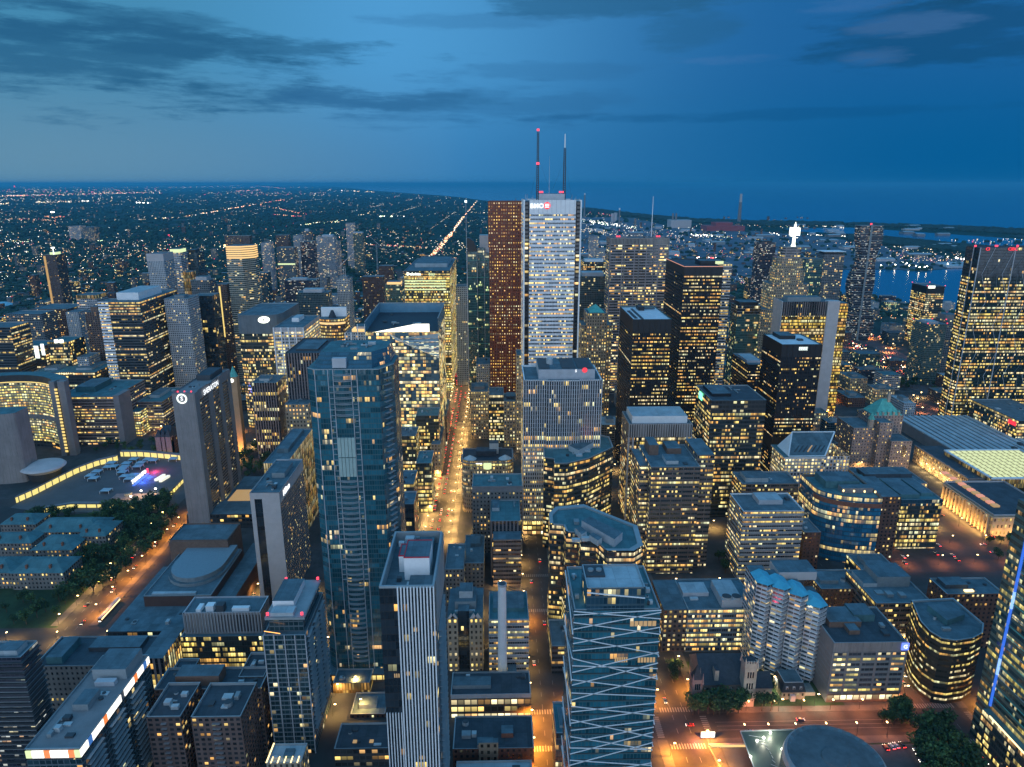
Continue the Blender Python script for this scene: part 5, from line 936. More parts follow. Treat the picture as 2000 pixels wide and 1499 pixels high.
def edge_tower():
    xp, yp = gz(1905, 1452); e = empty('office_tower', (xp+20, yp-40, 0), 'huge lit glass tower at the lower right edge, blue light line up its corner', 'skyscraper'); FOOT.append((xp, xp+60, yp-90, yp+60))
    add(e, 'facade', lambda m: m.prism(rect(xp+4, xp+60, yp-90, yp), 24, 200, 'edge_tower', 'roof')); add(e, 'rear_wing', lambda m: m.prism(rect(xp+2.5, xp+45, yp+.2, yp+9), 0, 150, 'edge_tower', 'roof'))
    add(e, 'podium', lambda m: (m.prism(rect(xp, xp+60, yp-90, yp), 0, 24, 'half_lit_glass', 'roof_teal'))); add(e, 'podium_light', lambda m: m.box(xp-.35, xp+.1, yp-88, yp-6, 23.6, 24.3, 'warm_light'))
    n = 16
    for k in range(n): z0_ = 26+k*10.5; add(e, 'blue_light_strip', lambda m: m.box(xp+3.1, xp+4.1, yp-.9, yp+.15, z0_, z0_+10.3, 'blue_light' if k % 4 != 2 else 'cool_blue'))
    r = random.Random(5)
    for k in range(1, 26): z = 26+k*6.6; add(e, 'floor_line', lambda m: m.box(xp+3.6, xp+4, yp-90, yp, z, z+.28, 'copper' if k % 3 else 'roof_rim'))
edge_tower()
def concert_hall():
    h = 27; X, Yc = gz(1632, 1478, h); R_ = gz(1632, 1408, h)[1]-Yc; e = empty('concert_hall', (X, Yc, 0), 'round low concert hall roof like a dark disc, cut by the bottom edge', 'concert hall'); FOOT.append((X-R_, X+R_, Yc-R_, Yc+R_))
    prof = [(1.0, 0), (1.03, 12), (1.02, h-5), (.985, h-2.2), (.93, h-1.0)]
    def f(m):
        n = 64
        for i in range(n):
            t, t2 = 2*pi*i/n, 2*pi*(i+1)/n
            for (r0, z0), (r1, z1) in zip(prof, prof[1:]): m.face([(X+R_*r0*cos(t), Yc+R_*r0*sin(t), z0), (X+R_*r0*cos(t2), Yc+R_*r0*sin(t2), z0), (X+R_*r1*cos(t2), Yc+R_*r1*sin(t2), z1), (X+R_*r1*cos(t), Yc+R_*r1*sin(t), z1)], 'hall_glass' if z0 < h-5 else 'roof_rim')
    add(e, 'glass_drum', f)
    def g(m):
        n = 64
        rings = [(.93, h-1.0), (.86, h-1.9), (.55, h-1.3), (.28, h-1.0), (.26, h-.3), (.0, h)]
        for (r0, z0), (r1, z1) in zip(rings, rings[1:]):
            for i in range(n):
                t, t2 = 2*pi*i/n, 2*pi*(i+1)/n; pts = [(X+R_*r0*cos(t), Yc+R_*r0*sin(t), z0), (X+R_*r0*cos(t2), Yc+R_*r0*sin(t2), z0), (X+R_*r1*cos(t2), Yc+R_*r1*sin(t2), z1)]+([(X+R_*r1*cos(t), Yc+R_*r1*sin(t), z1)] if r1 else [])
                m.face(pts, 'hall_roof' if i % 2 or r0 < .9 else 'roof')
    add(e, 'roof_disc', g)
    cx0, cy0 = gz(1450, 1430, 9); cx1 = gz(1545, 1430, 9)[0]
    CP_ = [gz(1446, 1429, 9), gz(1476, 1510, 9), gz(1560, 1510, 9), gz(1552, 1426, 9)]; add(e, 'glass_canopy', lambda m: m.prism(CP_, 8.6, 9, 'canopy_glass', 'canopy_glass', True))
    add(e, 'canopy_frame', lambda m: ([m.beam((*CP_[0], 9.2), (*CP_[3], 9.2), .5, 'roof_rim'), m.beam((*CP_[0], 9.2), (*CP_[1], 9.2), .5, 'roof_rim')]+[m.beam((X-R_*1.25+R_*.3*sin(k*.35), cy0-3-k*3, 9.3), (X-R_*.95, cy0-5-k*3, 9.3), .18, 'pale_metal') for k in range(9)]))
    for u, v in ((1492, 1440), (1505, 1430), (1466, 1477), (1528, 1462), (1479, 1446)):
        a, c = gz(u, v, 10); m = MB(); m.cyl(a, c, .55, 9.2, 10.0, 'flood_light', 10); o = m.build('floodlight', e)
        if u != 1479:
            ld = bpy.data.lights.new('floodlight_bulb', 'POINT'); ld.energy = 2200; ld.color = (1, .98, .75); ld.shadow_soft_size = .5; lo = bpy.data.objects.new('floodlight_bulb', ld); COL.objects.link(lo); lo.parent = e; lo.location = Vector((a, c, 13))-e.location
concert_hall()
b = B('office_block', 'broad low grey office block behind the dark round fronted one', 1712, 1822, 1178, 425, 1112, 'brown_bands', pent=[(.3, .9, .5, .95, 8, 'unit_grey'), (.05, .3, .5, .9, 3, 'unit_light')], n=8)
b = B('office_block', 'brick office with a small glowing roof sign beside the lower right glass tower', 1850, 1962, 1160, 420, 1128, 'brick_punched', pent=[(.1, .5, .4, .9, 3, 'roof_dark')], n=6)
add(b['e'], 'roof_lamp', lambda m: m.box(b['x0']+b['w']*.35, b['x0']+b['w']*.5, b['y0']+2, b['y0']+4, b['h'], b['h']+1, 'warm_light'))
b = B('office_block', 'low brown block with warm windows behind the white condominium', 1604, 1690, 1150, 455, 1112, 'brick_punched', pent=[(.1, .5, .3, .8, 3, 'unit_grey')], n=5)
b = B('office_block', 'dark flat block with a plain roof between the brown block and the blue curved office', 1690, 1760, 1120, 480, 30, 'dark_bands', pent=[(.2, .7, .3, .8, 4, 'unit_grey')], n=4)
b = B('apartment_block', 'narrow brick slab between the white banded office and the blue curved one', 1572, 1604, 1040, 520, 26, 'brick_punched', pent=[], n=3)
def blue_curve():
    Y = 536; a, c = at(1612, 975, Y)[0], at(1764, 975, Y)[0]; z = at(1690, 972, Y)[1]; w = c-a; FOOT.append((a, c, Y, Y+50))
    e = empty('office_block', ((a+c)/2, Y+25, 0), 'bright blue curved glass office with a roof terrace lit by four lamps', 'office block')
    P_ = [(a, Y+22)]+[(a+w*.72*(1-cos(radians(t*9)))*1.0, Y+22-24*sin(radians(t*9))) for t in range(1, 11)]+[(a+w*.72+2, Y+6), (a+w*.72+2, Y+50), (a, Y+50)]
    add(e, 'facade', lambda m: m.prism(P_, 0, z, 'blue_curve')); roof_part(e, P_, z, 'roof_teal', 'brick_brown', 1.5)
    add(e, 'brick_wing', lambda m: m.prism(rect(a+w*.74, c, Y+3, Y+46), 0, z-1, 'brick_punched', 'roof')); add(e, 'brick_band', lambda m: m.prism([(p[0]-.1, p[1]-.4) for p in P_[:11]]+[(P_[10][0], Y+3), (a+2, Y+24)], z-9, z-5, 'brick', 'brick'))
    add(e, 'penthouse', lambda m: m.box(a+w*.15, a+w*.6, Y+22, Y+44, z-1.5, z+5, 'roof_teal', 'roof')); add(e, 'penthouse', lambda m: m.box(a+w*.3, a+w*.7, Y+12, Y+20, z-1.5, z+3, 'concrete', 'roof'))
    for k in range(4): add(e, 'terrace_lamp', lambda m: m.cyl(a+w*(.3+.13*k), Y+10-k*1, .7, z+1, z+2.4, 'warm_light', 8))
blue_curve()
b = B('office_block', 'green glass office with stepped teal roofs right of the blue curved one', 1762, 1842, 976, 560, 935, 'half_lit_glass', pent=[(.02, .5, .1, .9, 4, 'roof_teal'), (.6, .9, .2, .9, 3, 'roof_teal')], n=6, roof='roof_teal', crown=(6, 'blue_glass'))
add(b['e'], 'rear_wing', lambda m: m.prism(rect(b['x0']-24, b['x0']-.1, b['y0']+40, b['y0']+70), 0, b['h']-6, 'stone_punched', 'roof_teal'))
b = B('office_block', 'long low stone office with a flat teal roof before the old green roofed hotel', 1694, 1812, 945, 640, 912, 'stone_lit', pent=[(.1, .9, .4, .8, 4, 'roof_dark')], n=6)
def slant():
    Y = 655; a, k1, c = at(1533, 900, Y)[0], at(1610, 900, Y)[0], at(1662, 900, Y)[0]; z0_ = at(1533, 872, Y)[1]; z1 = at(1610, 892, Y)[1]; zz = at(1655, 840, Y+10)[1]; FOOT.append((a, c, Y, Y+46))
    e = empty('office_block', ((a+c)/2, Y+20, 0), 'white office with a slanted blue slab roof and a bright grid of windows', 'office block')
    zb = z1-2
    add(e, 'facade', lambda m: (m.prism(rect(a, k1, Y, Y+34), 0, zb, 'white_grid_lit'), m.prism(rect(k1, c, Y+3, Y+40), 0, zb+1, 'white_grid')))
    add(e, 'sloped_roof', lambda m: m.prism([(a-1, Y-.5), (k1+1, Y-.5), (k1+1, Y+36), (a-1, Y+36)], zb, zb+1.5, 'white_paint', 'roof_teal'))
    P0 = [(a+4, Y+2, zb+1.6), (k1+1, Y+2, zb+1.6), (c-2, Y+36, zb+15), (a+20, Y+36, zb+15)]
    add(e, 'sloped_roof', lambda m: (m.face(P0, 'roof'), m.face([P0[1], (P0[1][0], P0[1][1]+30, zb+1.6), P0[2]], 'white_paint'), m.face([P0[0], P0[3], (P0[0][0], P0[0][1]+30, zb+1.6)], 'white_paint')))
    add(e, 'roof_edge', lambda m: [m.beam(P0[i], P0[(i+1) % 4], 1.2, 'white_paint') for i in range(4)])
    for k in range(7): t = .12+k*.12; add(e, 'skylight', lambda m: m.beam((P0[0][0]+(P0[1][0]-P0[0][0])*t+4, Y+8, zb+3.8), (P0[0][0]+(P0[1][0]-P0[0][0])*t+12, Y+17, zb+7), 1.2, 'unit_dark' if k != 3 else 'dim_warm'))
slant()
b = B('office_block', 'small blue grey block with a white tilted roof sheet, before the dark navy office', 1450, 1560, 945, 580, 28, 'brown_bands', pent=[(.1, .5, .2, .8, 4, 'roof_pale')], n=4)
def chateau():
    Y = 745; e = empty('grand_hotel', (at(1720, 900, Y)[0], Y+25, 0), 'grand old stone hotel with a steep green copper roof and many small windows', 'hotel')
    for uL, uR, v, dy, D in ((1668, 1720, 836, 0, 40), (1720, 1745, 826, -8, 50), (1742, 1782, 862, -16, 36), (1705, 1765, 812, 10, 26)):
        a, c = at(uL, v, Y+dy)[0], at(uR, v, Y+dy)[0]; z = at((uL+uR)/2, v, Y+dy)[1]; FOOT.append((a, c, Y+dy, Y+dy+D))
        add(e, 'wing', lambda m: m.prism(rect(a, c, Y+dy, Y+dy+D), 0, z, 'chateau')); roof_part(e, rect(a, c, Y+dy, Y+dy+D), z, 'roof', 'stone', .8)
    a, c = at(1708, 812, Y+10)[0], at(1762, 812, Y+10)[0]; z = at(1735, 812, Y+10)[1]; zt = at(1735, 780, Y+22)[1]; y0, y1 = Y+10, Y+36; xm = (a+c)/2
    add(e, 'green_roof', lambda m: [m.face(f, 'copper') for f in ([(a, y0, z), (c, y0, z), (xm+3, y0+11, zt), (xm-3, y0+11, zt)], [(c, y1, z), (a, y1, z), (xm-3, y1-11, zt), (xm+3, y1-11, zt)], [(c, y0, z), (c, y1, z), (xm+3, y1-11, zt), (xm+3, y0+11, zt)], [(a, y1, z), (a, y0, z), (xm-3, y0+11, zt), (xm-3, y1-11, zt)], [(xm-3, y0+11, zt), (xm+3, y0+11, zt), (xm+3, y1-11, zt), (xm-3, y1-11, zt)])])
    for k in range(5): x = a+(c-a)*(.12+k*.19); add(e, 'dormer', lambda m: (m.box(x-1, x+1, y0-.2, y0+3, z, z+4, 'stone'), m.face([(x-1.3, y0-.3, z+4), (x+1.3, y0-.3, z+4), (x, y0+1.5, z+6.5)], 'copper'))) 
    add(e, 'roof_chimney', lambda m: m.box(xm+2, xm+5, y0+9, y0+12, z, zt+9, 'stone', 'slate')); xl = at(1705, 826, Y)[0]
    add(e, 'corner_turret', lambda m: (m.cyl(xl, Y+4, 3.4, z-14, z-2, 'stone', 10), m.cyl(xl, Y+4, 3.8, z-2, z+6, 'copper', 10, .3)))
    add(e, 'arched_window', lambda m: [m.box(at(u, 900, Y-16)[0]-.7, at(u, 900, Y-16)[0]+.7, Y-16.2, Y-16.05, at(u, 892, Y-16)[1], at(u, 872, Y-16)[1], 'glass_dark') for u in (1760, 1764)])
chateau()
def station():
    h = 22; a, y0 = gz(1840, 960, h); y1 = y0; c = a
    # stone railway station
    x0, yA = gz(1905, 1005, h); xw = gz(1843, 940, h)[0]; x0 = xw; yB = gz(1843, 940, h)[1]; yA = gz(1908, 1006, h)[1]; x1 = x0+62
    e = empty('railway_station', ((x0+x1)/2, (yA+yB)/2, 0), 'long floodlit stone railway station with a dark flat roof above the busy crossing', 'railway station'); FOOT.append((x0, x1+20, yA, yB))
    add(e, 'facade', lambda m: m.prism(rect(x0, x1, yA, yB), 0, h-2, 'station_stone')); roof_part(e, rect(x0, x1, yA, yB), h, 'roof_dark', 'concrete_pale', 1.6)
    add(e, 'cornice', lambda m: m.box(x0-1, x1, yA-1, yB, h-3.6, h-2.2, 'station_cornice')); add(e, 'hall_skylight', lambda m: [m.box(x0+12, x0+18, yA+18+k*7, yA+23+k*7, h-1.6, h+.2, 'salmon_glow' if k % 2 else 'dim_warm') for k in range(12)])
    for k in range(14): y = yA+4+k*(yB-yA-8)/13; add(e, 'column', lambda m: m.cyl(x0-1.6, y, .9, 0, h-3.6, 'station_cornice', 8))
    for k in range(9):
        y = yA+6+k*(yB-yA-8)/8; ld = bpy.data.lights.new('facade_uplight', 'POINT'); ld.energy = 4600; ld.color = (1, .52, .13); ld.shadow_soft_size = .6; lo = bpy.data.objects.new('facade_uplight', ld); COL.objects.link(lo); lo.parent = e; lo.location = Vector((x0-6, y, 3))-e.location
    for k in range(4):
        ld = bpy.data.lights.new('facade_uplight', 'POINT'); ld.energy = 4600; ld.color = (1, .52, .13); ld.shadow_soft_size = .6; lo = bpy.data.objects.new('facade_uplight', ld); COL.objects.link(lo); lo.parent = e; lo.location = Vector((x0+6+k*14, yA-6, 3))-e.location
    # train shed
    P_ = [gz(u, v, 14) for u, v in ((1762, 822), (1832, 812), (1990, 905), (1905, 935))]
    e = empty('train_shed', (P_[0][0]+20, P_[0][1]-40, 0), 'long grey train shed roof of parallel ridges behind the old hotel', 'train shed'); ys = [p[1] for p in P_]; xs = [p[0] for p in P_]; X0, X1, Y0, Y1 = xs[0], xs[1]+75, gz(1845, 930, 14)[1], max(ys); FOOT.append((X0, X1, Y0, Y1))
    add(e, 'wall', lambda m: m.box(X0, X1, Y0, Y1, 0, 13, 'concrete', 'unit_dark')); n = 16
    for k in range(n): w = (X1-X0)/n; add(e, 'roof_ridge', lambda m: (m.box(X0+k*w+.6, X0+k*w+w*.72, Y0, Y1, 13, 14.4, 'roof_pale', 'roof_pale'), m.box(X0+k*w+w*.72, X0+(k+1)*w-.6, Y0, Y1, 13, 13.4, 'unit_dark', 'roof_dark')))
    for k in range(5): add(e, 'roof_vent', lambda m: m.box(X0+20+k*17, X0+24+k*17, Y0+30+k*14, Y0+36+k*14, 14.4, 17, 'unit_dark'))
    # glowing glass atrium
    h = 24; A = gz(1915, 935, h); Bq = gz(1845, 880, h); e = empty('glass_atrium', (Bq[0]+30, (A[1]+Bq[1])/2, 0), 'square glass atrium roof glowing pale green in a diamond grid, over the train shed', 'station roof')
    X0 = Bq[0]; Y0, Y1 = A[1], Bq[1]; X1 = X0+85; FOOT.append((X0, X1, Y0, Y1))
    add(e, 'glass_wall', lambda m: m.prism(rect(X0, X1, Y0, Y1), 13, h-.8, 'fin_gold')); nx, ny = 12, 9
    add(e, 'roof_edge', lambda m: (m.box(X0-1, X1+1, Y0-1, Y0+1.5, h-.8, h+.6, 'white_paint'), m.box(X0-1, X0+1.5, Y0, Y1, h-.8, h+.6, 'white_paint'), m.box(X0, X1, Y1-1.5, Y1+1, h-.8, h+.6, 'white_paint')))
    add(e, 'roof_deck', lambda m: m.face([(X0, Y0, h-.4), (X1, Y0, h-.4), (X1, Y1, h-.4), (X0, Y1, h-.4)], 'pale_green_dim'))
    for i in range(nx):
        for j in range(ny):
            cx, cy = X0+2+(X1-X0-4)*(i+.5)/nx, Y0+2+(Y1-Y0-4)*(j+.5)/ny; q = .46*(X1-X0-4)/nx; r = .46*(Y1-Y0-4)/ny
            add(e, 'glass_pane', lambda m: m.face([(cx-q, cy-r, h+.1), (cx+q*.7, cy-r, h+.1), (cx+q, cy+r, h+.1), (cx-q*.7, cy+r, h+.1)], 'atrium_pane'))
    # dark bank building with lit colonnade between hotel and atrium
    P0 = gz(1780, 870, 20); P1 = gz(1886, 935, 20); e = empty('station_wing', ((P0[0]+P1[0])/2+10, (P0[1]+P1[1])/2, 0), 'black roofed wing with a warm lit side wall, between old hotel and glass atrium', 'station wing')
    a, c = P0[0]+4, P0[0]+36; FOOT.append((a, c, P1[1], P0[1])); add(e, 'wall', lambda m: m.prism(rect(a, c, P1[1], P0[1]), 0, 19, 'stone_lit', 'roof_dark')); add(e, 'end_wall', lambda m: m.box(a, c, P1[1]-.5, P1[1], 0, 20.5, 'concrete')); add(e, 'parapet', lambda m: m.box(a-.3, a+.6, P1[1], P0[1], 19, 20.5, 'concrete'))
    for k in range(6):
        ld = bpy.data.lights.new('wall_uplight', 'POINT'); ld.energy = 6000; ld.color = (1, .62, .22); ld.shadow_soft_size = .6; lo = bpy.data.objects.new('wall_uplight', ld); COL.objects.link(lo); lo.parent = e; lo.location = Vector((a-5, P1[1]+8+k*14, 4))-e.location
station()
# ================= left middle distance =================
def ey():
    Y = 780; x0, x1 = at(712, 626, Y)[0], at(855, 622, Y)[0]; h = at(780, 622, Y)[1]; y1 = gz(780, 592, h)[1]; w = x1-x0; FOOT.append((x0, x1, Y, y1))
    e = empty('office_tower', ((x0+x1)/2, (Y+y1)/2, 0), 'faceted glass tower with a blazing white top storey and a folded pale triangle', 'skyscraper')
    add(e, 'facade', lambda m: m.prism(rect(x0, x1, Y, y1), 0, h-16, 'ey_glass'))
    add(e, 'crown_light', lambda m: (m.box(x0+.3, x1-3, Y+.2, Y+2, h-22.5, h-16.5, 'crown_glow'), m.face([(x0+w*.12, Y+.3, h-15.5), (x1-w*.12, Y+.3, h-15.5), (x1-w*.12, Y+.3, h-6.5), (x1-w*.3, Y+.3, h-6.5)], 'crown_glow')))
    add(e, 'glass_screen', lambda m: (m.face([(x1, Y, h), (x1, y1, h), (x1, y1, h-16), (x1, Y, h-16)][::-1], 'screen_glass'), m.face([(x0, Y, h-3), (x0, Y, h-16), (x0, y1, h-16), (x0, y1, h)], 'screen_glass'), m.face([(x0, y1, h), (x0, y1, h-16), (x1, y1, h-16), (x1, y1, h)], 'screen_glass')))
    add(e, 'roof', lambda m: m.face([(x0, Y+2, h-15.8), (x1, Y+2, h-15.8), (x1, y1, h-12), (x0, y1, h-12)], 'slate')); roof_units(e, x0+6, x1-6, Y+14, y1-4, h-13, 8, 4)
    add(e, 'parapet', lambda m: [m.beam(a, c, .9, 'roof_rim') for a, c in (((x0, Y, h-4), (x0, y1, h)), ((x0, y1, h), (x1, y1, h)), ((x1, y1, h), (x1, Y, h)))])
    # folded triangle facet leaning out at the right
    zb = at(855, 700, Y)[1]; A = (x0+w*.28, Y-.25, at(760, 655, Y)[1]); Bq = (x1+.2, Y-1.8, h-17); C = (x1+.5, Y-1.0, zb); D_ = (x0+w*.45, Y-.25, h-23)
    add(e, 'folded_facet', lambda m: (m.face([D_, (x1, Y-.3, h-23), Bq, ][::-1], 'pale_facet'), m.face([(x0+w*.30, Y-.3, at(750, 650, Y)[1]), C, (x1+.3, Y-1.6, h-23), (x0+w*.42, Y-.3, h-25)], 'facet_glass', [(0, 0), (22, -9), (22, 8), (5, 8)])))
    for k in range(9): z = h-27-k*4.0; t = .32+.075*k; add(e, 'facet_line', lambda m: m.beam((x0+w*min(t, .98), Y-1.7, z), (x1+.2, Y-1.9, z), .3, 'dark_steel'))
    for k in range(7): z = 8+k*4; 
    for t in (0, .2, .4, .6, .8, 1): add(e, 'mullion', lambda m: m.box(x0+w*t-.25, x0+w*t+.25, Y-.4, Y, 0, h-24, 'dark_steel'))
ey()
b = B('office_tower', 'tall office tower of bright yellow storeys with a glowing white sign panel at its top', 789, 878, 529, 1068, 505, 'lit_glass', 'skyscraper', pent=[(.15, .9, .3, .9, 6, 'roof_pale')], n=0, crown=(10, 'dark_bands'))
X0, Z = at(796, 520, b['y0']); X1 = at(819, 520, b['y0'])[0]; text(b['e'], 'Deloitte', ((X0+X1)/2, b['y0']-.6, b['h']-5), 6.4, 'white_light', ext=.2)
X, Z = at(843, 519, b['y0']); text(b['e'], 'bay', (X, b['y0']-.6, b['h']-5), 7, 'pale_green_glow'); add(b['e'], 'bright_floors', lambda m: [m.box(b['x0']+.5, b['x1']-6, b['y0']-.2, b['y0']-.05, b['h']-z, b['h']-z+1.8, 'pale_green_glow') for z in (16, 20, 24, 29)])
B('office_tower', 'slim grey tower at the right shoulder of the yellow storeyed tower', 890, 912, 560, 1100, 30, 'tower_grid_grey', 'office tower', pent=[], n=0)
for i, (uL, uR, v, Y, D, st, lab) in enumerate((
    (776, 812, 852, 700, 30, 'half_lit_glass', 'dark glass box with lit storeys, between the faceted and the teal hotel tower'),
    (812, 856, 812, 745, 30, 'half_lit_glass', 'lit glass box whose flat blue roof sits at the foot of the faceted tower'),
    (812, 842, 905, 640, 34, 'half_lit_glass', 'dark roofed block with yellow storeys, left bank of the busy street'),
    (778, 808, 945, 560, 30, 'podium_dark', 'low dark stone block tight behind the teal hotel tower'),
    (776, 808, 985, 500, 24, 'black_gloss', 'black box building behind the slender finned tower'),
    (842, 860, 868, 730, 60, 'stone_lit', 'narrow stone building full of lit windows along the left bank of the busy street'),
    (858, 872, 812, 830, 70, 'brown_stripes', 'narrow pale striped building further along the left bank of the busy street'))):
    B('office_block', lab, uL, uR, v, Y, D, st, pent=[], n=3, roof='roof_teal' if i in (1, 2) else 'roof')
b = B('office_tower', 'brown tower of close vertical stripes with a roof pit, left of the faceted tower', 556, 628, 690, 720, 660, 'brown_stripes', 'office tower', pent=[(.2, .8, .2, .8, 2, 'unit_dark')], n=3, roof='roof_dark', rim='brick_brown')
b = B('office_tower', 'grey brown vertically striped tower with two bright window rows, right of the thin hotel slab', 490, 540, 748, 790, 732, 'brown_stripes', 'office tower', pent=[(.2, .6, .3, .7, 3, 'unit_light')], n=5)
b = B('office_block', 'beige gridded office with warm windows at the foot of the brown striped tower', 556, 602, 790, 700, 40, 'stone_lit', pent=[], n=2)
b = B('office_block', 'long low office whose gold lit side runs toward the teal hotel tower', 514, 560, 905, 560, 838, 'fin_gold', pent=[(.2, .7, .3, .9, 4, 'roof')], n=6)
def gridwhite():
    b = B('office_tower', 'white framed office with a deep grid of bright windows under a flat grey roof', 534, 592, 640, 860, 616, 'white_frame', 'office tower', pent=[(.3, .55, .5, .8, 5, 'white_paint')], n=3, crown=(5, 'blank_pale'))
    fins(b['e'], b['x0'], b['x1'], b['y0'], 0, b['h'], 5, 'white_paint', 1.4, 1.0, 'pier')
gridwhite()
def dome_tower():
    Y = 830; a, c = at(622, 640, Y)[0], at(672, 640, Y)[0]; h = at(647, 624, Y)[1]; w = c-a; xm = (a+c)/2; FOOT.append((a, c, Y, Y+34))
    e = empty('office_tower', (xm, Y+17, 0), 'brown bow fronted tower with gold lit storeys and a white arched crown', 'office tower')
    P_ = [(xm+w/2*cos(radians(180+t*15)), Y+8+8*sin(radians(180+t*15))) for t in range(13)]+[(c, Y+34), (a, Y+34)]
    add(e, 'facade', lambda m: m.prism(P_, 0, h, 'bow_gold', 'roof')); add(e, 'white_crown', lambda m: m.box(a, c, Y+18, Y+22, h-4, h+11, 'white_paint')); add(e, 'arch', lambda m: m.cyl(xm, Y+10, 5, h, h+9, 'slate', 12, 1.5))
    for z in (4, 26, 44): add(e, 'gold_storey', lambda m: m.prism([(xm+(p[0]-xm)*1.02, Y+8+(p[1]-Y-8)*1.05) for p in P_[:13]]+[(c, Y+8.2), (a, Y+8.2)], h-z-2.4, h-z, 'amber_crown', 'stone'))
dome_tower()
b = B('office_tower', 'slim grey tower of open white frames beside the faceted glass tower', 674, 714, 650, 805, 30, 'tower_grid_grey', 'office tower', pent=[(.5, .95, .2, .8, 7, 'concrete_pale')], n=0)
for t in (0, .3, .62, .98): add(b['e'], 'frame_post', lambda m: m.box(b['x0']+b['w']*t-.5, b['x0']+b['w']*t+.5, b['y0']-.9, b['y0']-.1, 0, b['h']+(10 if t > .5 else 0), 'white_paint'))
add(b['e'], 'lit_cap', lambda m: m.box(b['x0']+b['w']*.3, b['x1'], b['y0']+4, b['y0']+20, b['h']+.1, b['h']+3, 'amber_crown'))
def oval_sign():
    b = B('office_tower', 'dark rounded office with yellow lit corner and a white oval sign on its blank top', 462, 524, 616, 900, 592, 'half_lit_glass', 'office tower', pent=[], n=0, crown=(24, 'podium_blank'), roof='roof', poly=lambda x0, x1, y0, y1: [(x0, y0+3), (x0+5, y0), (x1, y0), (x1+9, y0+6), (x1+13, y0+18), (x1+13, y1), (x0, y1)])
    X, Z = at(511, 588, b['y0']); Z = at(511, 626, b['y0'])[1]
    Z = b['h']-6; X = b['x1']-6
    add(b['e'], 'oval_sign', lambda m: m.face([(X+7.5*cos(t*pi/12), b['y0']-.6, Z+4.4*sin(t*pi/12)+.25*6*cos(t*pi/12)*.3) for t in range(24)], 'white_light')); add(b['e'], 'sign_dot', lambda m: m.cyl(X, b['y0']-.75, .8, Z-1.2, Z+1.2, 'dark_steel', 8))
oval_sign()
def yellow_crown():
    b = B('apartment_tower', 'tall tower of thin beige balcony bands under a glowing yellow striped crown', 443, 482, 506, 1130, 34, 'beige_balcony', 'apartment tower', pent=[], n=0, crown=(.1, 'beige_balcony'), poly=lambda x0, x1, y0, y1: [(x0, y0), (x0+(x1-x0)*.75, y0), (x1+7, y0+14), (x1+7, y1), (x0, y1)])
    P_ = [(b['x0'], b['y0']), (b['x0']+b['w']*.75, b['y0']), (b['x1']+7, b['y0']+14), (b['x1']+7, b['y1']), (b['x0'], b['y1'])]; h = b['h']
    for k in range(6): add(b['e'], 'crown_band', lambda m: m.prism(P_, h+.2+k*3.4, h+2.5+k*3.4, 'amber_crown', 'concrete', True))
    add(b['e'], 'crown_core', lambda m: m.prism(inset(P_, 2), h, h+20, 'stone', 'roof')); X, Z = b['x0']-3, h+20
    for k in range(1, 60):
        z = h-k*3.1
        if z > 20: add(b['e'], 'balcony_band', lambda m: m.prism([(p[0]+(-1 if p[0] <= b['x0'] else 1)*.8, p[1]-(1 if p[1] < b['y0']+20 else 0)) for p in P_], z, z+.7, 'beige_paint', 'beige_paint', True))
    add(b['e'], 'crown_lamp', lambda m: m.cyl(b['x0']-1, b['y0'], 1.6, h+19, h+22, 'warm_light', 8))
yellow_crown()
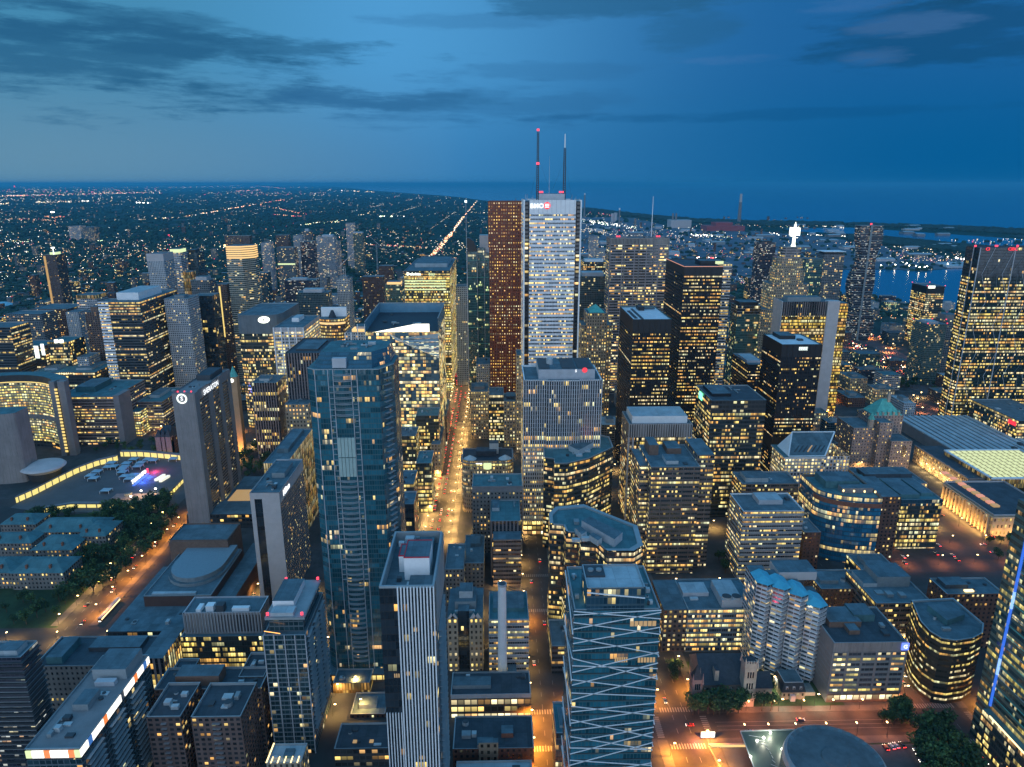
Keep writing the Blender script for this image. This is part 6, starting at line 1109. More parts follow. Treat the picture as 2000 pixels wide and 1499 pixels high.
rows = [
 ('apartment_tower', 'pale grey tower with a blank top band, left edge of the mid distance cluster', 285, 318, 496, 1190, 38, 'tower_grid_grey', [], (12, 'concrete_pale')),
 ('apartment_tower', 'grey gridded tower standing in front of the pale one with the blank top band', 320, 366, 584, 1000, 576, 'tower_grid_grey', [(.3, .7, .3, .7, 4, 'unit_grey')], None),
 ('apartment_tower', 'wavy faced tower with a lit yellow roof storey behind the pale grey one', 328, 352, 494, 1300, 34, 'condo_white', [(.1, .9, .1, .9, 7, 'pale_green_glow')], None),
 ('apartment_tower', 'dark tower with a red trimmed head and white balcony column', 358, 384, 494, 1330, 34, 'condo_glass', [(.2, .8, .2, .8, 6, 'dark_steel')], None),
 ('construction_tower', 'narrow tower with an orange lit construction face in the left cluster', 356, 371, 532, 1240, 24, 'fin_gold', [], None),
 ('apartment_tower', 'grey residential tower with an amber lit middle, right of the orange lit one', 372, 408, 548, 1180, 30, 'condo_grey', [(.2, .8, .2, .8, 6, 'concrete_pale')], None),
 ('office_tower', 'black glass tower with a blue white reflection, below the grey residential one', 375, 414, 578, 1060, 30, 'black_gloss', [], None),
 ('apartment_tower', 'slender brown tower with one bright yellow vertical strip', 424, 442, 556, 1150, 26, 'condo_brick', [], None),
 ('office_tower', 'white banded corner of the black office tower at the left', 190, 212, 590, 950, 30, 'white_bands', [], None),
 ('office_tower', 'black banded office tower with white boxes on its roof, left of the grey gridded tower', 211, 272, 590, 948, 566, 'black_bands', [(.0, .72, .2, .8, 10, 'white_paint')], None),
 ('apartment_tower', 'slim pale tower with an orange glowing top strip', 148, 187, 577, 1180, 34, 'condo_white', [], (6, 'fin_gold')),
 ('apartment_tower', 'brown gridded tower in front of the one with the orange top', 165, 192, 610, 1030, 30, 'condo_brick', [(.3, .8, .2, .8, 8, 'brick_brown')], None),
 ('apartment_tower', 'lone dark tower with a gold lit edge and a roof lamp among far trees', 84, 108, 498, 1720, 40, 'condo_brick', [(.3, .8, .3, .8, 6, 'pale_green_glow')], None),
 ('apartment_tower', 'distant pair of brick slabs behind the yellow crowned tower', 438, 487, 461, 1900, 20, 'condo_brick', [], None),
 ('apartment_tower', 'distant white slab, right of the yellow crowned tower', 509, 528, 474, 2100, 30, 'condo_white', [], None),
 ('apartment_tower', 'tall brick topped tower in the far cluster', 538, 562, 460, 2300, 30, 'condo_brick', [], None),
 ('apartment_tower', 'white columned tower at the left of the far cluster', 572, 590, 460, 2250, 30, 'condo_white', [], None),
 ('apartment_tower', 'tallest aerial topped tower of the far cluster', 589, 606, 452, 2350, 30, 'condo_grey', [(.3, .7, .3, .7, 8, 'pale_metal')], None),
 ('apartment_tower', 'wide pale blue tower in the far cluster', 617, 652, 463, 2150, 40, 'condo_white', [(.3, .9, .2, .8, 6, 'pale_metal')], None),
 ('apartment_tower', 'low white shoulder of the far cluster', 646, 661, 472, 2200, 30, 'condo_white', [], None),
 ('apartment_tower', 'slim pale tower standing alone beyond the far cluster', 675, 691, 436, 2700, 26, 'condo_white', [], None),
 ('apartment_tower', 'round grey green tower with a white lit crown beside the slim pale one', 689, 708, 456, 2550, 30, 'condo_green', [(.05, .95, .1, .9, 5, 'pale_metal')], None),
 ('apartment_block', 'dark block in front of the far cluster with a lime lit strip', 540, 574, 484, 1950, 34, 'condo_grey', [], None),
 ('apartment_tower', 'dark double tower of the far cluster with a yellow lit slot', 586, 612, 472, 2000, 30, 'condo_dark', [], None),
 ('apartment_tower', 'blue edged slab right of the yellow crowned tower', 494, 520, 534, 1500, 30, 'condo_glass', [], None),
 ('office_block', 'dark arched block with a white outlined roof in the middle distance', 555, 616, 548, 1450, 36, 'condo_dark', [(.2, .7, .1, .5, 5, 'pale_metal')], None),
 ('office_tower', 'wide grey glass slab pair behind the brown bow fronted tower', 578, 640, 572, 1180, 30, 'condo_glass', [(.2, .8, .2, .8, 6, 'pale_metal')], None),
 ('construction_tower', 'unfinished banded tower with a crane above it, right of the glass slab pair', 657, 682, 545, 1250, 28, 'tower_grid_grey', [(.2, .8, .2, .8, 5, 'unit_grey')], None),
 ('apartment_block', 'red brown brick slab with a bluish roof in the middle distance', 707, 748, 541, 1650, 30, 'brick_punched', [], None),
 ('apartment_block', 'second red brown slab set higher and further back', 740, 766, 520, 1850, 30, 'brick_punched', [], None),
 ('apartment_tower', 'short turquoise banded tower with an ornate gold lit top', 752, 785, 556, 1280, 30, 'teal_glass', [(.1, .9, .1, .9, 5, 'amber_crown')], None),
 ('apartment_tower', 'white striped tower cut by the left edge', -60, 20, 640, 960, 40, 'black_bands', [], None),
 ('office_block', 'grey office with small arched windows behind the lit screens', 12, 80, 614, 1150, 40, 'condo_grey', [], None),
 ('office_block', 'low brown factory like block left of the lone tower foot', 60, 132, 604, 1250, 60, 'brick_punched', [], None),
 ('office_block', 'concrete court tower with white frames below the slim pale tower', 128, 152, 610, 1120, 30, 'tower_grid_grey', [], None),
 ('apartment_block', 'three low white distant slabs standing together in the far woods at the left', 133, 156, 442, 4200, 60, 'condo_white', [], None),
 ('apartment_block', 'darker distant slab right beside the three white ones', 160, 182, 444, 4100, 50, 'condo_grey', [], None),
]
RB = {}
for kind, lab, uL, uR, v, Y, D, st, pe, cr in rows: RB[lab] = B(kind, lab, uL, uR, v, Y, D, st, kind.replace('_', ' ') if 'construction' not in kind else 'tower', pent=pe, n=0, crown=cr)
b = RB['unfinished banded tower with a crane above it, right of the glass slab pair']
b2 = RB['lone dark tower with a gold lit edge and a roof lamp among far trees']; add(b2['e'], 'gold_strip', lambda m: m.box(b2['x0'], b2['x0']+5, b2['y0']-.6, b2['y0']-.1, 0, b2['h']-3, 'gold_dim')); add(b2['e'], 'roof_lamp', lambda m: (m.beam((b2['x1']-8, b2['y0']+8, b2['h']), (b2['x1']-8, b2['y0']+8, b2['h']+14), 1.5, 'screen_white'), m.cyl(b2['x1']-8, b2['y0']+8, 4, b2['h']+14, b2['h']+17, 'white_light', 10)))
b2 = RB['slender brown tower with one bright yellow vertical strip']; add(b2['e'], 'yellow_strip', lambda m: m.box(b2['x0']+2, b2['x0']+4.5, b2['y0']-.6, b2['y0']-.1, b2['h']*.45, b2['h']-3, 'yellow_strip'))
b2 = RB['dark block in front of the far cluster with a lime lit strip']; add(b2['e'], 'lime_strip', lambda m: m.box(b2['x0'], b2['x1'], b2['y0']-.6, b2['y0']-.1, b2['h']-46, b2['h']-42, 'pale_green_glow'))
b2 = RB['dark double tower of the far cluster with a yellow lit slot']; add(b2['e'], 'yellow_slot', lambda m: m.box(b2['x0']+4, b2['x0']+11, b2['y0']-.6, b2['y0']-.1, 2, 34, 'yellow_strip'))
def crane(u, v, Y, hh, side, lab):
    X, z = at(u, v, Y); e = empty('tower_crane', (X, Y, 0), lab, 'crane'); w = 1.6
    add(e, 'mast', lambda m: [m.beam((X-w+2*w*i, Y, max(0, z-hh)), (X-w+2*w*i, Y, z), .7, 'pale_metal') for i in (0, 1)]+[m.beam((X-w, Y, z-hh+k*4), (X+w, Y, z-hh+k*4+4), .4, 'pale_metal') for k in range(int(hh/4))])
    add(e, 'jib', lambda m: m.beam((X-side*9, Y, z-2), (X+side*20, Y, z+26), 1.2, 'pale_metal', .6)); add(e, 'counterweight', lambda m: m.box(X-side*9-2, X-side*9+2, Y-1, Y+1, z-5, z-1, 'concrete'))
crane(672, 520, 1255, 60, 1, 'thin luffing tower crane over the unfinished banded tower'); crane(735, 478, 2300, 120, -1, 'tall hammer crane silhouetted in the far tree belt')
# city hall
def cityhall():
    h = 92; pts_px = ((-40, 752), (20, 744), (60, 748), (88, 760)); 
    e = empty('city_hall_tower', (gz(40, 900)[0], 800, 0), 'curved city hall tower whose concave glass face glows with lattice light', 'city hall')
    C = gz(30, 840, 0); x1, y1 = gz(126, 900); x0 = x1-130; Yb = y1+2
    h = at(98, 750, Yb+6)[1]
    n = 14; arc = []
    for i in range(n+1): t = radians(200+i*(340-200)/n); arc.append((t,))
    cx = x1-66; R_ = 70; cyy = Yb-24
    A = [(cx+R_*cos(radians(a)), cyy+R_*sin(radians(a))) for a in [150-8*i for i in range(n+1)]]   # concave side faces the square
    A = [p for p in A]; inner = A; outer = [(cx+(R_+16)*cos(radians(150-8*i)), cyy+(R_+16)*sin(radians(150-8*i))) for i in range(n+1)]
    P_ = inner+outer[::-1]
    a = sum(P_[i][0]*P_[(i+1) % len(P_)][1]-P_[(i+1) % len(P_)][0]*P_[i][1] for i in range(len(P_)))
    if a < 0: P_ = P_[::-1]
    def f(m):
        for i in range(n):
            p, q = inner[i], inner[i+1]; L_ = math.hypot(p[0]-q[0], p[1]-q[1]); nb = L_/3; 
            for z0_, z1_, st in ((8, 36, 'lattice_lit'), (36, 42, 'concrete'), (42, h-8, 'lattice_lit')):
                m.face([(*q, z0_), (*p, z0_), (*p, z1_), (*q, z1_)][::-1] if False else [(*p, z0_), (*q, z0_), (*q, z1_), (*p, z1_)], st, [(i*nb, z0_/3.4), ((i+1)*nb, z0_/3.4), ((i+1)*nb, z1_/3.4), (i*nb, z1_/3.4)])
            m.face([(*p, h-8), (*q, h-8), (*q, h), (*p, h)], 'dark_steel'); m.face([(*p, 0), (*q, 0), (*q, 8), (*p, 8)], 'podium_dark', [(i*2, 0), (i*2+2, 0), (i*2+2, 2), (i*2, 2)])
            p, q = outer[i], outer[i+1]; m.face([(*p, 0), (*q, 0), (*q, h), (*p, h)], 'concrete')
        for E_ in (0, n): m.face([(*inner[E_], 0), (*outer[E_], 0), (*outer[E_], h), (*inner[E_], h)], 'concrete')
    add(e, 'curved_wall', f); add(e, 'roof', lambda m: m.face([(*p, h) for p in P_], 'roof_teal'))
    add(e, 'edge_light', lambda m: [m.beam((*inner[i], h-8.5), (*inner[i+1], h-8.5), 1.0, 'yellow_strip') for i in range(n)])
    en, on = inner[n], outer[n]; add(e, 'end_wall', lambda m: (m.beam((en[0]+2, en[1]-3, 0), (en[0]+2, en[1]-3, h+.5), 6, 'concrete'), m.beam((en[0]+12, en[1]-1, 0), (en[0]+12, en[1]-1, h+.2), 8, 'concrete')))
    for k in range(int(h/4)-2): add(e, 'stair_window', lambda m: m.box(en[0]+4.6, en[0]+7.6, en[1]-6.8, en[1]-5.9, 5+k*4, 7.2+k*4, 'yellow_strip'))
    FOOT.append((x1-150, x1+20, Yb-60, Yb+70))
    X, Yy = gz(84, 906, 16); e = empty('council_chamber', (X, Yy, 0), 'pale saucer shaped council chamber between the city hall towers', 'council chamber')
    add(e, 'saucer', lambda m: (m.cyl(X, Yy, 14, 0, 9, 'podium_dark', 32, 17), m.cyl(X, Yy, 17, 9, 13, 'concrete_pale', 40, 22), m.cyl(X, Yy, 22, 13, 15, 'concrete_pale', 40, 20), m.cyl(X, Yy, 20, 15, 17.5, 'concrete_pale', 40, 9)))
    X, Yy = gz(-30, 948); e = empty('city_hall_tower', (X, Yy, 0), 'blank ribbed concrete back of the lower city hall tower at the left edge', 'city hall')
    x1 = gz(44, 948)[0]; h2 = at(20, 812, Yy)[1]; add(e, 'curved_wall', lambda m: m.prism([(x1-60+60*sin(radians(t*10)), Yy+10-10*cos(radians(t*10))) if t < 9 else (x1, Yy+10) for t in range(10)]+[(x1, Yy+30), (x1-60, Yy+30)], 0, h2, 'blank_pale' if 0 else 'blank_concrete', 'roof_teal')); FOOT.append((x1-60, x1, Yy, Yy+30))
cityhall()
b = B('court_house', 'long brown law court of unbroken window bands with a broad teal roof', 110, 222, 775, 840, 742, 'banded_court', 'court house', pent=[(.15, .5, .3, .8, 7, 'roof_teal'), (.2, .45, .75, .95, 5, 'unit_grey')], n=8, roof='roof_teal')
add(b['e'], 'stair_wall', lambda m: m.box(b['x1'], b['x1']+7, b['y0']-2, b['y0']+26, 0, b['h']+1.5, 'concrete'))
b = B('court_house', 'angled court wing with bright yellow windows right of the long brown one', 236, 272, 805, 870, 780, 'lattice_lit', 'court house', pent=[], n=2, roof='roof_teal')
b = B('court_house', 'brown court wing with slanting lit bands nearest the old clock tower hall', 268, 316, 785, 890, 757, 'banded_court', 'court house', pent=[(.2, .6, .3, .8, 4, 'roof_pale')], n=5, roof='roof_teal')
b = B('office_block', 'low teal roofed blocks behind the long brown law court', 60, 185, 728, 960, 700, 'podium_dark', pent=[(.1, .3, .2, .7, 3, 'roof_pale'), (.6, .85, .2, .7, 3, 'roof_pale')], n=8, roof='roof_teal')
for k in range(14): add(b['e'], 'eave_lamp', lambda m: m.cyl(b['x0']+b['w']*(.45+.035*k), b['y0']-.6+k*.2, .8, b['h']-2, b['h']-.6, 'warm_light', 6))
def oldhall():
    Y = 800; a, c = at(303, 850, Y)[0], at(333, 850, Y)[0]; e = empty('old_city_hall', ((a+c)/2, Y+14, 0), 'small gabled red stone hall with steep dark roofs, left of the thin grey hotel slab', 'town hall'); FOOT.append((a, c, Y, Y+28))
    add(e, 'facade', lambda m: m.prism(rect(a, c, Y, Y+28), 0, 22, 'brick_punched'))
    for x, w_ in ((a, 7), (c-7, 7), ((a+c)/2-3, 6)): add(e, 'gable', lambda m: (m.box(x, x+w_, Y-1.5, Y+6, 0, 24, 'stone_rose'), m.face([(x, Y-1.5, 24), (x+w_, Y-1.5, 24), (x+w_/2, Y+2, 33)], 'slate'), m.face([(x+w_, Y-1.5, 24), (x+w_, Y+6, 24), (x+w_/2, Y+2, 33)], 'slate'), m.face([(x, Y+6, 24), (x, Y-1.5, 24), (x+w_/2, Y+2, 33)], 'slate'), m.face([(x+w_, Y+6, 24), (x, Y+6, 24), (x+w_/2, Y+2, 33)], 'slate')))
    add(e, 'roof', lambda m: (m.face([(a, Y, 22), (c, Y, 22), (c-5, Y+14, 34), (a+5, Y+14, 34)], 'slate'), m.face([(c, Y+28, 22), (a, Y+28, 22), (a+5, Y+14, 34), (c-5, Y+14, 34)], 'slate'), m.face([(a, Y+28, 22), (a, Y, 22), (a+5, Y+14, 34)], 'slate'), m.face([(c, Y, 22), (c, Y+28, 22), (c-5, Y+14, 34)], 'slate')))
oldhall()
X, Z = at(457, 745, 800); e = empty('clock_tower', (X, 800, 0), 'orange lit stone clock tower with a pale clock face behind the thin grey hotel slab', 'clock tower'); zc = at(457, 742, 800)[1]
add(e, 'shaft', lambda m: m.box(X-4.5, X+4.5, 796, 805, 0, zc+4, 'stone_orange', 'stone')); add(e, 'clock_face', lambda m: m.face([(X-1+2.4*cos(t*pi/10), 795.9, zc+2.4*sin(t*pi/10)) for t in range(20)], 'white_light')); add(e, 'steeple', lambda m: m.cyl(X, 800.5, 5, zc+4, zc+16, 'copper', 8, .3))
ld = bpy.data.lights.new('tower_uplight', 'POINT'); ld.energy = 26000; ld.color = (1, .45, .1); ld.shadow_soft_size = 1; lo = bpy.data.objects.new('tower_uplight', ld); COL.objects.link(lo); lo.parent = e; lo.location = (1, -16, 8)
# bright billboards of the square at the left
def screens():
    Y = 1010; b = B('shopping_centre', 'low retail block wrapped in blazing white and green video screens at the left', 20, 86, 676, Y, 40, 'podium_dark', 'shopping centre', pent=[], n=0, roof='roof_teal')
    for u0, u1, v0, v1, mt in ((20, 29, 684, 715, 'pink_screen'), (29, 47, 677, 702, 'screen_white'), (47, 75, 676, 700, 'screen_white'), (79, 86, 672, 694, 'screen_white'), (28, 40, 703, 712, 'screen_white')):
        a, c = at(u0, v0, Y)[0], at(u1, v0, Y)[0]; z0_, z1_ = at(u0, v1, Y)[1], at(u0, v0, Y)[1]; add(b['e'], 'video_screen', lambda m: m.box(a, c-.6, Y-1, Y-.3, z0_, z1_, mt))
    b = B('shopping_centre', 'glass fronted store with two small round white signs beside the video screens', 92, 134, 668, 1000, 40, 'half_lit_glass', 'shopping centre', pent=[], n=0, roof='roof_teal')
    for u in (111, 121): X, Z = at(u, 668, 1000); Z += 1; add(b['e'], 'round_sign', lambda m: m.cyl(X, 999, 2.6, Z-2.2, Z+2.2, 'white_light', 12))
    b = B('shopping_centre', 'grey store with a pink sign board right of the round white signs', 150, 172, 698, 990, 30, 'tower_grid_grey', 'shopping centre', pent=[], n=0)
    X, Z = at(142, 712, 985); e = empty('billboard', (X, 985, 0), 'pink glowing billboard standing in the bright shopping square', 'billboard'); add(e, 'board', lambda m: m.box(X-8, X+8, 984, 985, 5, 14, 'pink_screen')); add(e, 'post', lambda m: m.box(X-.5, X+.5, 984.3, 984.8, 0, 5, 'dark_steel'))
    X, Z = at(72, 715, 985); e = empty('billboard', (X, 985, 0), 'bright red glowing billboard under the white video screens', 'billboard'); add(e, 'board', lambda m: m.box(X-7, X+7, 984, 985, 4, 11, 'red_sign')); add(e, 'post', lambda m: m.box(X-.5, X+.5, 984.3, 984.8, 0, 4, 'dark_steel'))
    X, Z = at(154, 690, 1010); e = empty('billboard', (X, 1005, 0), 'tall white lit advertising pylon between the pale striped tower and the brown gridded one', 'billboard'); add(e, 'board', lambda m: m.box(X+12, X+30, 1004, 1005, 10, 38, 'lilac_screen')); add(e, 'orange_board', lambda m: m.box(X, X+6, 1004, 1005, 18, 44, 'orange_light')); add(e, 'post', lambda m: m.box(X+6, X+12, 1004, 1005, 0, 44, 'concrete'))
screens()

def inpoly(x, y, P_):
    c = False; j = len(P_)-1
    for i in range(len(P_)):
        if (P_[i][1] > y) != (P_[j][1] > y) and x < (P_[j][0]-P_[i][0])*(y-P_[i][1])/(P_[j][1]-P_[i][1])+P_[i][0]: c = not c
        j = i
    return c
# ================= ground, roads, water =================
def ground_mat():
    m = bpy.data.materials.new('ground'); m.use_nodes = True; t = NT(m.node_tree); p = m.node_tree.nodes['Principled BSDF']
    g = t.add('ShaderNodeNewGeometry'); s = t.add('ShaderNodeSeparateXYZ'); t.l.new(g.outputs['Position'], s.inputs[0])
    far = t.rng(s.outputs[1], 1100, 2000); n = t.noise(g.outputs['Position'], .012, 6, .7); n2 = t.noise(g.outputs['Position'], .0022, 4, .6); n3 = t.noise(g.outputs['Position'], .09, 4, .6)
    city = t.mix(t.rng(n, .35, .65), (.045, .046, .05), (.10, .10, .105)); city = t.mix(t.rng(n3, .3, .7), city, (.055, .06, .06))
    wood = t.mix(t.rng(n, .4, .6), (.012, .040, .032), (.026, .065, .052)); town = t.mix(t.rng(n2, .56, .68), wood, (.06, .09, .10))
    t.put(p.inputs['Base Color'], t.mix(far, city, town)); p.inputs['Roughness'].default_value = .95; p.inputs['Specular IOR Level'].default_value = .1
    MATS['ground'] = m
ground_mat()
ground_sheet('ground', [(-160000, -600), (160000, -600), (160000, 150000), (-160000, 150000)], 0, 'ground')
def water_mat():
    m = bpy.data.materials.new('water'); m.use_nodes = True; t = NT(m.node_tree); p = m.node_tree.nodes['Principled BSDF']
    g = t.add('ShaderNodeNewGeometry'); n = t.noise(g.outputs['Position'], .05, 4, .6); b = t.add('ShaderNodeBump'); b.inputs['Strength'].default_value = .12; b.inputs['Distance'].default_value = 1.0; t.l.new(n, b.inputs['Height'])
    p.inputs['Base Color'].default_value = (.002, .16, .30, 1); p.inputs['Roughness'].default_value = .18; p.inputs['IOR'].default_value = 1.33; t.l.new(b.outputs[0], p.inputs['Normal']); MATS['water'] = m
water_mat()
shore = [(628, 363.5), (680, 367), (720, 372), (800, 378), (860, 382), (900, 386), (945, 392), (1000, 398), (1140, 406), (1235, 417), (1300, 424), (1400, 430), (1500, 433), (1640, 435), (1800, 440), (2000, 448), (2300, 460)]
ground_sheet('lake', [gz(u, v) for u, v in shore]+[(150000, 149000), (-20000, 149000)], .8, 'water')
ground_sheet('lagoon', [gz(u, v) for u, v in ((1530, 447), (1660, 445), (1740, 450), (2000, 468), (2300, 486), (2300, 520), (2000, 500), (1900, 482), (1820, 470), (1740, 462), (1640, 456), (1560, 453))], .6, 'water')
HARB = ((1600, 545), (1640, 528), (1740, 527), (1800, 531), (1880, 523), (1990, 520), (2300, 530), (2300, 640), (1990, 628), (1880, 616), (1850, 610), (1730, 584), (1600, 572))
ground_sheet('harbour_water', [gz(u, v) for u, v in ((1600, 545), (1640, 528), (1740, 527), (1800, 531), (1880, 523), (1990, 520), (2300, 530), (2300, 640), (1990, 628), (1880, 616), (1850, 610), (1730, 584), (1600, 572))], .6, 'water')
ground_sheet('port_land', [gz(u, v) for u, v in ((1130, 424), (1240, 426), (1320, 446), (1480, 452), (1600, 462), (1700, 476), (1780, 492), (1900, 508), (1900, 521), (1880, 522), (1800, 530), (1740, 526), (1640, 527), (1520, 560), (1300, 540), (1130, 500))], .4, 'port_ground')
ground_sheet('rail_land', [gz(u, v) for u, v in ((1640, 640), (1680, 650), (1760, 690), (1860, 745), (1860, 790), (1740, 745), (1640, 700))], .3, 'rail_ground')
def road(name, pts, z=.02, mat='asphalt'): return ground_sheet(name, pts, z, mat)
RO = {'busy': (-67, -43), 'mid': (19, 43), 'king': (98, 121), 'well': (256, 284), 'queen': (-322, -297), 'rich': (-203, -188)}
road('busy_street', [(-67, 250), (-43, 250), (-43, 1080), (-62, 1400), (-268, 3230), (-340, 14000), (-380, 14000), (-300, 3230), (-88, 1400), (-67, 1080)], .024)
road('middle_street', rect(19, 43, 150, 620), .024); road('right_street', rect(98, 121, 150, 620), .024); road('far_right_street', rect(256, 284, 200, 640), .024); road('court_street', rect(-322, -300, 250, 900), .024); road('theatre_street', rect(-203, -188, 430, 660), .024)
for i, (a, c, p, q) in enumerate(((-560, -70, 440, 458), (-43, 500, 341, 361), (-560, 500, 664, 682), (-500, 420, 884, 904), (-500, 500, 1090, 1106))): road('cross_street', rect(a, c, p, q), .016)
road('station_crossing', rect(332, 490, 520, 668), .028)
road('rail_road', [gz(u, v) for u, v in ((1655, 672), (1700, 676), (1800, 735), (1800, 748), (1700, 712), (1655, 690))], .5)
def walk(x0, x1, y0, y1):
    m = MB(); m.box(x0, x1, y0, y1, 0, .14, 'pavement', 'pavement', False); m.build('pavement', kind='structure')
for a, c in ((-73, -67.1), (-42.9, -37)): walk(a, c, 362, 663); walk(a, c, 683, 883)
for a, c in ((14, 18.9), (43.1, 48)): walk(a, c, 150, 340); walk(a, c, 362, 620)
for a, c in ((92, 97.9), (121.1, 127)): walk(a, c, 150, 340); walk(a, c, 362, 600)
for a, c in ((250, 255.9), (284.1, 290)): walk(a, c, 200, 340); walk(a, c, 362, 519)
walk(127.2, 250, 361.1, 366); walk(127.2, 250, 335, 340.8); walk(-299.8, -294, 460, 660); walk(-328, -322.2, 460, 660)
def mark(rs):
    m = MB()
    for a, c, p, q in rs: m.face([(a, p, .034), (c, p, .034), (c, q, .034), (a, q, .034)], 'road_paint')
    m.build('road_marking', kind='structure')
for x0, x1 in ((-67, -43), (19, 43), (98, 121), (256, 284), (-322, -300)):
    mark([(x-.12, x+.12, y, y+4) for x in (x0+(x1-x0)/3, x0+2*(x1-x0)/3) for y in range(180, 900 if x0 < -40 and x0 > -100 else 600, 11)])
for x0, x1, yy in ((98, 121, 362.5), (98, 121, 333), (256, 284, 362.5), (256, 284, 333), (19, 43, 362.5), (19, 43, 333), (19, 43, 470), (19, 43, 520)): mark([(x0+1+k*1.6, x0+1.8+k*1.6, yy, yy+4) for k in range(int((x1-x0-1)/1.6))])
for xx in (93, 122, 251, 285): mark([(xx, xx+4, 342+k*1.6, 342.8+k*1.6) for k in range(11)])
mark([(130, 250, 347+k*3.2, 347.2+k*3.2) for k in range(3)]); mark([(x, x+.3, 342, 360) for x in range(288, 330, 3)])
# lawns
ground_sheet('park_lawn', [gz(u, v) for u, v in ((100, 1010), (335, 985), (330, 1050), (165, 1228), (-60, 1228), (-60, 1150), (60, 1140))], .012, 'lawn')
ground_sheet('hall_lawn', [gz(u, v) for u, v in ((1700, 1440), (1790, 1432), (1900, 1499), (1960, 1560), (1700, 1560))], .012, 'lawn'); ground_sheet('car_park', [gz(u, v) for u, v in ((1728, 1462), (1775, 1455), (1830, 1499), (1850, 1560), (1700, 1560))], .03, 'pavement')
ground_sheet('church_yard', rect(123, 215, 366, 410), .012, 'lawn'); ground_sheet('hall_plaza', rect(128, 250, 270, 334), .014, 'plaza')
# ================= street lamps =================
def lamp_proto():
    m1 = MB(); m1.cyl(0, 0, .14, 0, 8.6, 'dark_steel', 6, .09); m1.beam((0, 0, 8.5), (1.9, 0, 9.0), .12, 'dark_steel'); m2 = MB(); m2.box(1.3, 2.5, -.3, .3, 8.75, 9.05, 'lamp_glow'); return m1, m2
_p, _h = lamp_proto(); LP = None; FL = [None, None, []]
LD = {}
def bulb(col, en, e, loc):
    key = (col, en)
    if key not in LD:
        ld = bpy.data.lights.new('lamp_bulb', 'SPOT'); ld.energy = en*(2.7 if en == 13000 else 1.3 if col == RED_ else 2.1); ld.color = col; ld.shadow_soft_size = .35; ld.spot_size = radians(172 if en == 13000 else 162); ld.spot_blend = .8; LD[key] = ld
    lo = bpy.data.objects.new('lamp_bulb', LD[key]); COL.objects.link(lo); lo.parent = e; lo.location = loc
def lamp(x, y, col, en, lab, grp, rz=0.0):
    global LP
    en = en*(1.9 if col == ORG else 1.0)
    if y > 905 or en == 26000 or y == 883:      # beyond the nearest three hundred: one object
        if FL[0] is None: FL[0] = MB()
        FL[0].beam((x, y, 0), (x, y, 8.6), .3, 'dark_steel'); FL[0].box(x-.6, x+.6, y-.5, y+.5, 8.7, 9.4, 'lamp_glow'); FL[2].append((x, y, col, en)); return
    e = empty('street_lamp', (x, y, 0), lab, 'street lamp', grp); e.rotation_euler = (0, 0, rz)
    if LP is None: o1 = _p.build('pole'); o2 = _h.build('lamp_head'); LP = (o1, o2); o1.parent = e; o2.parent = e
    else:
        for s in LP: c = s.copy(); COL.objects.link(c); c.parent = e
    bulb(col, en, e, (2.0, 0, 8.4))
GOLD, ORG, RED_ = (1, .55, .15), (1, .33, .035), (1, .28, .09)
for y in range(572, 1320, 22):
    dx = 0 if y < 1080 else -(y-1080)*.072
    lamp(-68+dx, y, GOLD, 13000, 'lamp on the left kerb of the busy golden street', 'lamps on the left kerb of the busy street'); lamp(-42+dx, y+11, GOLD, 13000, 'lamp on the right kerb of the busy golden street', 'lamps on the right kerb of the busy street', pi)
for y, c, en in ((268, ORG, 14000), (290, ORG, 14000), (312, ORG, 14000), (334, ORG, 14000), (356, ORG, 12000), (380, GOLD, 3500), (405, GOLD, 3000), (430, GOLD, 4000), (458, ORG, 9000), (485, GOLD, 5000), (510, GOLD, 4500), (540, GOLD, 6000), (570, GOLD, 12000), (595, GOLD, 16000)):
    lamp(18, y, c, en, 'lamp on the left kerb of the middle street', 'lamps on the middle street'); 
    if y < 360 or y > 560: lamp(44, y+10, c, en, 'lamp on the right kerb of the middle street', 'lamps on the right kerb of the middle street', pi)
for y, c, en in ((262, ORG, 15000), (284, ORG, 15000), (306, ORG, 15000), (328, ORG, 14000), (372, ORG, 7000), (395, GOLD, 4000), (420, GOLD, 3500), (450, GOLD, 4000), (480, GOLD, 5000)):
    lamp(97, y, c, en, 'lamp beside the street right of the braced tower', 'lamps beside the street right of the braced tower'); lamp(122, y+9, c, en, 'lamp on the church side of the street right of the braced tower', 'lamps on the church side of the street', pi)
for i, x in enumerate((138, 152, 168, 186, 204, 222, 240)): lamp(x, 362.5, RED_, 7500, 'orange lamp in the row along the pavement before the church', 'orange lamps before the church', -pi/2); lamp(x+5, 339.5, RED_, 5000, 'orange lamp across the road from the church', 'orange lamps across from the church', pi/2)
for y in (305, 322, 372, 392, 415, 440, 465, 490): lamp(255, y, RED_ if y < 380 else GOLD, 9000, 'lamp on the left kerb of the far right street', 'lamps on the far right street'); lamp(285, y+7, ORG, 9000, 'lamp on the right kerb of the far right street', 'lamps on the right kerb of the far right street', pi)
for x in range(300, 335, 12): lamp(x, 362, ORG, 7000, 'lamp at the foot of the lower right glass tower', 'lamps at the foot of the lower right glass tower', -pi/2)
for x in (345, 375, 405, 435, 465):
    for y in (532, 566, 600, 634): lamp(x, y, RED_, 6500, 'lamp on the wide crossing before the stone station', 'lamps on the station crossing')
for y in list(range(462, 640, 24)): lamp(-323, y, GOLD, 6500, 'lamp beside the park trees', 'lamps beside the park trees'); lamp(-299, y+12, ORG, 6500, 'lamp beside the brick opera house', 'lamps beside the opera house', pi)
for x in (-380, -345, -310, -275, -240, -205): lamp(x, 438.5, GOLD, 7000, 'lamp on the cross street below the park', 'lamps on the cross street below the park', pi/2)
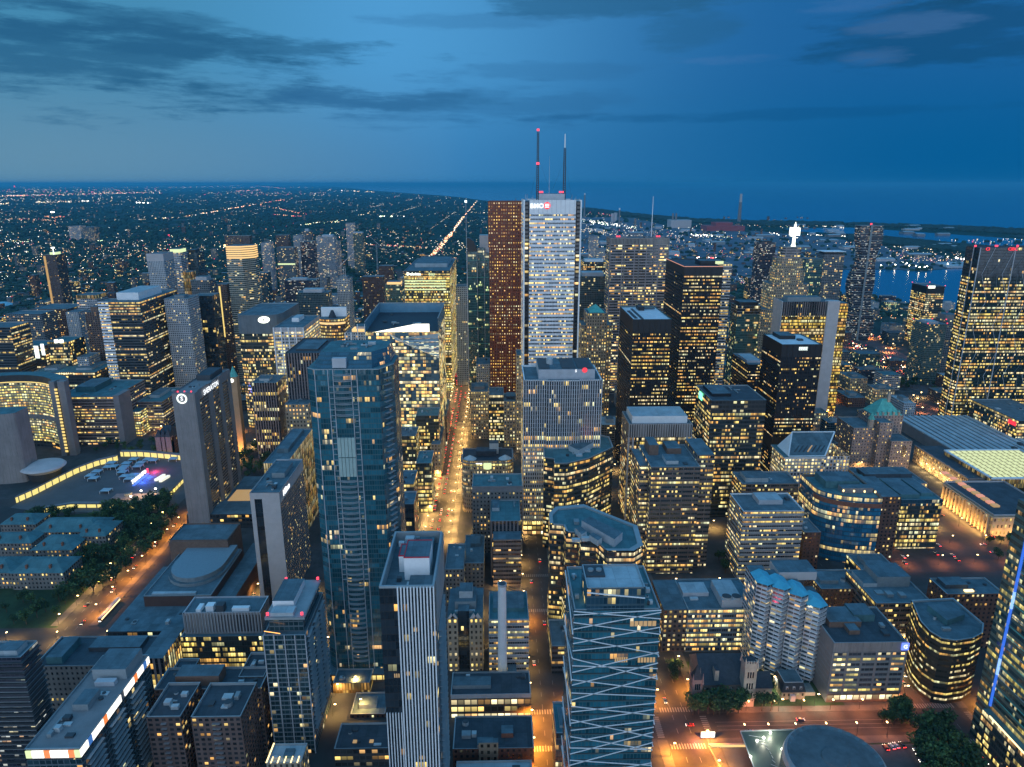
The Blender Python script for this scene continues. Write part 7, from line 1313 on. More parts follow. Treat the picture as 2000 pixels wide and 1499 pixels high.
for y in range(470, 650, 30): lamp(-187, y, GOLD, 7000, 'lamp in the side street behind the opera house', 'lamps behind the opera house', pi)
for x in list(range(-285, -90, 26)): lamp(x, 662, GOLD, 9000, 'lamp on the cross street by the thin hotel slab', 'lamps on the cross street by the thin hotel slab', pi/2)
for x in list(range(-470, -80, 34)): lamp(x, 883, ORG, 9000, 'lamp on the long cross street beyond the square', 'lamps on the cross street beyond the square', pi/2)
for x in list(range(40, 420, 34)): lamp(x, 683, GOLD, 11000, 'lamp on the cross street between the black towers', 'lamps on the cross street between the black towers', -pi/2)
for x in list(range(-20, 420, 48)): lamp(x, 883, GOLD, 12000, 'lamp on the cross street behind the black towers', 'lamps behind the black towers', pi/2)
for u, v in ((1665, 680), (1690, 690), (1715, 702), (1740, 714), (1765, 726), (1790, 738), (1700, 660), (1670, 655), (1740, 690), (1830, 800), (1790, 790), (1740, 780), (1850, 830), (1800, 808)):
    x, y = gz(u, v); lamp(x, y, RED_, 26000, 'lamp over the reddish rail side road', 'lamps over the rail side road')
for x, y, c in ((-262, 860, ORG), (-285, 845, ORG), (-240, 900, ORG), (-300, 830, GOLD), (-330, 820, GOLD)): lamp(x, y, c, 15000, 'lamp near the orange lit clock tower', 'lamps near the clock tower')
for u, v in ((690, 1345), (700, 1390), (650, 1400), (655, 1360)): x, y = gz(u, v); lamp(x, y, GOLD, 5000, 'lamp in the yard at the foot of the teal hotel tower', 'lamps in the yard of the teal hotel tower')
for u, v in ((1520, 1390), (1505, 1345), (1590, 1380)): x, y = gz(u, v); lamp(x, y, (1, .85, .5), 3000, 'pale lamp beside the mansion', 'pale lamps beside the mansion')
for y0 in (1000, 1200, 1310, 1430):
    for x in range(-620, 900, 62):
        if -110 < x < -20: continue
        u, v = 1000, 0
        c_ = GOLD if (x//62+y0) % 3 else ORG; lamp(x, y0, c_, 16001, 'lamp among the mid distance blocks', 'lamps among the mid distance blocks', pi/2)
for x in (-400, -250, 70, 200, 330, 460, 640, 780):
    for y in range(930, 1500, 84): lamp(x, y, GOLD if (x+y) % 3 else ORG, 16001, 'lamp among the mid distance blocks', 'lamps among the mid distance blocks')
for x in (60, 130, 200, 270, 340, 410): 
    for y in (600, 640, 740, 800): lamp(x, y, GOLD, 9001, 'lamp in the courts between the black towers', 'lamps in the courts between the black towers')
for x in (-20, 8, -95, -120): 
    for y in (470, 540, 600, 700, 790): lamp(x, y, GOLD, 7001, 'lamp in a lane beside the busy street blocks', 'lamps in the lanes near the busy street')
for x in (-150, -120, -95, 0, 60, 85, 140, 175, 215): 
    for y in (430, 462, 500): lamp(x, y, GOLD, 6001, 'lamp on the cross street in the middle of the blocks', 'lamps among the nearer blocks')
# ================= civic square =================
def square():
    ground_sheet('square_paving', [gz(u, v) for u, v in ((20, 992), (120, 930), (235, 893), (352, 890), (420, 940), (330, 1002), (80, 1000))], .02, 'plaza')
    def ribbon(lab, pts, nm='elevated_walkway', w=3, z1=5.5):
        P_ = [gz(*p) for p in pts]; cx = sum(p[0] for p in P_)/len(P_); cy = sum(p[1] for p in P_)/len(P_); e = empty(nm, (cx, cy, 0), lab, 'walkway')
        add(e, 'lit_wall', lambda m: [m.prism([(a[0], a[1]), (c[0], c[1]), (c[0], c[1]+w), (a[0], a[1]+w)] if c[0] > a[0] else [(c[0], c[1]), (a[0], a[1]), (a[0], a[1]+w), (c[0], c[1]+w)], 0, z1-1.2, 'walk_glow') for a, c in zip(P_, P_[1:])])  # lamplight on the walkway walls is painted in as emission
        add(e, 'deck', lambda m: [m.prism([(a[0], a[1]-.6), (c[0], c[1]-.6), (c[0], c[1]+w+.6), (a[0], a[1]+w+.6)], z1-1.2, z1, 'concrete', 'concrete', True) for a, c in zip(P_, P_[1:])])
        for a, c in zip(P_, P_[1:]):
            for k in range(3): x, y = a[0]+(c[0]-a[0])*(k+.5)/3, a[1]+(c[1]-a[1])*(k+.5)/3; add(e, 'post', lambda m: m.box(x-.4, x+.4, y-.9, y-.2, 0, z1-1.2, 'concrete'))
    ribbon('long curved walkway glowing yellow along the left of the square', [(32, 983), (70, 966), (110, 945), (150, 925), (190, 910), (228, 901)], z1=7)
    ribbon('straight glowing walkway along the back of the square', [(236, 892), (275, 892), (315, 895), (354, 899)], z1=7)
    ribbon('glowing walkway along the front of the square, behind the park trees', [(80, 1002), (140, 992), (200, 992), (260, 993), (300, 995)], z1=5)
    ribbon('short glowing walkway at the right of the square next to the thin hotel slab', [(326, 975), (340, 962), (356, 945)], z1=5)
    T0 = None; r = random.Random(2)
    for u, v in ((218, 908), (222, 915), (212, 916), (248, 909), (244, 916), (240, 920), (276, 908), (270, 915), (262, 901), (290, 901), (340, 900), (240, 926), (245, 934), (254, 939), (262, 932), (190, 925), (178, 933), (184, 938), (208, 962), (300, 903)):
        x, y = gz(u, v)
        e = empty('canopy_tent', (x, y, 0), 'small pale blue canopy tent on the square', 'tent', 'canopy tents on the square'); e.scale = (1.35, 1.5, 1.1)
        if T0 is None:
            m = MB(); [m.face([a, c, (0, 0, 4.2)], 'tent_cloth') for a, c in (((-3.6, -3, 2.8), (3.6, -3, 2.8)), ((3.6, -3, 2.8), (3.6, 3, 2.8)), ((3.6, 3, 2.8), (-3.6, 3, 2.8)), ((-3.6, 3, 2.8), (-3.6, -3, 2.8)))]; o1 = m.build('canopy'); o1.parent = e
            T0 = [o1]
            for i, j in ((-1, -1), (1, -1), (1, 1), (-1, 1)): m = MB(); m.box(i*3.4-.1, i*3.4+.1, j*2.8-.1, j*2.8+.1, 0, 2.8, 'white_paint'); o2 = m.build('leg'); o2.parent = e; T0.append(o2)
        else:
            for s in T0: c = s.copy(); COL.objects.link(c); c.parent = e
    a, c = gz(257, 950), gz(287, 925); ang = math.degrees(math.atan2(c[1]-a[1], c[0]-a[0])); Ln = math.hypot(c[0]-a[0], c[1]-a[1])
    e = empty('letter_sign', ((a[0]+c[0])/2, (a[1]+c[1])/2, 0), 'large white glowing city name letters on a blue lit base in the square', 'sign')
    t_ = text(e, 'TORONTO', (e.location.x, e.location.y, 3.2), 6.4, 'sign_white', rz=ang, ext=.5, name='letters'); t_.scale = (1.0, 1, 1)
    dx, dy = (c[0]-a[0])/Ln, (c[1]-a[1])/Ln; add(e, 'blue_base', lambda m: m.prism([(a[0]+dy*.5, a[1]-dx*.5), (c[0]+dy*.5, c[1]-dx*.5), (c[0]+dy*3, c[1]-dx*3), (a[0]+dy*3, a[1]-dx*3)][::-1], 0, .6, 'blue_light', 'blue_light')); add(e, 'red_symbol', lambda m: (m.box(c[0]+dx*2-1, c[0]+dx*2+1, c[1]+dy*2-.4, c[1]+dy*2+.4, 0, 5.2, 'red_sign')))
    for k, cl in ((.3, (.05, .15, 1)), (.7, (.05, .2, 1)), (1.12, (1, .05, .2))):
        ld = bpy.data.lights.new('sign_glow', 'POINT'); ld.energy = 9000; ld.color = cl; ld.shadow_soft_size = 1; lo = bpy.data.objects.new('sign_glow', ld); COL.objects.link(lo); lo.parent = e; lo.location = Vector((a[0]+dx*Ln*k+dy*7, a[1]+dy*Ln*k-dx*7, 4))-e.location
    a0 = gz(255, 972); e = empty('skating_pavilion', (a0[0], a0[1], 0), 'small warm lit pavilion deck at the front of the square', 'pavilion'); add(e, 'deck', lambda m: m.box(a0[0]-18, a0[0]+24, a0[1]-6, a0[1]+8, 0, .8, 'stone_rose')); add(e, 'kiosk', lambda m: m.box(a0[0]-6, a0[0], a0[1], a0[1]+4, .8, 4, 'stone', 'roof'))
    for k, (u, v) in enumerate(((304, 958), (292, 968), (288, 972), (256, 973), (276, 962))):
        x, y = gz(u, v, 3); add(e, 'floodlight', lambda m: m.cyl(x, y, .5, 0, 4.4, 'lamp_glow' if 0 else 'dark_steel', 6)); add(e, 'floodlight_head', lambda m: m.cyl(x, y, .9, 4.4, 5.2, 'flood_light', 8))
        ld = bpy.data.lights.new('deck_light', 'POINT'); ld.energy = 2600; ld.color = (1, .75, .4); ld.shadow_soft_size = .5; lo = bpy.data.objects.new('deck_light', ld); COL.objects.link(lo); lo.parent = e; lo.location = Vector((x, y-2, 6.5))-e.location
    for k, (u, v) in enumerate(((311, 936), (320, 938))): x, y = gz(u, v); e = empty('light_canopy', (x, y, 0), ('left', 'right')[k]+' one of two glowing white angled panels on the square', 'light panel'); add(e, 'panel', lambda m: m.prism([(x-2, y-7), (x+1, y-7), (x+4, y+7), (x+1, y+7)], .5, 3, 'pale_panel_glow', 'pale_panel_glow', True))
square()
# ================= trees =================
def tree_proto(seed, mats, hgt=12.0):
    r = random.Random(seed); tr = MB(); tr.cyl(0, 0, .32, 0, hgt*.45, 'bark', 7, .2)
    for k in range(5): a = r.uniform(0, 6.28); tr.beam((0, 0, hgt*r.uniform(.28, .42)), (cos(a)*hgt*.22, sin(a)*hgt*.22, hgt*r.uniform(.55, .75)), .22, 'bark', .07)
    cr = MB(); lobes = [(r.uniform(-.24, .24)*hgt, r.uniform(-.24, .24)*hgt, hgt*r.uniform(.48, .84), hgt*r.uniform(.14, .24)) for _ in range(11)]
    for lx, ly, lz, lr in lobes:
        for k in range(46):
            d = Vector((r.gauss(0, 1), r.gauss(0, 1), r.gauss(0, .8))).normalized()*lr*r.uniform(.6, 1.08); c = Vector((lx, ly, lz))+d; s = r.uniform(.35, .85)
            u = Vector((r.gauss(0, 1), r.gauss(0, 1), r.gauss(0, 1))).normalized(); w = u.cross(Vector((r.gauss(0, 1), r.gauss(0, 1), r.gauss(0, 1)))).normalized()
            cr.face([c-u*s, c-w*s*.7, c+u*s, c+w*s*.7], mats[0] if r.random() < .55 else mats[1])
    return tr, cr
TP = []
for i, (mt, lab) in enumerate(((('leaf_a', 'leaf_c'), 0), (('leaf_b', 'leaf_a'), 1), (('leaf_c', 'leaf_a'), 2), (('leaf_b', 'leaf_c'), 3))): TP.append(tree_proto(11+i, mt))
TO = [None]*4; TN = [0]
def tree(x, y, sc, lab, grp):
    k = TN[0] % 4; TN[0] += 1; e = empty('broadleaf_tree', (x, y, 0), lab, 'tree', grp)
    if TO[k] is None:
        a, c = TP[k][0].build('trunk'), TP[k][1].build('crown'); a.parent = e; c.parent = e; TO[k] = (a, c)
    else:
        for s in TO[k]: c = s.copy(); COL.objects.link(c); c.parent = e
    r = random.Random(TN[0]); e.scale = (sc*r.uniform(.85, 1.15), sc*r.uniform(.85, 1.15), sc*r.uniform(.85, 1.1)); e.rotation_euler = (0, 0, r.uniform(0, 6.28))
def grove(px, n, sc, lab, grp, seed=1, dmin=6.5):
    P_ = [gz(u, v) for u, v in px]; r = random.Random(seed); xs = [p[0] for p in P_]; ys = [p[1] for p in P_]; got = []; t = 0
    while len(got) < n and t < 6000:
        t += 1; x, y = r.uniform(min(xs), max(xs)), r.uniform(min(ys), max(ys))
        if inpoly(x, y, P_) and all((x-a)**2+(y-c)**2 > dmin**2 for a, c in got) and not any(f[0]-2 < x < f[1]+2 and f[2]-2 < y < f[3]+2 for f in FOOT): got.append((x, y)); tree(x, y, sc*r.uniform(.8, 1.2), lab, grp)
grove([(205, 1000), (338, 978), (345, 1020), (300, 1075), (200, 1165), (105, 1170), (150, 1090), (205, 1070)], 85, 1.1, 'dark park tree among many beside the law courts', 'park trees beside the law courts', 3)
grove([(60, 1004), (320, 998), (330, 1012), (200, 1020), (60, 1020)], 22, .9, 'tree in the belt between the square and the law courts', 'trees between the square and the law courts', 4)
grove([(130, 872), (350, 868), (352, 884), (140, 888)], 16, .75, 'small tree in the row behind the square', 'trees behind the square', 5, 9)
grove([(0, 1180), (110, 1165), (150, 1190), (90, 1225), (0, 1225)], 12, .8, 'dark tree on the unlit lawn at the lower left', 'trees on the lower left lawn', 6)
grove([(1345, 1372), (1450, 1368), (1452, 1397), (1345, 1397)], 22, 1.25, 'leafy tree in front of the church', 'trees in front of the church', 7, 3.4)
grove([(1482, 1350), (1508, 1350), (1508, 1392), (1482, 1392)], 3, .9, 'leafy tree between the church tower and the mansion', 'trees between church and mansion', 8, 5)
grove([(1308, 1305), (1338, 1300), (1345, 1335), (1320, 1345)], 4, .8, 'tree by the street left of the church', 'trees left of the church', 9, 5)
grove([(1785, 1430), (1835, 1425), (1900, 1499), (1900, 1540), (1800, 1540)], 30, 1.25, 'tree in the dense row beside the car park', 'trees beside the car park', 10, 4)
grove([(1722, 1395), (1770, 1392), (1775, 1418), (1725, 1420)], 8, 1.0, 'tree before the office with the blue emblem', 'trees before the blue emblem office', 11, 3.5)
grove([(1880, 1385), (1940, 1380), (1935, 1400), (1885, 1400)], 3, .8, 'tree at the foot of the dark round fronted office', 'trees at the round fronted office', 12, 5)
grove([(1925, 1060), (1975, 1058), (1985, 1095), (1935, 1100)], 6, .9, 'tree beside the station crossing', 'trees beside the station crossing', 13)
grove([(1720, 735), (1775, 730), (1790, 760), (1740, 765)], 14, 1.0, 'tree on the dark slope by the rail side road', 'trees by the rail side road', 14)
grove([(1850, 730), (1900, 770), (1880, 800), (1800, 770)], 10, .9, 'tree on the park strip before the big dark tower', 'trees before the big dark tower', 15)
grove([(462, 900), (510, 870), (530, 900), (470, 990), (455, 950)], 18, 1.0, 'tree on the avenue right of the thin hotel slab', 'trees right of the thin hotel slab', 16)
grove([(310, 1225), (352, 1225), (352, 1300), (310, 1300)], 8, .8, 'tree in the garden left of the glassy office', 'trees left of the glassy office', 17, 5)
grove([(1400, 1085), (1432, 1085), (1432, 1120), (1400, 1120)], 4, .8, 'green lit tree left of the white banded office', 'trees left of the white banded office', 18, 5)
grove([(540, 495), (700, 520), (770, 560), (700, 590), (560, 560)], 42, 1.6, 'dark tree in the mid distance green belt', 'trees in the mid distance belt', 19, 14)
grove([(300, 1440), (345, 1440), (345, 1499), (290, 1499)], 4, .8, 'tree at the bottom left beside the brown brick block', 'trees beside the brown brick block', 20, 5)
# ================= cars =================
def car_proto(col, tag_):
    solid('car_'+tag_, col, .35, spec=.8, var=0)
    b = MB(); mt = 'car_'+tag_
    prof = [(-2.2, .35), (-2.25, .85), (-1.5, 1.0), (.9, .95), (2.2, .75), (2.25, .35)]
    for s in (-1, 1): b.face([(s*.88, y, z) for y, z in (prof if s > 0 else prof[::-1])], mt)
    for i in range(len(prof)): j = (i+1) % len(prof); b.face([(.88, *prof[j]), (.88, *prof[i]), (-.88, *prof[i]), (-.88, *prof[j])], mt)
    g = MB(); q = [(-1.6, .98), (-1.1, 1.45), (.3, 1.45), (1.1, .95)]
    for s in (-1, 1): g.face([(s*.74, y, z) for y, z in (q if s > 0 else q[::-1])], 'glass_dark')
    for i in range(3): g.face([(.74, *q[i+1]), (.74, *q[i]), (-.74, *q[i]), (-.74, *q[i+1])], mt if i == 1 else 'glass_dark')
    parts = [('body', b), ('cabin', g)]
    for s in (-1, 1):
        for y in (-1.4, 1.4): w = MB(); w.beam((s*.72, y, .33), (s*.92, y, .33), .62, 'dark_steel'); parts.append(('wheel', w))
        t = MB(); t.box(s*.62-.22, s*.62+.22, -2.32, -2.2, .6, .9, 'tail_red'); parts.append(('tail_light', t))
        t = MB(); t.box(s*.62-.2, s*.62+.2, 2.2, 2.32, .5, .75, 'head_white'); parts.append(('headlight', t))
    return parts
CP = {}
for tag_, col in (('white', (.6, .6, .6)), ('silver', (.3, .31, .33)), ('black', (.02, .02, .022)), ('red', (.35, .02, .02)), ('blue', (.03, .06, .15))): CP[tag_] = [car_proto(col, tag_), None]
def car(x, y, rz, tag_, lab, grp, far=False):
    e = empty('car', (x, y, .05), lab, 'car', grp); e.rotation_euler = (0, 0, rz)
    pr = CP[tag_]
    if pr[1] is None: pr[1] = [m.build(n) for n, m in pr[0]]; objs = pr[1]; [setattr(o, 'parent', e) for o in objs]
    else:
        for s in pr[1]:
            if far and s.name.startswith('wheel'): continue
            c = s.copy(); COL.objects.link(c); c.parent = e
r = random.Random(12); TG = ['white', 'silver', 'black', 'red', 'blue', 'silver', 'black']
for lane, x in enumerate((-62.5, -55.5, -48.5)):
    y = 575+lane*5
    while y < 1250:
        dx = 0 if y < 1080 else -(y-1080)*.072
        if r.random() < (.85, .7, .3)[lane]: car(x+dx, y, 0, r.choice(TG), ('car with red tail lights in the left busy street lane', 'car with red tail lights in the middle busy street lane', 'car in the right lane of the busy golden street')[lane], ('cars in the left lane', 'cars in the middle lane', 'cars in the right lane')[lane]+' of the busy street', y > 700)
        y += r.uniform(8, 17)
for x, y in ((27, 300), (34, 455), (27, 512), (36, 545), (40, 322), (24, 410)): car(x, y, 0, r.choice(TG), 'car on the narrow middle street', 'cars on the middle street')
for x, y, rz in ((104, 372, pi), (114, 351, pi/2), (103, 312, 0), (110, 300, 0), (148, 345, pi/2), (176, 345, pi/2), (182, 354, -pi/2)): car(x, y, rz, r.choice(TG), 'car on the streets around the church corner', 'cars around the church corner')
for x, y in ((262, 392), (267, 393), (262, 384), (268, 384), (276, 378), (272, 320), (278, 326), (281, 340), (266, 430), (272, 450)): car(x, y, pi, r.choice(('white', 'silver', 'black')), 'car facing the camera on the far right street', 'cars on the far right street')
for k in range(36): x, y = r.uniform(340, 480), r.uniform(528, 660); car(x, y, r.choice((0, 0, pi/2, -pi/2, pi)), r.choice(TG), 'car on the crossing before the stone station', 'cars on the station crossing', True)
cp = [gz(u, v) for u, v in ((1730, 1462), (1742, 1460), (1750, 1458), (1762, 1457), (1791, 1466), (1797, 1476), (1803, 1488))]
for i, (x, y) in enumerate(cp): car(x, y, 0.1 if i < 4 else pi/2, ('red', 'white', 'white', 'black', 'white', 'black', 'silver')[i], ('red car parked at the left end of the row beside the concert hall', 'white car parked next to the red one', 'second white car parked along from the red one', 'black car at the right end of the upper parked row', 'white car parked below the hedge of trees', 'black car parked below the white one by the trees', 'silver car parked nearest the bottom edge by the trees')[i], 'cars parked beside the concert hall')
for y in range(465, 640, 19): car(-306 if y % 2 else -316, y+r.uniform(-3, 3), pi if y % 2 else 0, r.choice(TG), 'car on the street beside the park trees', 'cars beside the park trees')
for y in range(475, 650, 22): car(-192, y, pi, r.choice(TG), 'car in the side street behind the opera house', 'cars behind the opera house')
for k in range(14): car(-280+k*13.5, 668+(k % 2)*8, pi/2 if k % 2 else -pi/2, r.choice(TG), 'car on the cross street by the thin hotel slab', 'cars by the thin hotel slab', True)
for k in range(30):
    u = r.uniform(1660, 1795); v = 680+(u-1655)*.46+r.uniform(-6, 8); x, y = gz(u, v); car(x, y, r.choice((2.2, -.9)), r.choice(TG), 'distant car on the reddish rail side road', 'cars on the rail side road', True)
x, y = gz(198, 1213); e = empty('tram', (x, y, 0), 'long lit red and white tram stopped at the corner below the park', 'tram')
add(e, 'body', lambda m: m.box(x-1.3, x+1.3, y-2, y+26, .4, 3.4, 'brick', 'roof_pale')); add(e, 'window_band', lambda m: m.box(x-1.35, x+1.35, y-1.5, y+25.5, 1.6, 2.7, 'warm_light')); add(e, 'headlight', lambda m: m.box(x-.9, x+.9, y-2.1, y-2, .7, 1.1, 'head_white'))
X, Y_ = gz(1382, 1443); e = empty('street_screen', (X, Y_, 0), 'white glowing advertising screen with a pink glow at the street corner', 'screen')
add(e, 'screen', lambda m: m.box(X-4, X+4, Y_-.3, Y_+.3, 1, 4.6, 'screen_white')); add(e, 'stand', lambda m: m.box(X-.4, X+.4, Y_+.31, Y_+.7, 0, 4, 'dark_steel'))
ld = bpy.data.lights.new('screen_glow', 'POINT'); ld.energy = 5000; ld.color = (1, .12, .25); ld.shadow_soft_size = 1; lo = bpy.data.objects.new('screen_glow', ld); COL.objects.link(lo); lo.parent = e; lo.location = (-7, -3, 4)
# sunken garden court by the concert hall
x, y = gz(1440, 1480); e = empty('garden_court', (x, y, 0), 'dark sunken court with a yellow lit rear wall left of the bright floodlights', 'court'); add(e, 'rim', lambda m: m.box(x-14, x+12, y+8, y+9, 0, 1.6, 'stone')); add(e, 'lit_wall', lambda m: m.box(x-13, x+11, y+7.6, y+7.95, 0, 1.3, 'amber_crown')); add(e, 'side_rim', lambda m: m.beam((x-14, y+8, .5), (x-10, y-24, .5), .8, 'stone_rose'))
# ================= port and power plants =================
def port():
    X, Yp = gz(1443, 437); zt = at(1443, 379, Yp)[1]; e = empty('power_station_chimney', (X, Yp, 0), 'very tall lone pale chimney at the lake shore', 'chimney'); add(e, 'shaft', lambda m: (m.cyl(X, Yp, 15, 0, zt*.72, 'concrete', 16, 11), m.cyl(X, Yp, 11, zt*.72, zt, 'concrete_pale', 16, 9)))
    a, y = gz(1380, 452); c = gz(1455, 452)[0]; e = empty('power_station', ((a+c)/2, y, 0), 'long dark red power station at the foot of the tall chimney', 'power station'); add(e, 'hall', lambda m: (m.box(a, c, y, y+150, 0, 34, 'plant_red', 'plant_red'), m.box(a+(c-a)*.25, a+(c-a)*.7, y+20, y+130, 34, 56, 'plant_red', 'plant_red')))
    a, y = gz(1310, 446); c = gz(1350, 446)[0]; e = empty('power_plant', ((a+c)/2, y, 0), 'white box shaped plant with two short stacks beside the lake', 'power station'); add(e, 'hall', lambda m: m.box(a, c, y, y+120, 0, 56, 'concrete_pale', 'roof_pale'))
    for k in (.14, .30): add(e, 'stack', lambda m: m.cyl(a+(c-a)*k, y+40, 7, 56, 104, 'concrete', 10))
    for u, vt, vb, rr, lab in ((1141, 378, 425, 9, 'slim pale chimney standing beside the top of the white tower'), (1209, 407, 442, 7, 'short red and white banded stack in the port')):
        x, y = gz(u, vb); zt = at(u, vt, y)[1]; e = empty('chimney', (x, y, 0), lab, 'chimney'); add(e, 'shaft', lambda m: m.cyl(x, y, rr, 0, zt, 'concrete', 12, rr*.7)); add(e, 'top_band', lambda m: m.cyl(x, y, rr*.8, zt-14, zt+1, 'white_paint', 12, rr*.7))
    x, y = gz(1196, 434); e = empty('silo', (x, y, 0), 'white cylindrical silo cluster in the port', 'silo'); [add(e, 'silo_drum', lambda m: m.cyl(x+i*26, y, 14, 0, 70+i*6, 'concrete_pale', 14)) for i in (0, 1)]
    rr = random.Random(9); n = 0
    for k in range(70):
        u, v = rr.uniform(1140, 1880), rr.uniform(442, 520)
        if u > 1640 and v > 500+ (1880-u)*.08: continue
        x, y = gz(u, v); w, d, hh = rr.uniform(30, 110), rr.uniform(30, 80), rr.uniform(8, 18)
        if any(f[0]-20 < x < f[1]+20 and f[2]-20 < y < f[3]+20 for f in FOOT): continue
        FOOT.append((x-w/2, x+w/2, y, y+d)); n += 1
        col = rr.choice(['concrete', 'concrete_pale', 'unit_grey', 'pale_metal']); e = empty('warehouse', (x, y, 0), WH(x, y, col, w, n), 'warehouse', 'warehouses in the port')
        add(e, 'wall', lambda m: m.box(x-w/2, x+w/2, y, y+d, 0, hh, col, 'roof_pale')); add(e, 'roof', lambda m: (m.face([(x-w/2-1, y-1, hh), (x+w/2+1, y-1, hh), (x+w/2+1, y+d/2, hh+4), (x-w/2-1, y+d/2, hh+4)], 'roof_pale'), m.face([(x+w/2+1, y+d+1, hh), (x-w/2-1, y+d+1, hh), (x-w/2-1, y+d/2, hh+4), (x+w/2+1, y+d/2, hh+4)], 'roof_pale')))
    e = empty('marina_dock', (gz(1860, 518)[0], gz(1860, 518)[1], 0), 'pale fan shaped dock roof at the far edge of the harbour', 'dock'); P_ = [gz(u, v, 6) for u, v in ((1826, 514), (1890, 512), (1895, 521), (1850, 522))]; add(e, 'roof', lambda m: m.prism(P_[::-1], 2, 8, 'pale_metal', 'roof_pale'))
LMK = [('the white tower', 1080), ('the tall lone chimney', 1443), ('the white lit spire', 1550), ('the wavy dark tower', 1703), ('the harbour office', 1825), ('the steel tower aerial', 1275), ('the tallest black tower', 1375)]
def proj(x, y, z=0):
    p = Vector((x, y, z-H)); zc = p.dot(fw); return CX+FPX*p.dot(rt)/zc, CY-FPX*p.dot(upv)/zc
USED = set()
def uniq(cands):
    for c in cands:
        if c not in USED: USED.add(c); return c
    return cands[-1]
CN = {'concrete': 'grey', 'concrete_pale': 'off white', 'unit_grey': 'slate grey', 'pale_metal': 'silvery'}
def WH(x, y, col, w, n):
    u, v = proj(x, y); nm, lu = min(LMK, key=lambda q: abs(q[1]-u)); rel = 'left of' if u < lu else 'right of'; rows = 'far' if v < 465 else 'middle' if v < 492 else 'near'
    size = 'long' if w > 80 else 'medium' if w > 50 else 'short'
    pos = round(u/20)*1.0
    return uniq([f'{size} {CN[col]} warehouse in the {rows} port row, {rel} {nm}', f'{size} {CN[col]} gabled shed in the {rows} port row, {rel} {nm}', f'{size} {CN[col]} warehouse in the {rows} port, close below {nm}', f'{size} {CN[col]} ridge roofed shed in the {rows} port, a little {rel} {nm}', f'low {CN[col]} store house {rel} {nm}, {rows} port row, {int(u)//10} tenths across'])
port()
# ================= mid distance city, every block a thing =================
LM = [(-390, 1000, 'the video screens'), (-330, 950, 'the black banded office'), (-420, 1180, 'the orange topped tower'), (-560, 1700, 'the lone dark tower'), (-300, 1000, 'the grey gridded tower'), (-330, 1190, 'the blank topped pale tower'), (-230, 1130, 'the yellow crowned tower'), (-200, 900, 'the oval signed office'), (-180, 1450, 'the white arched block'), (-220, 2200, 'the far white cluster'), (-120, 1250, 'the craned unfinished tower'), (-110, 1650, 'the red brown slab'), (-90, 1280, 'the ornate gold topped tower'), (-50, 1068, 'the yellow storeyed tower'), (-20, 1010, 'the green needle tower'), (60, 925, 'the dark red tower'), (110, 1300, 'the grey roofed office'), (170, 2200, 'the white twin slab'), (230, 1043, 'the steel tower'), (330, 960, 'the grey stone tower'), (370, 1000, 'the teal gridded tower'), (460, 1150, 'the spire tower'), (520, 1450, 'the sparkling dark tower'), (600, 1330, 'the blue green sloping tower'), (760, 1420, 'the wavy dark tower'), (860, 1380, 'the harbour office'), (680, 1100, 'the pale green condominium'), (570, 927, 'the gold tower'), (-480, 840, 'the brown law court')]
SC = {'condo_grey': 'grey', 'condo_brick': 'brown brick', 'condo_white': 'white', 'condo_glass': 'bluish glass', 'brick_punched': 'red brick', 'stone_punched': 'stone', 'tower_grid_grey': 'pale gridded', 'dark_bands': 'dark banded', 'podium_dark': 'dark', 'stone_lit': 'warm lit stone', 'condo_dark': 'dark glass', 'teal_glass': 'teal'}
FG = {}
def flabel(x, y, st, hh, w):
    nm = min(LM, key=lambda q: (q[0]-x)**2+((q[1]-y)*.6)**2); dx, dy = x-nm[0], y-nm[1]
    rel = ('right of and beyond' if dx > 0 else 'left of and beyond') if dy > 60 else ('right of and nearer than' if dx > 0 else 'left of and nearer than') if dy < -60 else ('beside and right of' if dx > 0 else 'beside and left of')
    hs = 'single storey' if hh < 7 else 'low' if hh < 14 else 'squat' if hh < 24 else 'mid height' if hh < 45 else 'tall'; ws = 'narrow' if w < 22 else 'broad' if w > 34 else 'square'
    d = abs(dx)+abs(dy)*.6; ds = 'close ' if d < 90 else 'well ' if d < 220 else 'far '
    return uniq([f'{hs} {ws} {SC[st]} block {rel} {nm[2]}', f'{hs} {ws} {SC[st]} block {ds}{rel} {nm[2]}', f'{hs} {ws} {SC[st]} building {rel} {nm[2]}', f'{hs} {ws} {SC[st]} building {ds}{rel} {nm[2]}', f'{hs} {ws} flat roofed {SC[st]} house {rel} {nm[2]}'])
def overlap(a, c, p, q, mg=4): return any(a-mg < f[1] and c+mg > f[0] and p-mg < f[3] and q+mg > f[2] for f in FOOT)
rf = random.Random(21); nf = 0
cells = [(ix, iy) for iy in range(0, 30) for ix in range(-30, 32)]
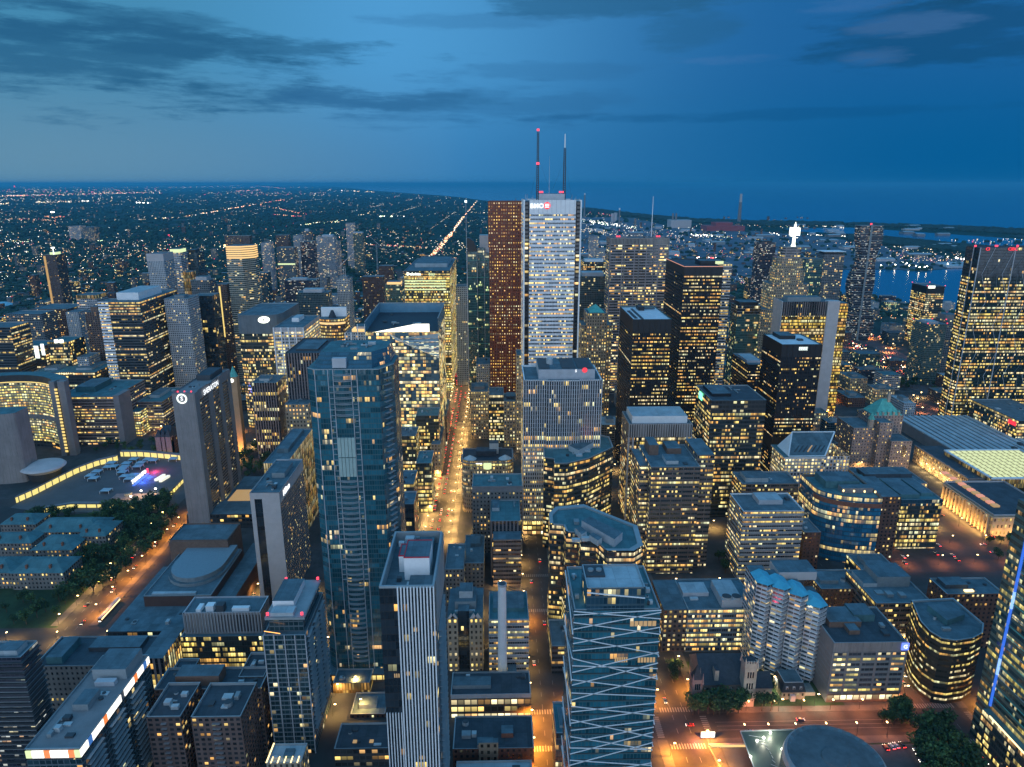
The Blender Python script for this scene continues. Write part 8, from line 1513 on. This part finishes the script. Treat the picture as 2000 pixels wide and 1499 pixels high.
for ix, iy in cells:
    X = ix*47+rf.uniform(-6, 6); Yb = 700+iy*62+rf.uniform(-8, 8)+ (iy*iy)*1.4
    u, v = proj(X, Yb)
    if not (-20 < u < 2020) or v < 428: continue
    if -95 < X < -28 and Yb < 2400: continue
    if Yb < 1000 and X < -300 and Yb < 905: continue
    if inpoly(u, v+3, HARB) or (u > 1590 and v < 527): continue
    if u > 1130 and v < 520: continue
    if 650 < X and 1180 < Yb < 1600 and rf.random() < .55: continue
    if Yb > 1500 and rf.random() < (.42 if u > 480 else .80): continue
    if Yb > 2300 and rf.random() < .35: continue
    w, d = rf.uniform(15, 40), rf.uniform(16, 40); k = rf.random()
    hh = rf.uniform(7, 18) if k < .55 else rf.uniform(18, 38) if k < .88 else rf.uniform(38, 82)
    if 905 < Yb < 1500 and X > 60: hh *= 1.5
    if u > 1100 and Yb < 1900: hh = min(hh, 26)
    if -150 < X < 20 and Yb < 1500: hh = min(hh, 30)
    if overlap(X-w/2, X+w/2, Yb, Yb+d) or nf >= 330: continue
    st = rf.choice(list(SC)) if hh > 16 else rf.choice(['brick_punched', 'stone_punched', 'podium_dark', 'condo_grey', 'stone_lit', 'condo_brick', 'dark_bands'])
    FOOT.append((X-w/2, X+w/2, Yb, Yb+d)); nf += 1
    kind = 'apartment_block' if 'condo' in st else 'office_block' if hh > 16 else 'low_building'
    e = empty(kind, (X, Yb+d/2, 0), flabel(X, Yb, st, hh, w), kind.replace('_', ' '), 'city blocks in the middle distance')
    P_ = rect(X-w/2, X+w/2, Yb, Yb+d); add(e, 'facade', lambda m: m.prism(P_, 0, hh, st)); roof_part(e, P_, hh, rf.choice(['roof', 'roof', 'roof_dark', 'roof_pale', 'roof_teal']), 'unit_grey')
    if rf.random() < .7: add(e, 'penthouse', lambda m: m.box(X-w*.22, X+w*rf.uniform(.05, .3), Yb+d*.3, Yb+d*.7, hh-1, hh+rf.uniform(1.5, 4), rf.choice(['unit_grey', 'unit_light', 'concrete']), 'roof'))
fl_ = FL[0].build('distant_street_lamps', kind='stuff'); fl_['label'] = 'hundreds of street lamps among the far blocks and roads'; fl_['category'] = 'street lamps'
for x, y, c_, en in FL[2]: bulb(c_, en, fl_, (x, y, 8.3))
# ================= far quarters: uncountable houses, woods and lights =================
def stuff(mb, name, label): o = mb.build(name, kind='stuff'); o['label'] = label; o['category'] = name.replace('_', ' '); return o
hm = MB(); r = random.Random(33); cnt = 0
while cnt < 2100:
    u, v = r.uniform(-20, 2020), 384+r.random()**.8*266
    if u > 1120 and (v < 425 or u > 1600): continue
    x, y = gz(u, v); 
    if y < 1150 or y > 14000: continue
    if -100-(max(0, y-1400))*.1 < x < -30-(max(0, y-1400))*.1: continue
    if overlap(x-6, x+6, y, y+10, 3): continue
    dens = .5+.5*sin(x*.004+1)*sin(y*.003); 
    if r.random() > .35+dens*.6: continue
    w, d, hh = r.uniform(8, 22), r.uniform(8, 18), (r.uniform(5, 11) if r.random() < .9 else r.uniform(18, 46)); st = r.choice(['brick_punched', 'stone_punched', 'podium_dark', 'condo_grey', 'condo_brick'])
    P_ = rect(x-w/2, x+w/2, y, y+d)
    hm.prism(P_, 0, hh, st); n0 = len(hm.uv)-16
    off = r.randrange(50, 900); 
    for k in range(n0, len(hm.uv)): hm.uv[k] = (hm.uv[k][0]+off, hm.uv[k][1]+off)
    if r.random() < .5: hm.face([(*p, hh) for p in P_], r.choice(['roof', 'roof_dark', 'roof_pale']))
    else: hm.face([(x-w/2, y, hh), (x+w/2, y, hh), (x+w/2, y+d/2, hh+3), (x-w/2, y+d/2, hh+3)], 'roof_dark'); hm.face([(x+w/2, y+d, hh), (x-w/2, y+d, hh), (x-w/2, y+d/2, hh+3), (x+w/2, y+d/2, hh+3)], 'roof_dark')
    cnt += 1
stuff(hm, 'distant_houses', 'countless small distant houses spread between the trees')
wm = MB(); cnt = 0; solid('canopy_a', (.018, .060, .045), .95, var=.35, sc=.02); solid('canopy_b', (.012, .042, .036), .95, var=.35, sc=.02)
def blob(x, y, rx, rz_, mt):
    n = 6; T_ = []; A = [(x+rx*cos(i*pi/3+rx)*r.uniform(.8, 1.2), y+rx*sin(i*pi/3+rx)*r.uniform(.8, 1.2), 0) for i in range(n)]; Bm = [(x+(p[0]-x)*.9, y+(p[1]-y)*.9, rz_*r.uniform(.55, .8)) for p in A]; top = (x+r.uniform(-2, 2), y+r.uniform(-2, 2), rz_)
    for i in range(n): j = (i+1) % n; wm.face([A[i], A[j], Bm[j], Bm[i]], mt); wm.face([Bm[i], Bm[j], top], mt)
def shore_v(u):
    for (a, p), (c, q) in zip(shore, shore[1:]):
        if a <= u <= c: return p+(q-p)*(u-a)/(c-a)
    return 362.5 if u < 700 else 460
while cnt < 9000:
    u, v = r.uniform(-20, 2020), 378+r.random()**.8*240
    if v < shore_v(u)+1.5 or (u > 1560 and 444 < v < 470): continue
    x, y = gz(u, v)
    if y < 1250: continue
    if u > 1130 and r.random() < .75 and v < 560: continue
    if inpoly(u, v, HARB): continue
    if -110-(max(0, y-1400))*.1 < x < -20-(max(0, y-1400))*.1: continue
    if y < 3000 and overlap(x-7, x+7, y-7, y+7, 0): continue
    s = max(1, y/3500); blob(x, y, r.uniform(7, 13)*s, r.uniform(8, 14)*min(s, 1.6), r.choice(['canopy_a', 'canopy_b'])); cnt += 1
# wooded shores beyond the harbour
for k in range(1500):
    t = r.random()
    if r.random() < .5: u = 1660+t*500; v = shore_v(u)+1+r.random()*(4+t*10)
    else: u, v = 1660+t*270, 464+t*26+r.uniform(-5, 9)
    x, y = gz(u, v); blob(x, y, r.uniform(18, 36), r.uniform(12, 18), 'canopy_b')
for k in range(900):
    u = r.uniform(1140, 1640); v = shore_v(u)+r.uniform(1, 8); x, y = gz(u, v); blob(x, y, r.uniform(25, 50), r.uniform(12, 20), 'canopy_b')
stuff(wm, 'distant_woods', 'dark green tree cover stretching over the far city and the far shores')
# lights
lm = MB(); 
for nm, c, s in (('far_white', (1, .95, .80), 3.2), ('far_warm', (1, .74, .36), 3.2), ('far_orange', (1, .40, .14), 3.0), ('far_red', (1, .06, .10), 3.0), ('far_green', (.75, 1, .55), 2.6), ('far_bright', (1, .98, .85), 8)): solid(nm, (.1, .1, .1), em=c, es=s)
def dot(x, y, z, s, mt):
    p = [(x+s, y, z), (x, y+s, z), (x-s, y, z), (x, y-s, z)]
    for i in range(4): j = (i+1) % 4; lm.face([p[i], p[j], (x, y, z+s)], mt); lm.face([p[j], p[i], (x, y, z-s)], mt)
def pick(): k = r.random(); return 'far_white' if k < .42 else 'far_warm' if k < .76 else 'far_orange' if k < .92 else 'far_red' if k < .96 else 'far_green'
def pdot(u, v, k=1.0, mt=None):
    x, y = gz(u, v)
    if y < 1120: return
    if y < 2600 and overlap(x-2, x+2, y-2, y+2, 0): return
    dd = math.hypot(x, y); s = max(.5, dd/1388*.42*k); dot(x, y, max(4, s+1), s, mt or pick())
n = 0
while n < 8200:
    u, v = r.uniform(-10, 2010), 366+r.random()**.85*260
    if u > 690 and v < 372+(u-690)*.052: continue
    if v < shore_v(u)+1: continue
    if 1590 < u and (inpoly(u, v, HARB) or 434 < v < 468): continue
    if 1140 < u and v > 530 and r.random() < .5: continue
    x, y = gz(u, v)
    cl = sin(x*.0031+1.3)*sin(y*.0023+.4)+.8*sin(x*.0011)*sin(y*.0009+2)
    if r.random() > .30+.5*cl+(0.25 if v > 470 else 0)+(.2 if v < 400 else 0): continue
    pdot(u, v, r.uniform(.5, 1.25)*(1.25 if v > 440 else .8)); n += 1
def line(p, q, n, k, mts, jit=1.2):
    for i in range(n):
        t = r.random(); u, v = p[0]+(q[0]-p[0])*t+r.uniform(-jit, jit), p[1]+(q[1]-p[1])*t+r.uniform(-jit*.5, jit*.5); pdot(u, v, k*r.uniform(.6, 1.4), r.choice(mts))
WA = ['far_white', 'far_warm', 'far_warm']; OR = ['far_orange', 'far_red', 'far_warm', 'far_orange']
for p, q, n_, k, mt, j in (((0, 384), (50, 383), 50, 1.3, OR+WA, 2), ((50, 383), (230, 378), 110, 1.1, WA+OR, 3.2), ((230, 378), (315, 378), 50, 1.1, OR+WA, 2.4), ((70, 396), (140, 395), 40, 1.2, WA, 2), ((160, 394), (186, 394), 8, 2, ['far_white'], .6), ((262, 397), (292, 398), 7, 2.4, ['far_bright'], .4), ((0, 400), (20, 398), 12, 1.3, WA, 1), ((270, 430), (345, 426), 30, 1.3, WA, 1), ((340, 428), (500, 400), 90, 1.3, ['far_warm', 'far_orange', 'far_white'], 1.2), ((500, 400), (570, 388), 30, 1.0, OR, 1), ((350, 367), (480, 363), 40, 1.0, WA, 1.2), ((460, 374), (510, 372), 30, 1.1, OR, .8),
        ((500, 364), (560, 370), 40, .9, ['far_orange'], .5), ((640, 372), (730, 376), 36, 1.2, WA, 1.3), ((700, 422), (745, 412), 24, 1.2, WA, 1), ((740, 424), (790, 424), 14, 2.3, ['far_bright', 'far_green'], .7), ((500, 400), (600, 420), 50, 1.1, OR, 2), ((535, 420), (590, 424), 30, 1.1, OR, 1.5), ((585, 440), (680, 432), 70, 1.3, WA+['far_green'], 3), ((700, 478), (840, 486), 80, 1.1, OR+WA, 3), ((90, 425), (130, 424), 36, 1.1, OR, 3), ((20, 428), (110, 432), 50, .8, OR, 4), ((95, 416), (107, 416), 6, 2, ['far_bright'], .4),
        ((160, 530), (285, 530), 36, 1.4, ['far_bright', 'far_white', 'far_green'], 5), ((180, 470), (215, 474), 16, 1.5, ['far_green', 'far_white'], 1.5), ((0, 475), (70, 472), 24, 1.3, ['far_green', 'far_white'], 4), ((35, 478), (36, 478), 1, 4, ['far_bright'], 0), ((500, 520), (640, 575), 70, 1.2, WA+OR, 12), ((30, 590), (80, 605), 20, 1.4, ['far_bright', 'far_white'], 5), ((325, 458), (340, 466), 8, 1.4, ['far_red', 'far_green'], 2), ((640, 480), (700, 500), 20, 1.3, WA, 6), ((1140, 432), (1240, 446), 130, 1.3, ['far_white', 'far_bright', 'far_green', 'far_white'], 7), ((1140, 450), (1300, 470), 150, 1.0, ['far_white', 'far_warm'], 9), ((1150, 414), (1200, 422), 24, 1.1, ['far_red', 'far_white'], 3),
        ((1350, 460), (1425, 464), 50, 1.6, ['far_bright', 'far_white', 'far_green'], 4), ((1460, 433), (1500, 435), 24, 1.1, ['far_white'], 1.5), ((1500, 434), (1650, 446), 60, 1.0, ['far_white'], 2), ((1500, 456), (1560, 466), 16, 1.6, ['far_bright', 'far_white'], 2), ((1575, 460), (1670, 464), 24, 1.6, ['far_bright', 'far_white'], 2), ((1740, 480), (1890, 492), 90, 1.2, WA, 6), ((1870, 486), (1898, 490), 20, 1.8, ['far_orange'], 2), ((1850, 504), (1895, 510), 7, 3.2, ['far_bright'], .5), ((1750, 514), (1815, 526), 10, 2.6, ['far_bright'], 3), ((1740, 496), (1860, 516), 70, 1.0, WA+OR, 8), ((1300, 490), (1325, 500), 60, 1.6, OR, 5), ((1360, 505), (1405, 506), 36, 2.0, ['far_orange', 'far_bright', 'far_red'], 1.5), ((1320, 478), (1560, 520), 110, .9, WA+OR, 16),
        ((1450, 545), (1490, 580), 90, 1.1, OR+WA, 14), ((1480, 575), (1492, 600), 40, 1.6, OR, 5), ((1655, 670), (1800, 735), 160, 1.3, OR+['far_warm', 'far_bright'], 9), ((1660, 650), (1760, 670), 50, 1.2, OR, 6), ((1740, 640), (1810, 672), 60, 1.3, ['far_warm', 'far_white'], 4), ((845, 500), (880, 460), 170, 1.5, OR+['far_warm'], 4), ((878, 462), (905, 425), 120, 1.3, ['far_orange', 'far_warm', 'far_white'], 2.2), ((905, 425), (931, 394), 90, 1.2, ['far_warm', 'far_orange', 'far_white'], 1), ((620, 356), (690, 362), 8, .8, WA, .6), ((920, 415), (960, 418), 14, 1.0, WA, 2), ((10, 367), (620, 366), 160, .8, WA+OR, 3.5), ((0, 374), (320, 373), 150, 1.0, WA+OR, 7), ((380, 378), (640, 380), 110, .9, WA+OR, 8), ((0, 392), (300, 390), 90, .9, WA, 9)):
    line(p, q, n_, k, mt, j)
for X0 in range(-11000, 2200, 620):
    y = 1500+r.uniform(0, 200)
    while y < 15000:
        y += r.uniform(28, 60)*(1+y/6000); g_ = sin(X0*.013+y*.0011)+sin(y*.00047+X0*.003)
        u, v = proj(X0, y)
        if g_ < .55 or not (-10 < u < 1130) or v < shore_v(u)+1.5: continue
        pdot(u, v, r.uniform(.45, .9), r.choice(WA+['far_orange', 'far_white']))
for Y0 in (1750, 2150, 2600, 3200, 4000, 5000, 6400, 8500, 11500):
    x = -9000
    while x < 1200:
        x += r.uniform(24, 60)*(1+Y0/6000); g_ = sin(x*.0017+Y0)+sin(x*.0005+Y0*.2); u, v = proj(x, Y0)
        if g_ < .35 or not (-10 < u < 1130) or v < shore_v(u)+1.5: continue
        pdot(u, v, r.uniform(.5, 1.0), r.choice(WA+['far_orange', 'far_warm']))
for u, v in ((1748, 524), (1775, 526), (1810, 527), (1720, 525), (1795, 529), (1850, 522)): x, y = gz(u, v); dot(x, y, 13, 2.4, 'quay_glow')  # extra strong quay lights, added to draw bright streaks on the water
stuff(lm, 'distant_city_lights', 'thousands of distant street and window lights')
e = empty('lit_dome', (*gz(5, 602), 0), 'pale blue inflated dome roof at the left edge, in front of the dark trees', 'dome'); x, y = gz(5, 602); add(e, 'dome', lambda m: [m.cyl(x, y, 34*cos(k*.3), 16*sin(k*.3), 16*sin(k*.3+.3), 'dome_blue', 24, 34*cos(k*.3+.3)) for k in range(5)])
x, y = gz(32, 385); e = empty('radio_mast', (x, y, 0), 'tall distant mast with a red lamp on the left horizon', 'mast'); add(e, 'mast', lambda m: m.beam((x, y, 0), (x, y, at(32, 366, y)[1]), 6, 'unit_dark')); add(e, 'beacon', lambda m: m.cyl(x, y, 9, at(32, 366, y)[1], at(32, 363, y)[1], 'red_light', 8))
# ================= evening air =================
def haze():
    m = bpy.data.materials.new('haze'); m.use_nodes = True; nt = m.node_tree; nt.nodes.remove(nt.nodes['Principled BSDF'])
    v = nt.nodes.new('ShaderNodeVolumePrincipled'); v.inputs['Color'].default_value = (.14, .70, 1, 1); v.inputs['Density'].default_value = HAZE; v.inputs['Anisotropy'].default_value = .25
    nt.links.new(v.outputs[0], nt.nodes['Material Output'].inputs['Volume']); MATS['haze'] = m
    b = MB(); b.box(-165000, 165000, -700, 155000, -1, 400, 'haze'); o = stuff(b, 'haze', 'blue evening haze over the whole city')
HAZE = 2.8e-5
haze()
S.cycles.volume_bounces = 0

# ================= labels: every look-alike gets its own place in its row =================
def ordinal(n):
    A = 'zeroth first second third fourth fifth sixth seventh eighth ninth tenth eleventh twelfth thirteenth fourteenth fifteenth sixteenth seventeenth eighteenth nineteenth'.split()
    T_ = ' twenty thirty forty fifty sixty seventy eighty ninety'.split(' ')
    if n < 20: return A[n]
    t, u = divmod(n, 10); t_ = T_[t-1]
    return (t_[:-1]+'ieth') if u == 0 else f'{t_}-{A[u]}'
def finish_labels():
    G = {}
    for o in S.objects:
        if o.parent is None and o.get('category') == 'car' and 'cars parked' not in o.get('group', ''):
            b = next(c for c in o.children if c.name.startswith('body')); o['label'] = b.data.materials[0].name[4:]+' '+o['label']
    for o in S.objects:
        if o.parent is None and o.get('label') and o.type == 'EMPTY': G.setdefault(o['label'], []).append(o)
    for lab, os_ in G.items():
        if len(os_) < 2: continue
        P_ = [(proj(o.location.x, o.location.y), o) for o in os_]; us = [p[0][0] for p in P_]; vs = [p[0][1] for p in P_]
        if max(us)-min(us) > 1.2*(max(vs)-min(vs)):
            for k, (p, o) in enumerate(sorted(P_, key=lambda q: q[0][0])): o['label'] = f'{lab}, {ordinal(k+1)} from the left'
        else:
            for k, (p, o) in enumerate(sorted(P_, key=lambda q: -q[0][1])): o['label'] = f'{ordinal(k+1)} nearest {lab}'
finish_labels()
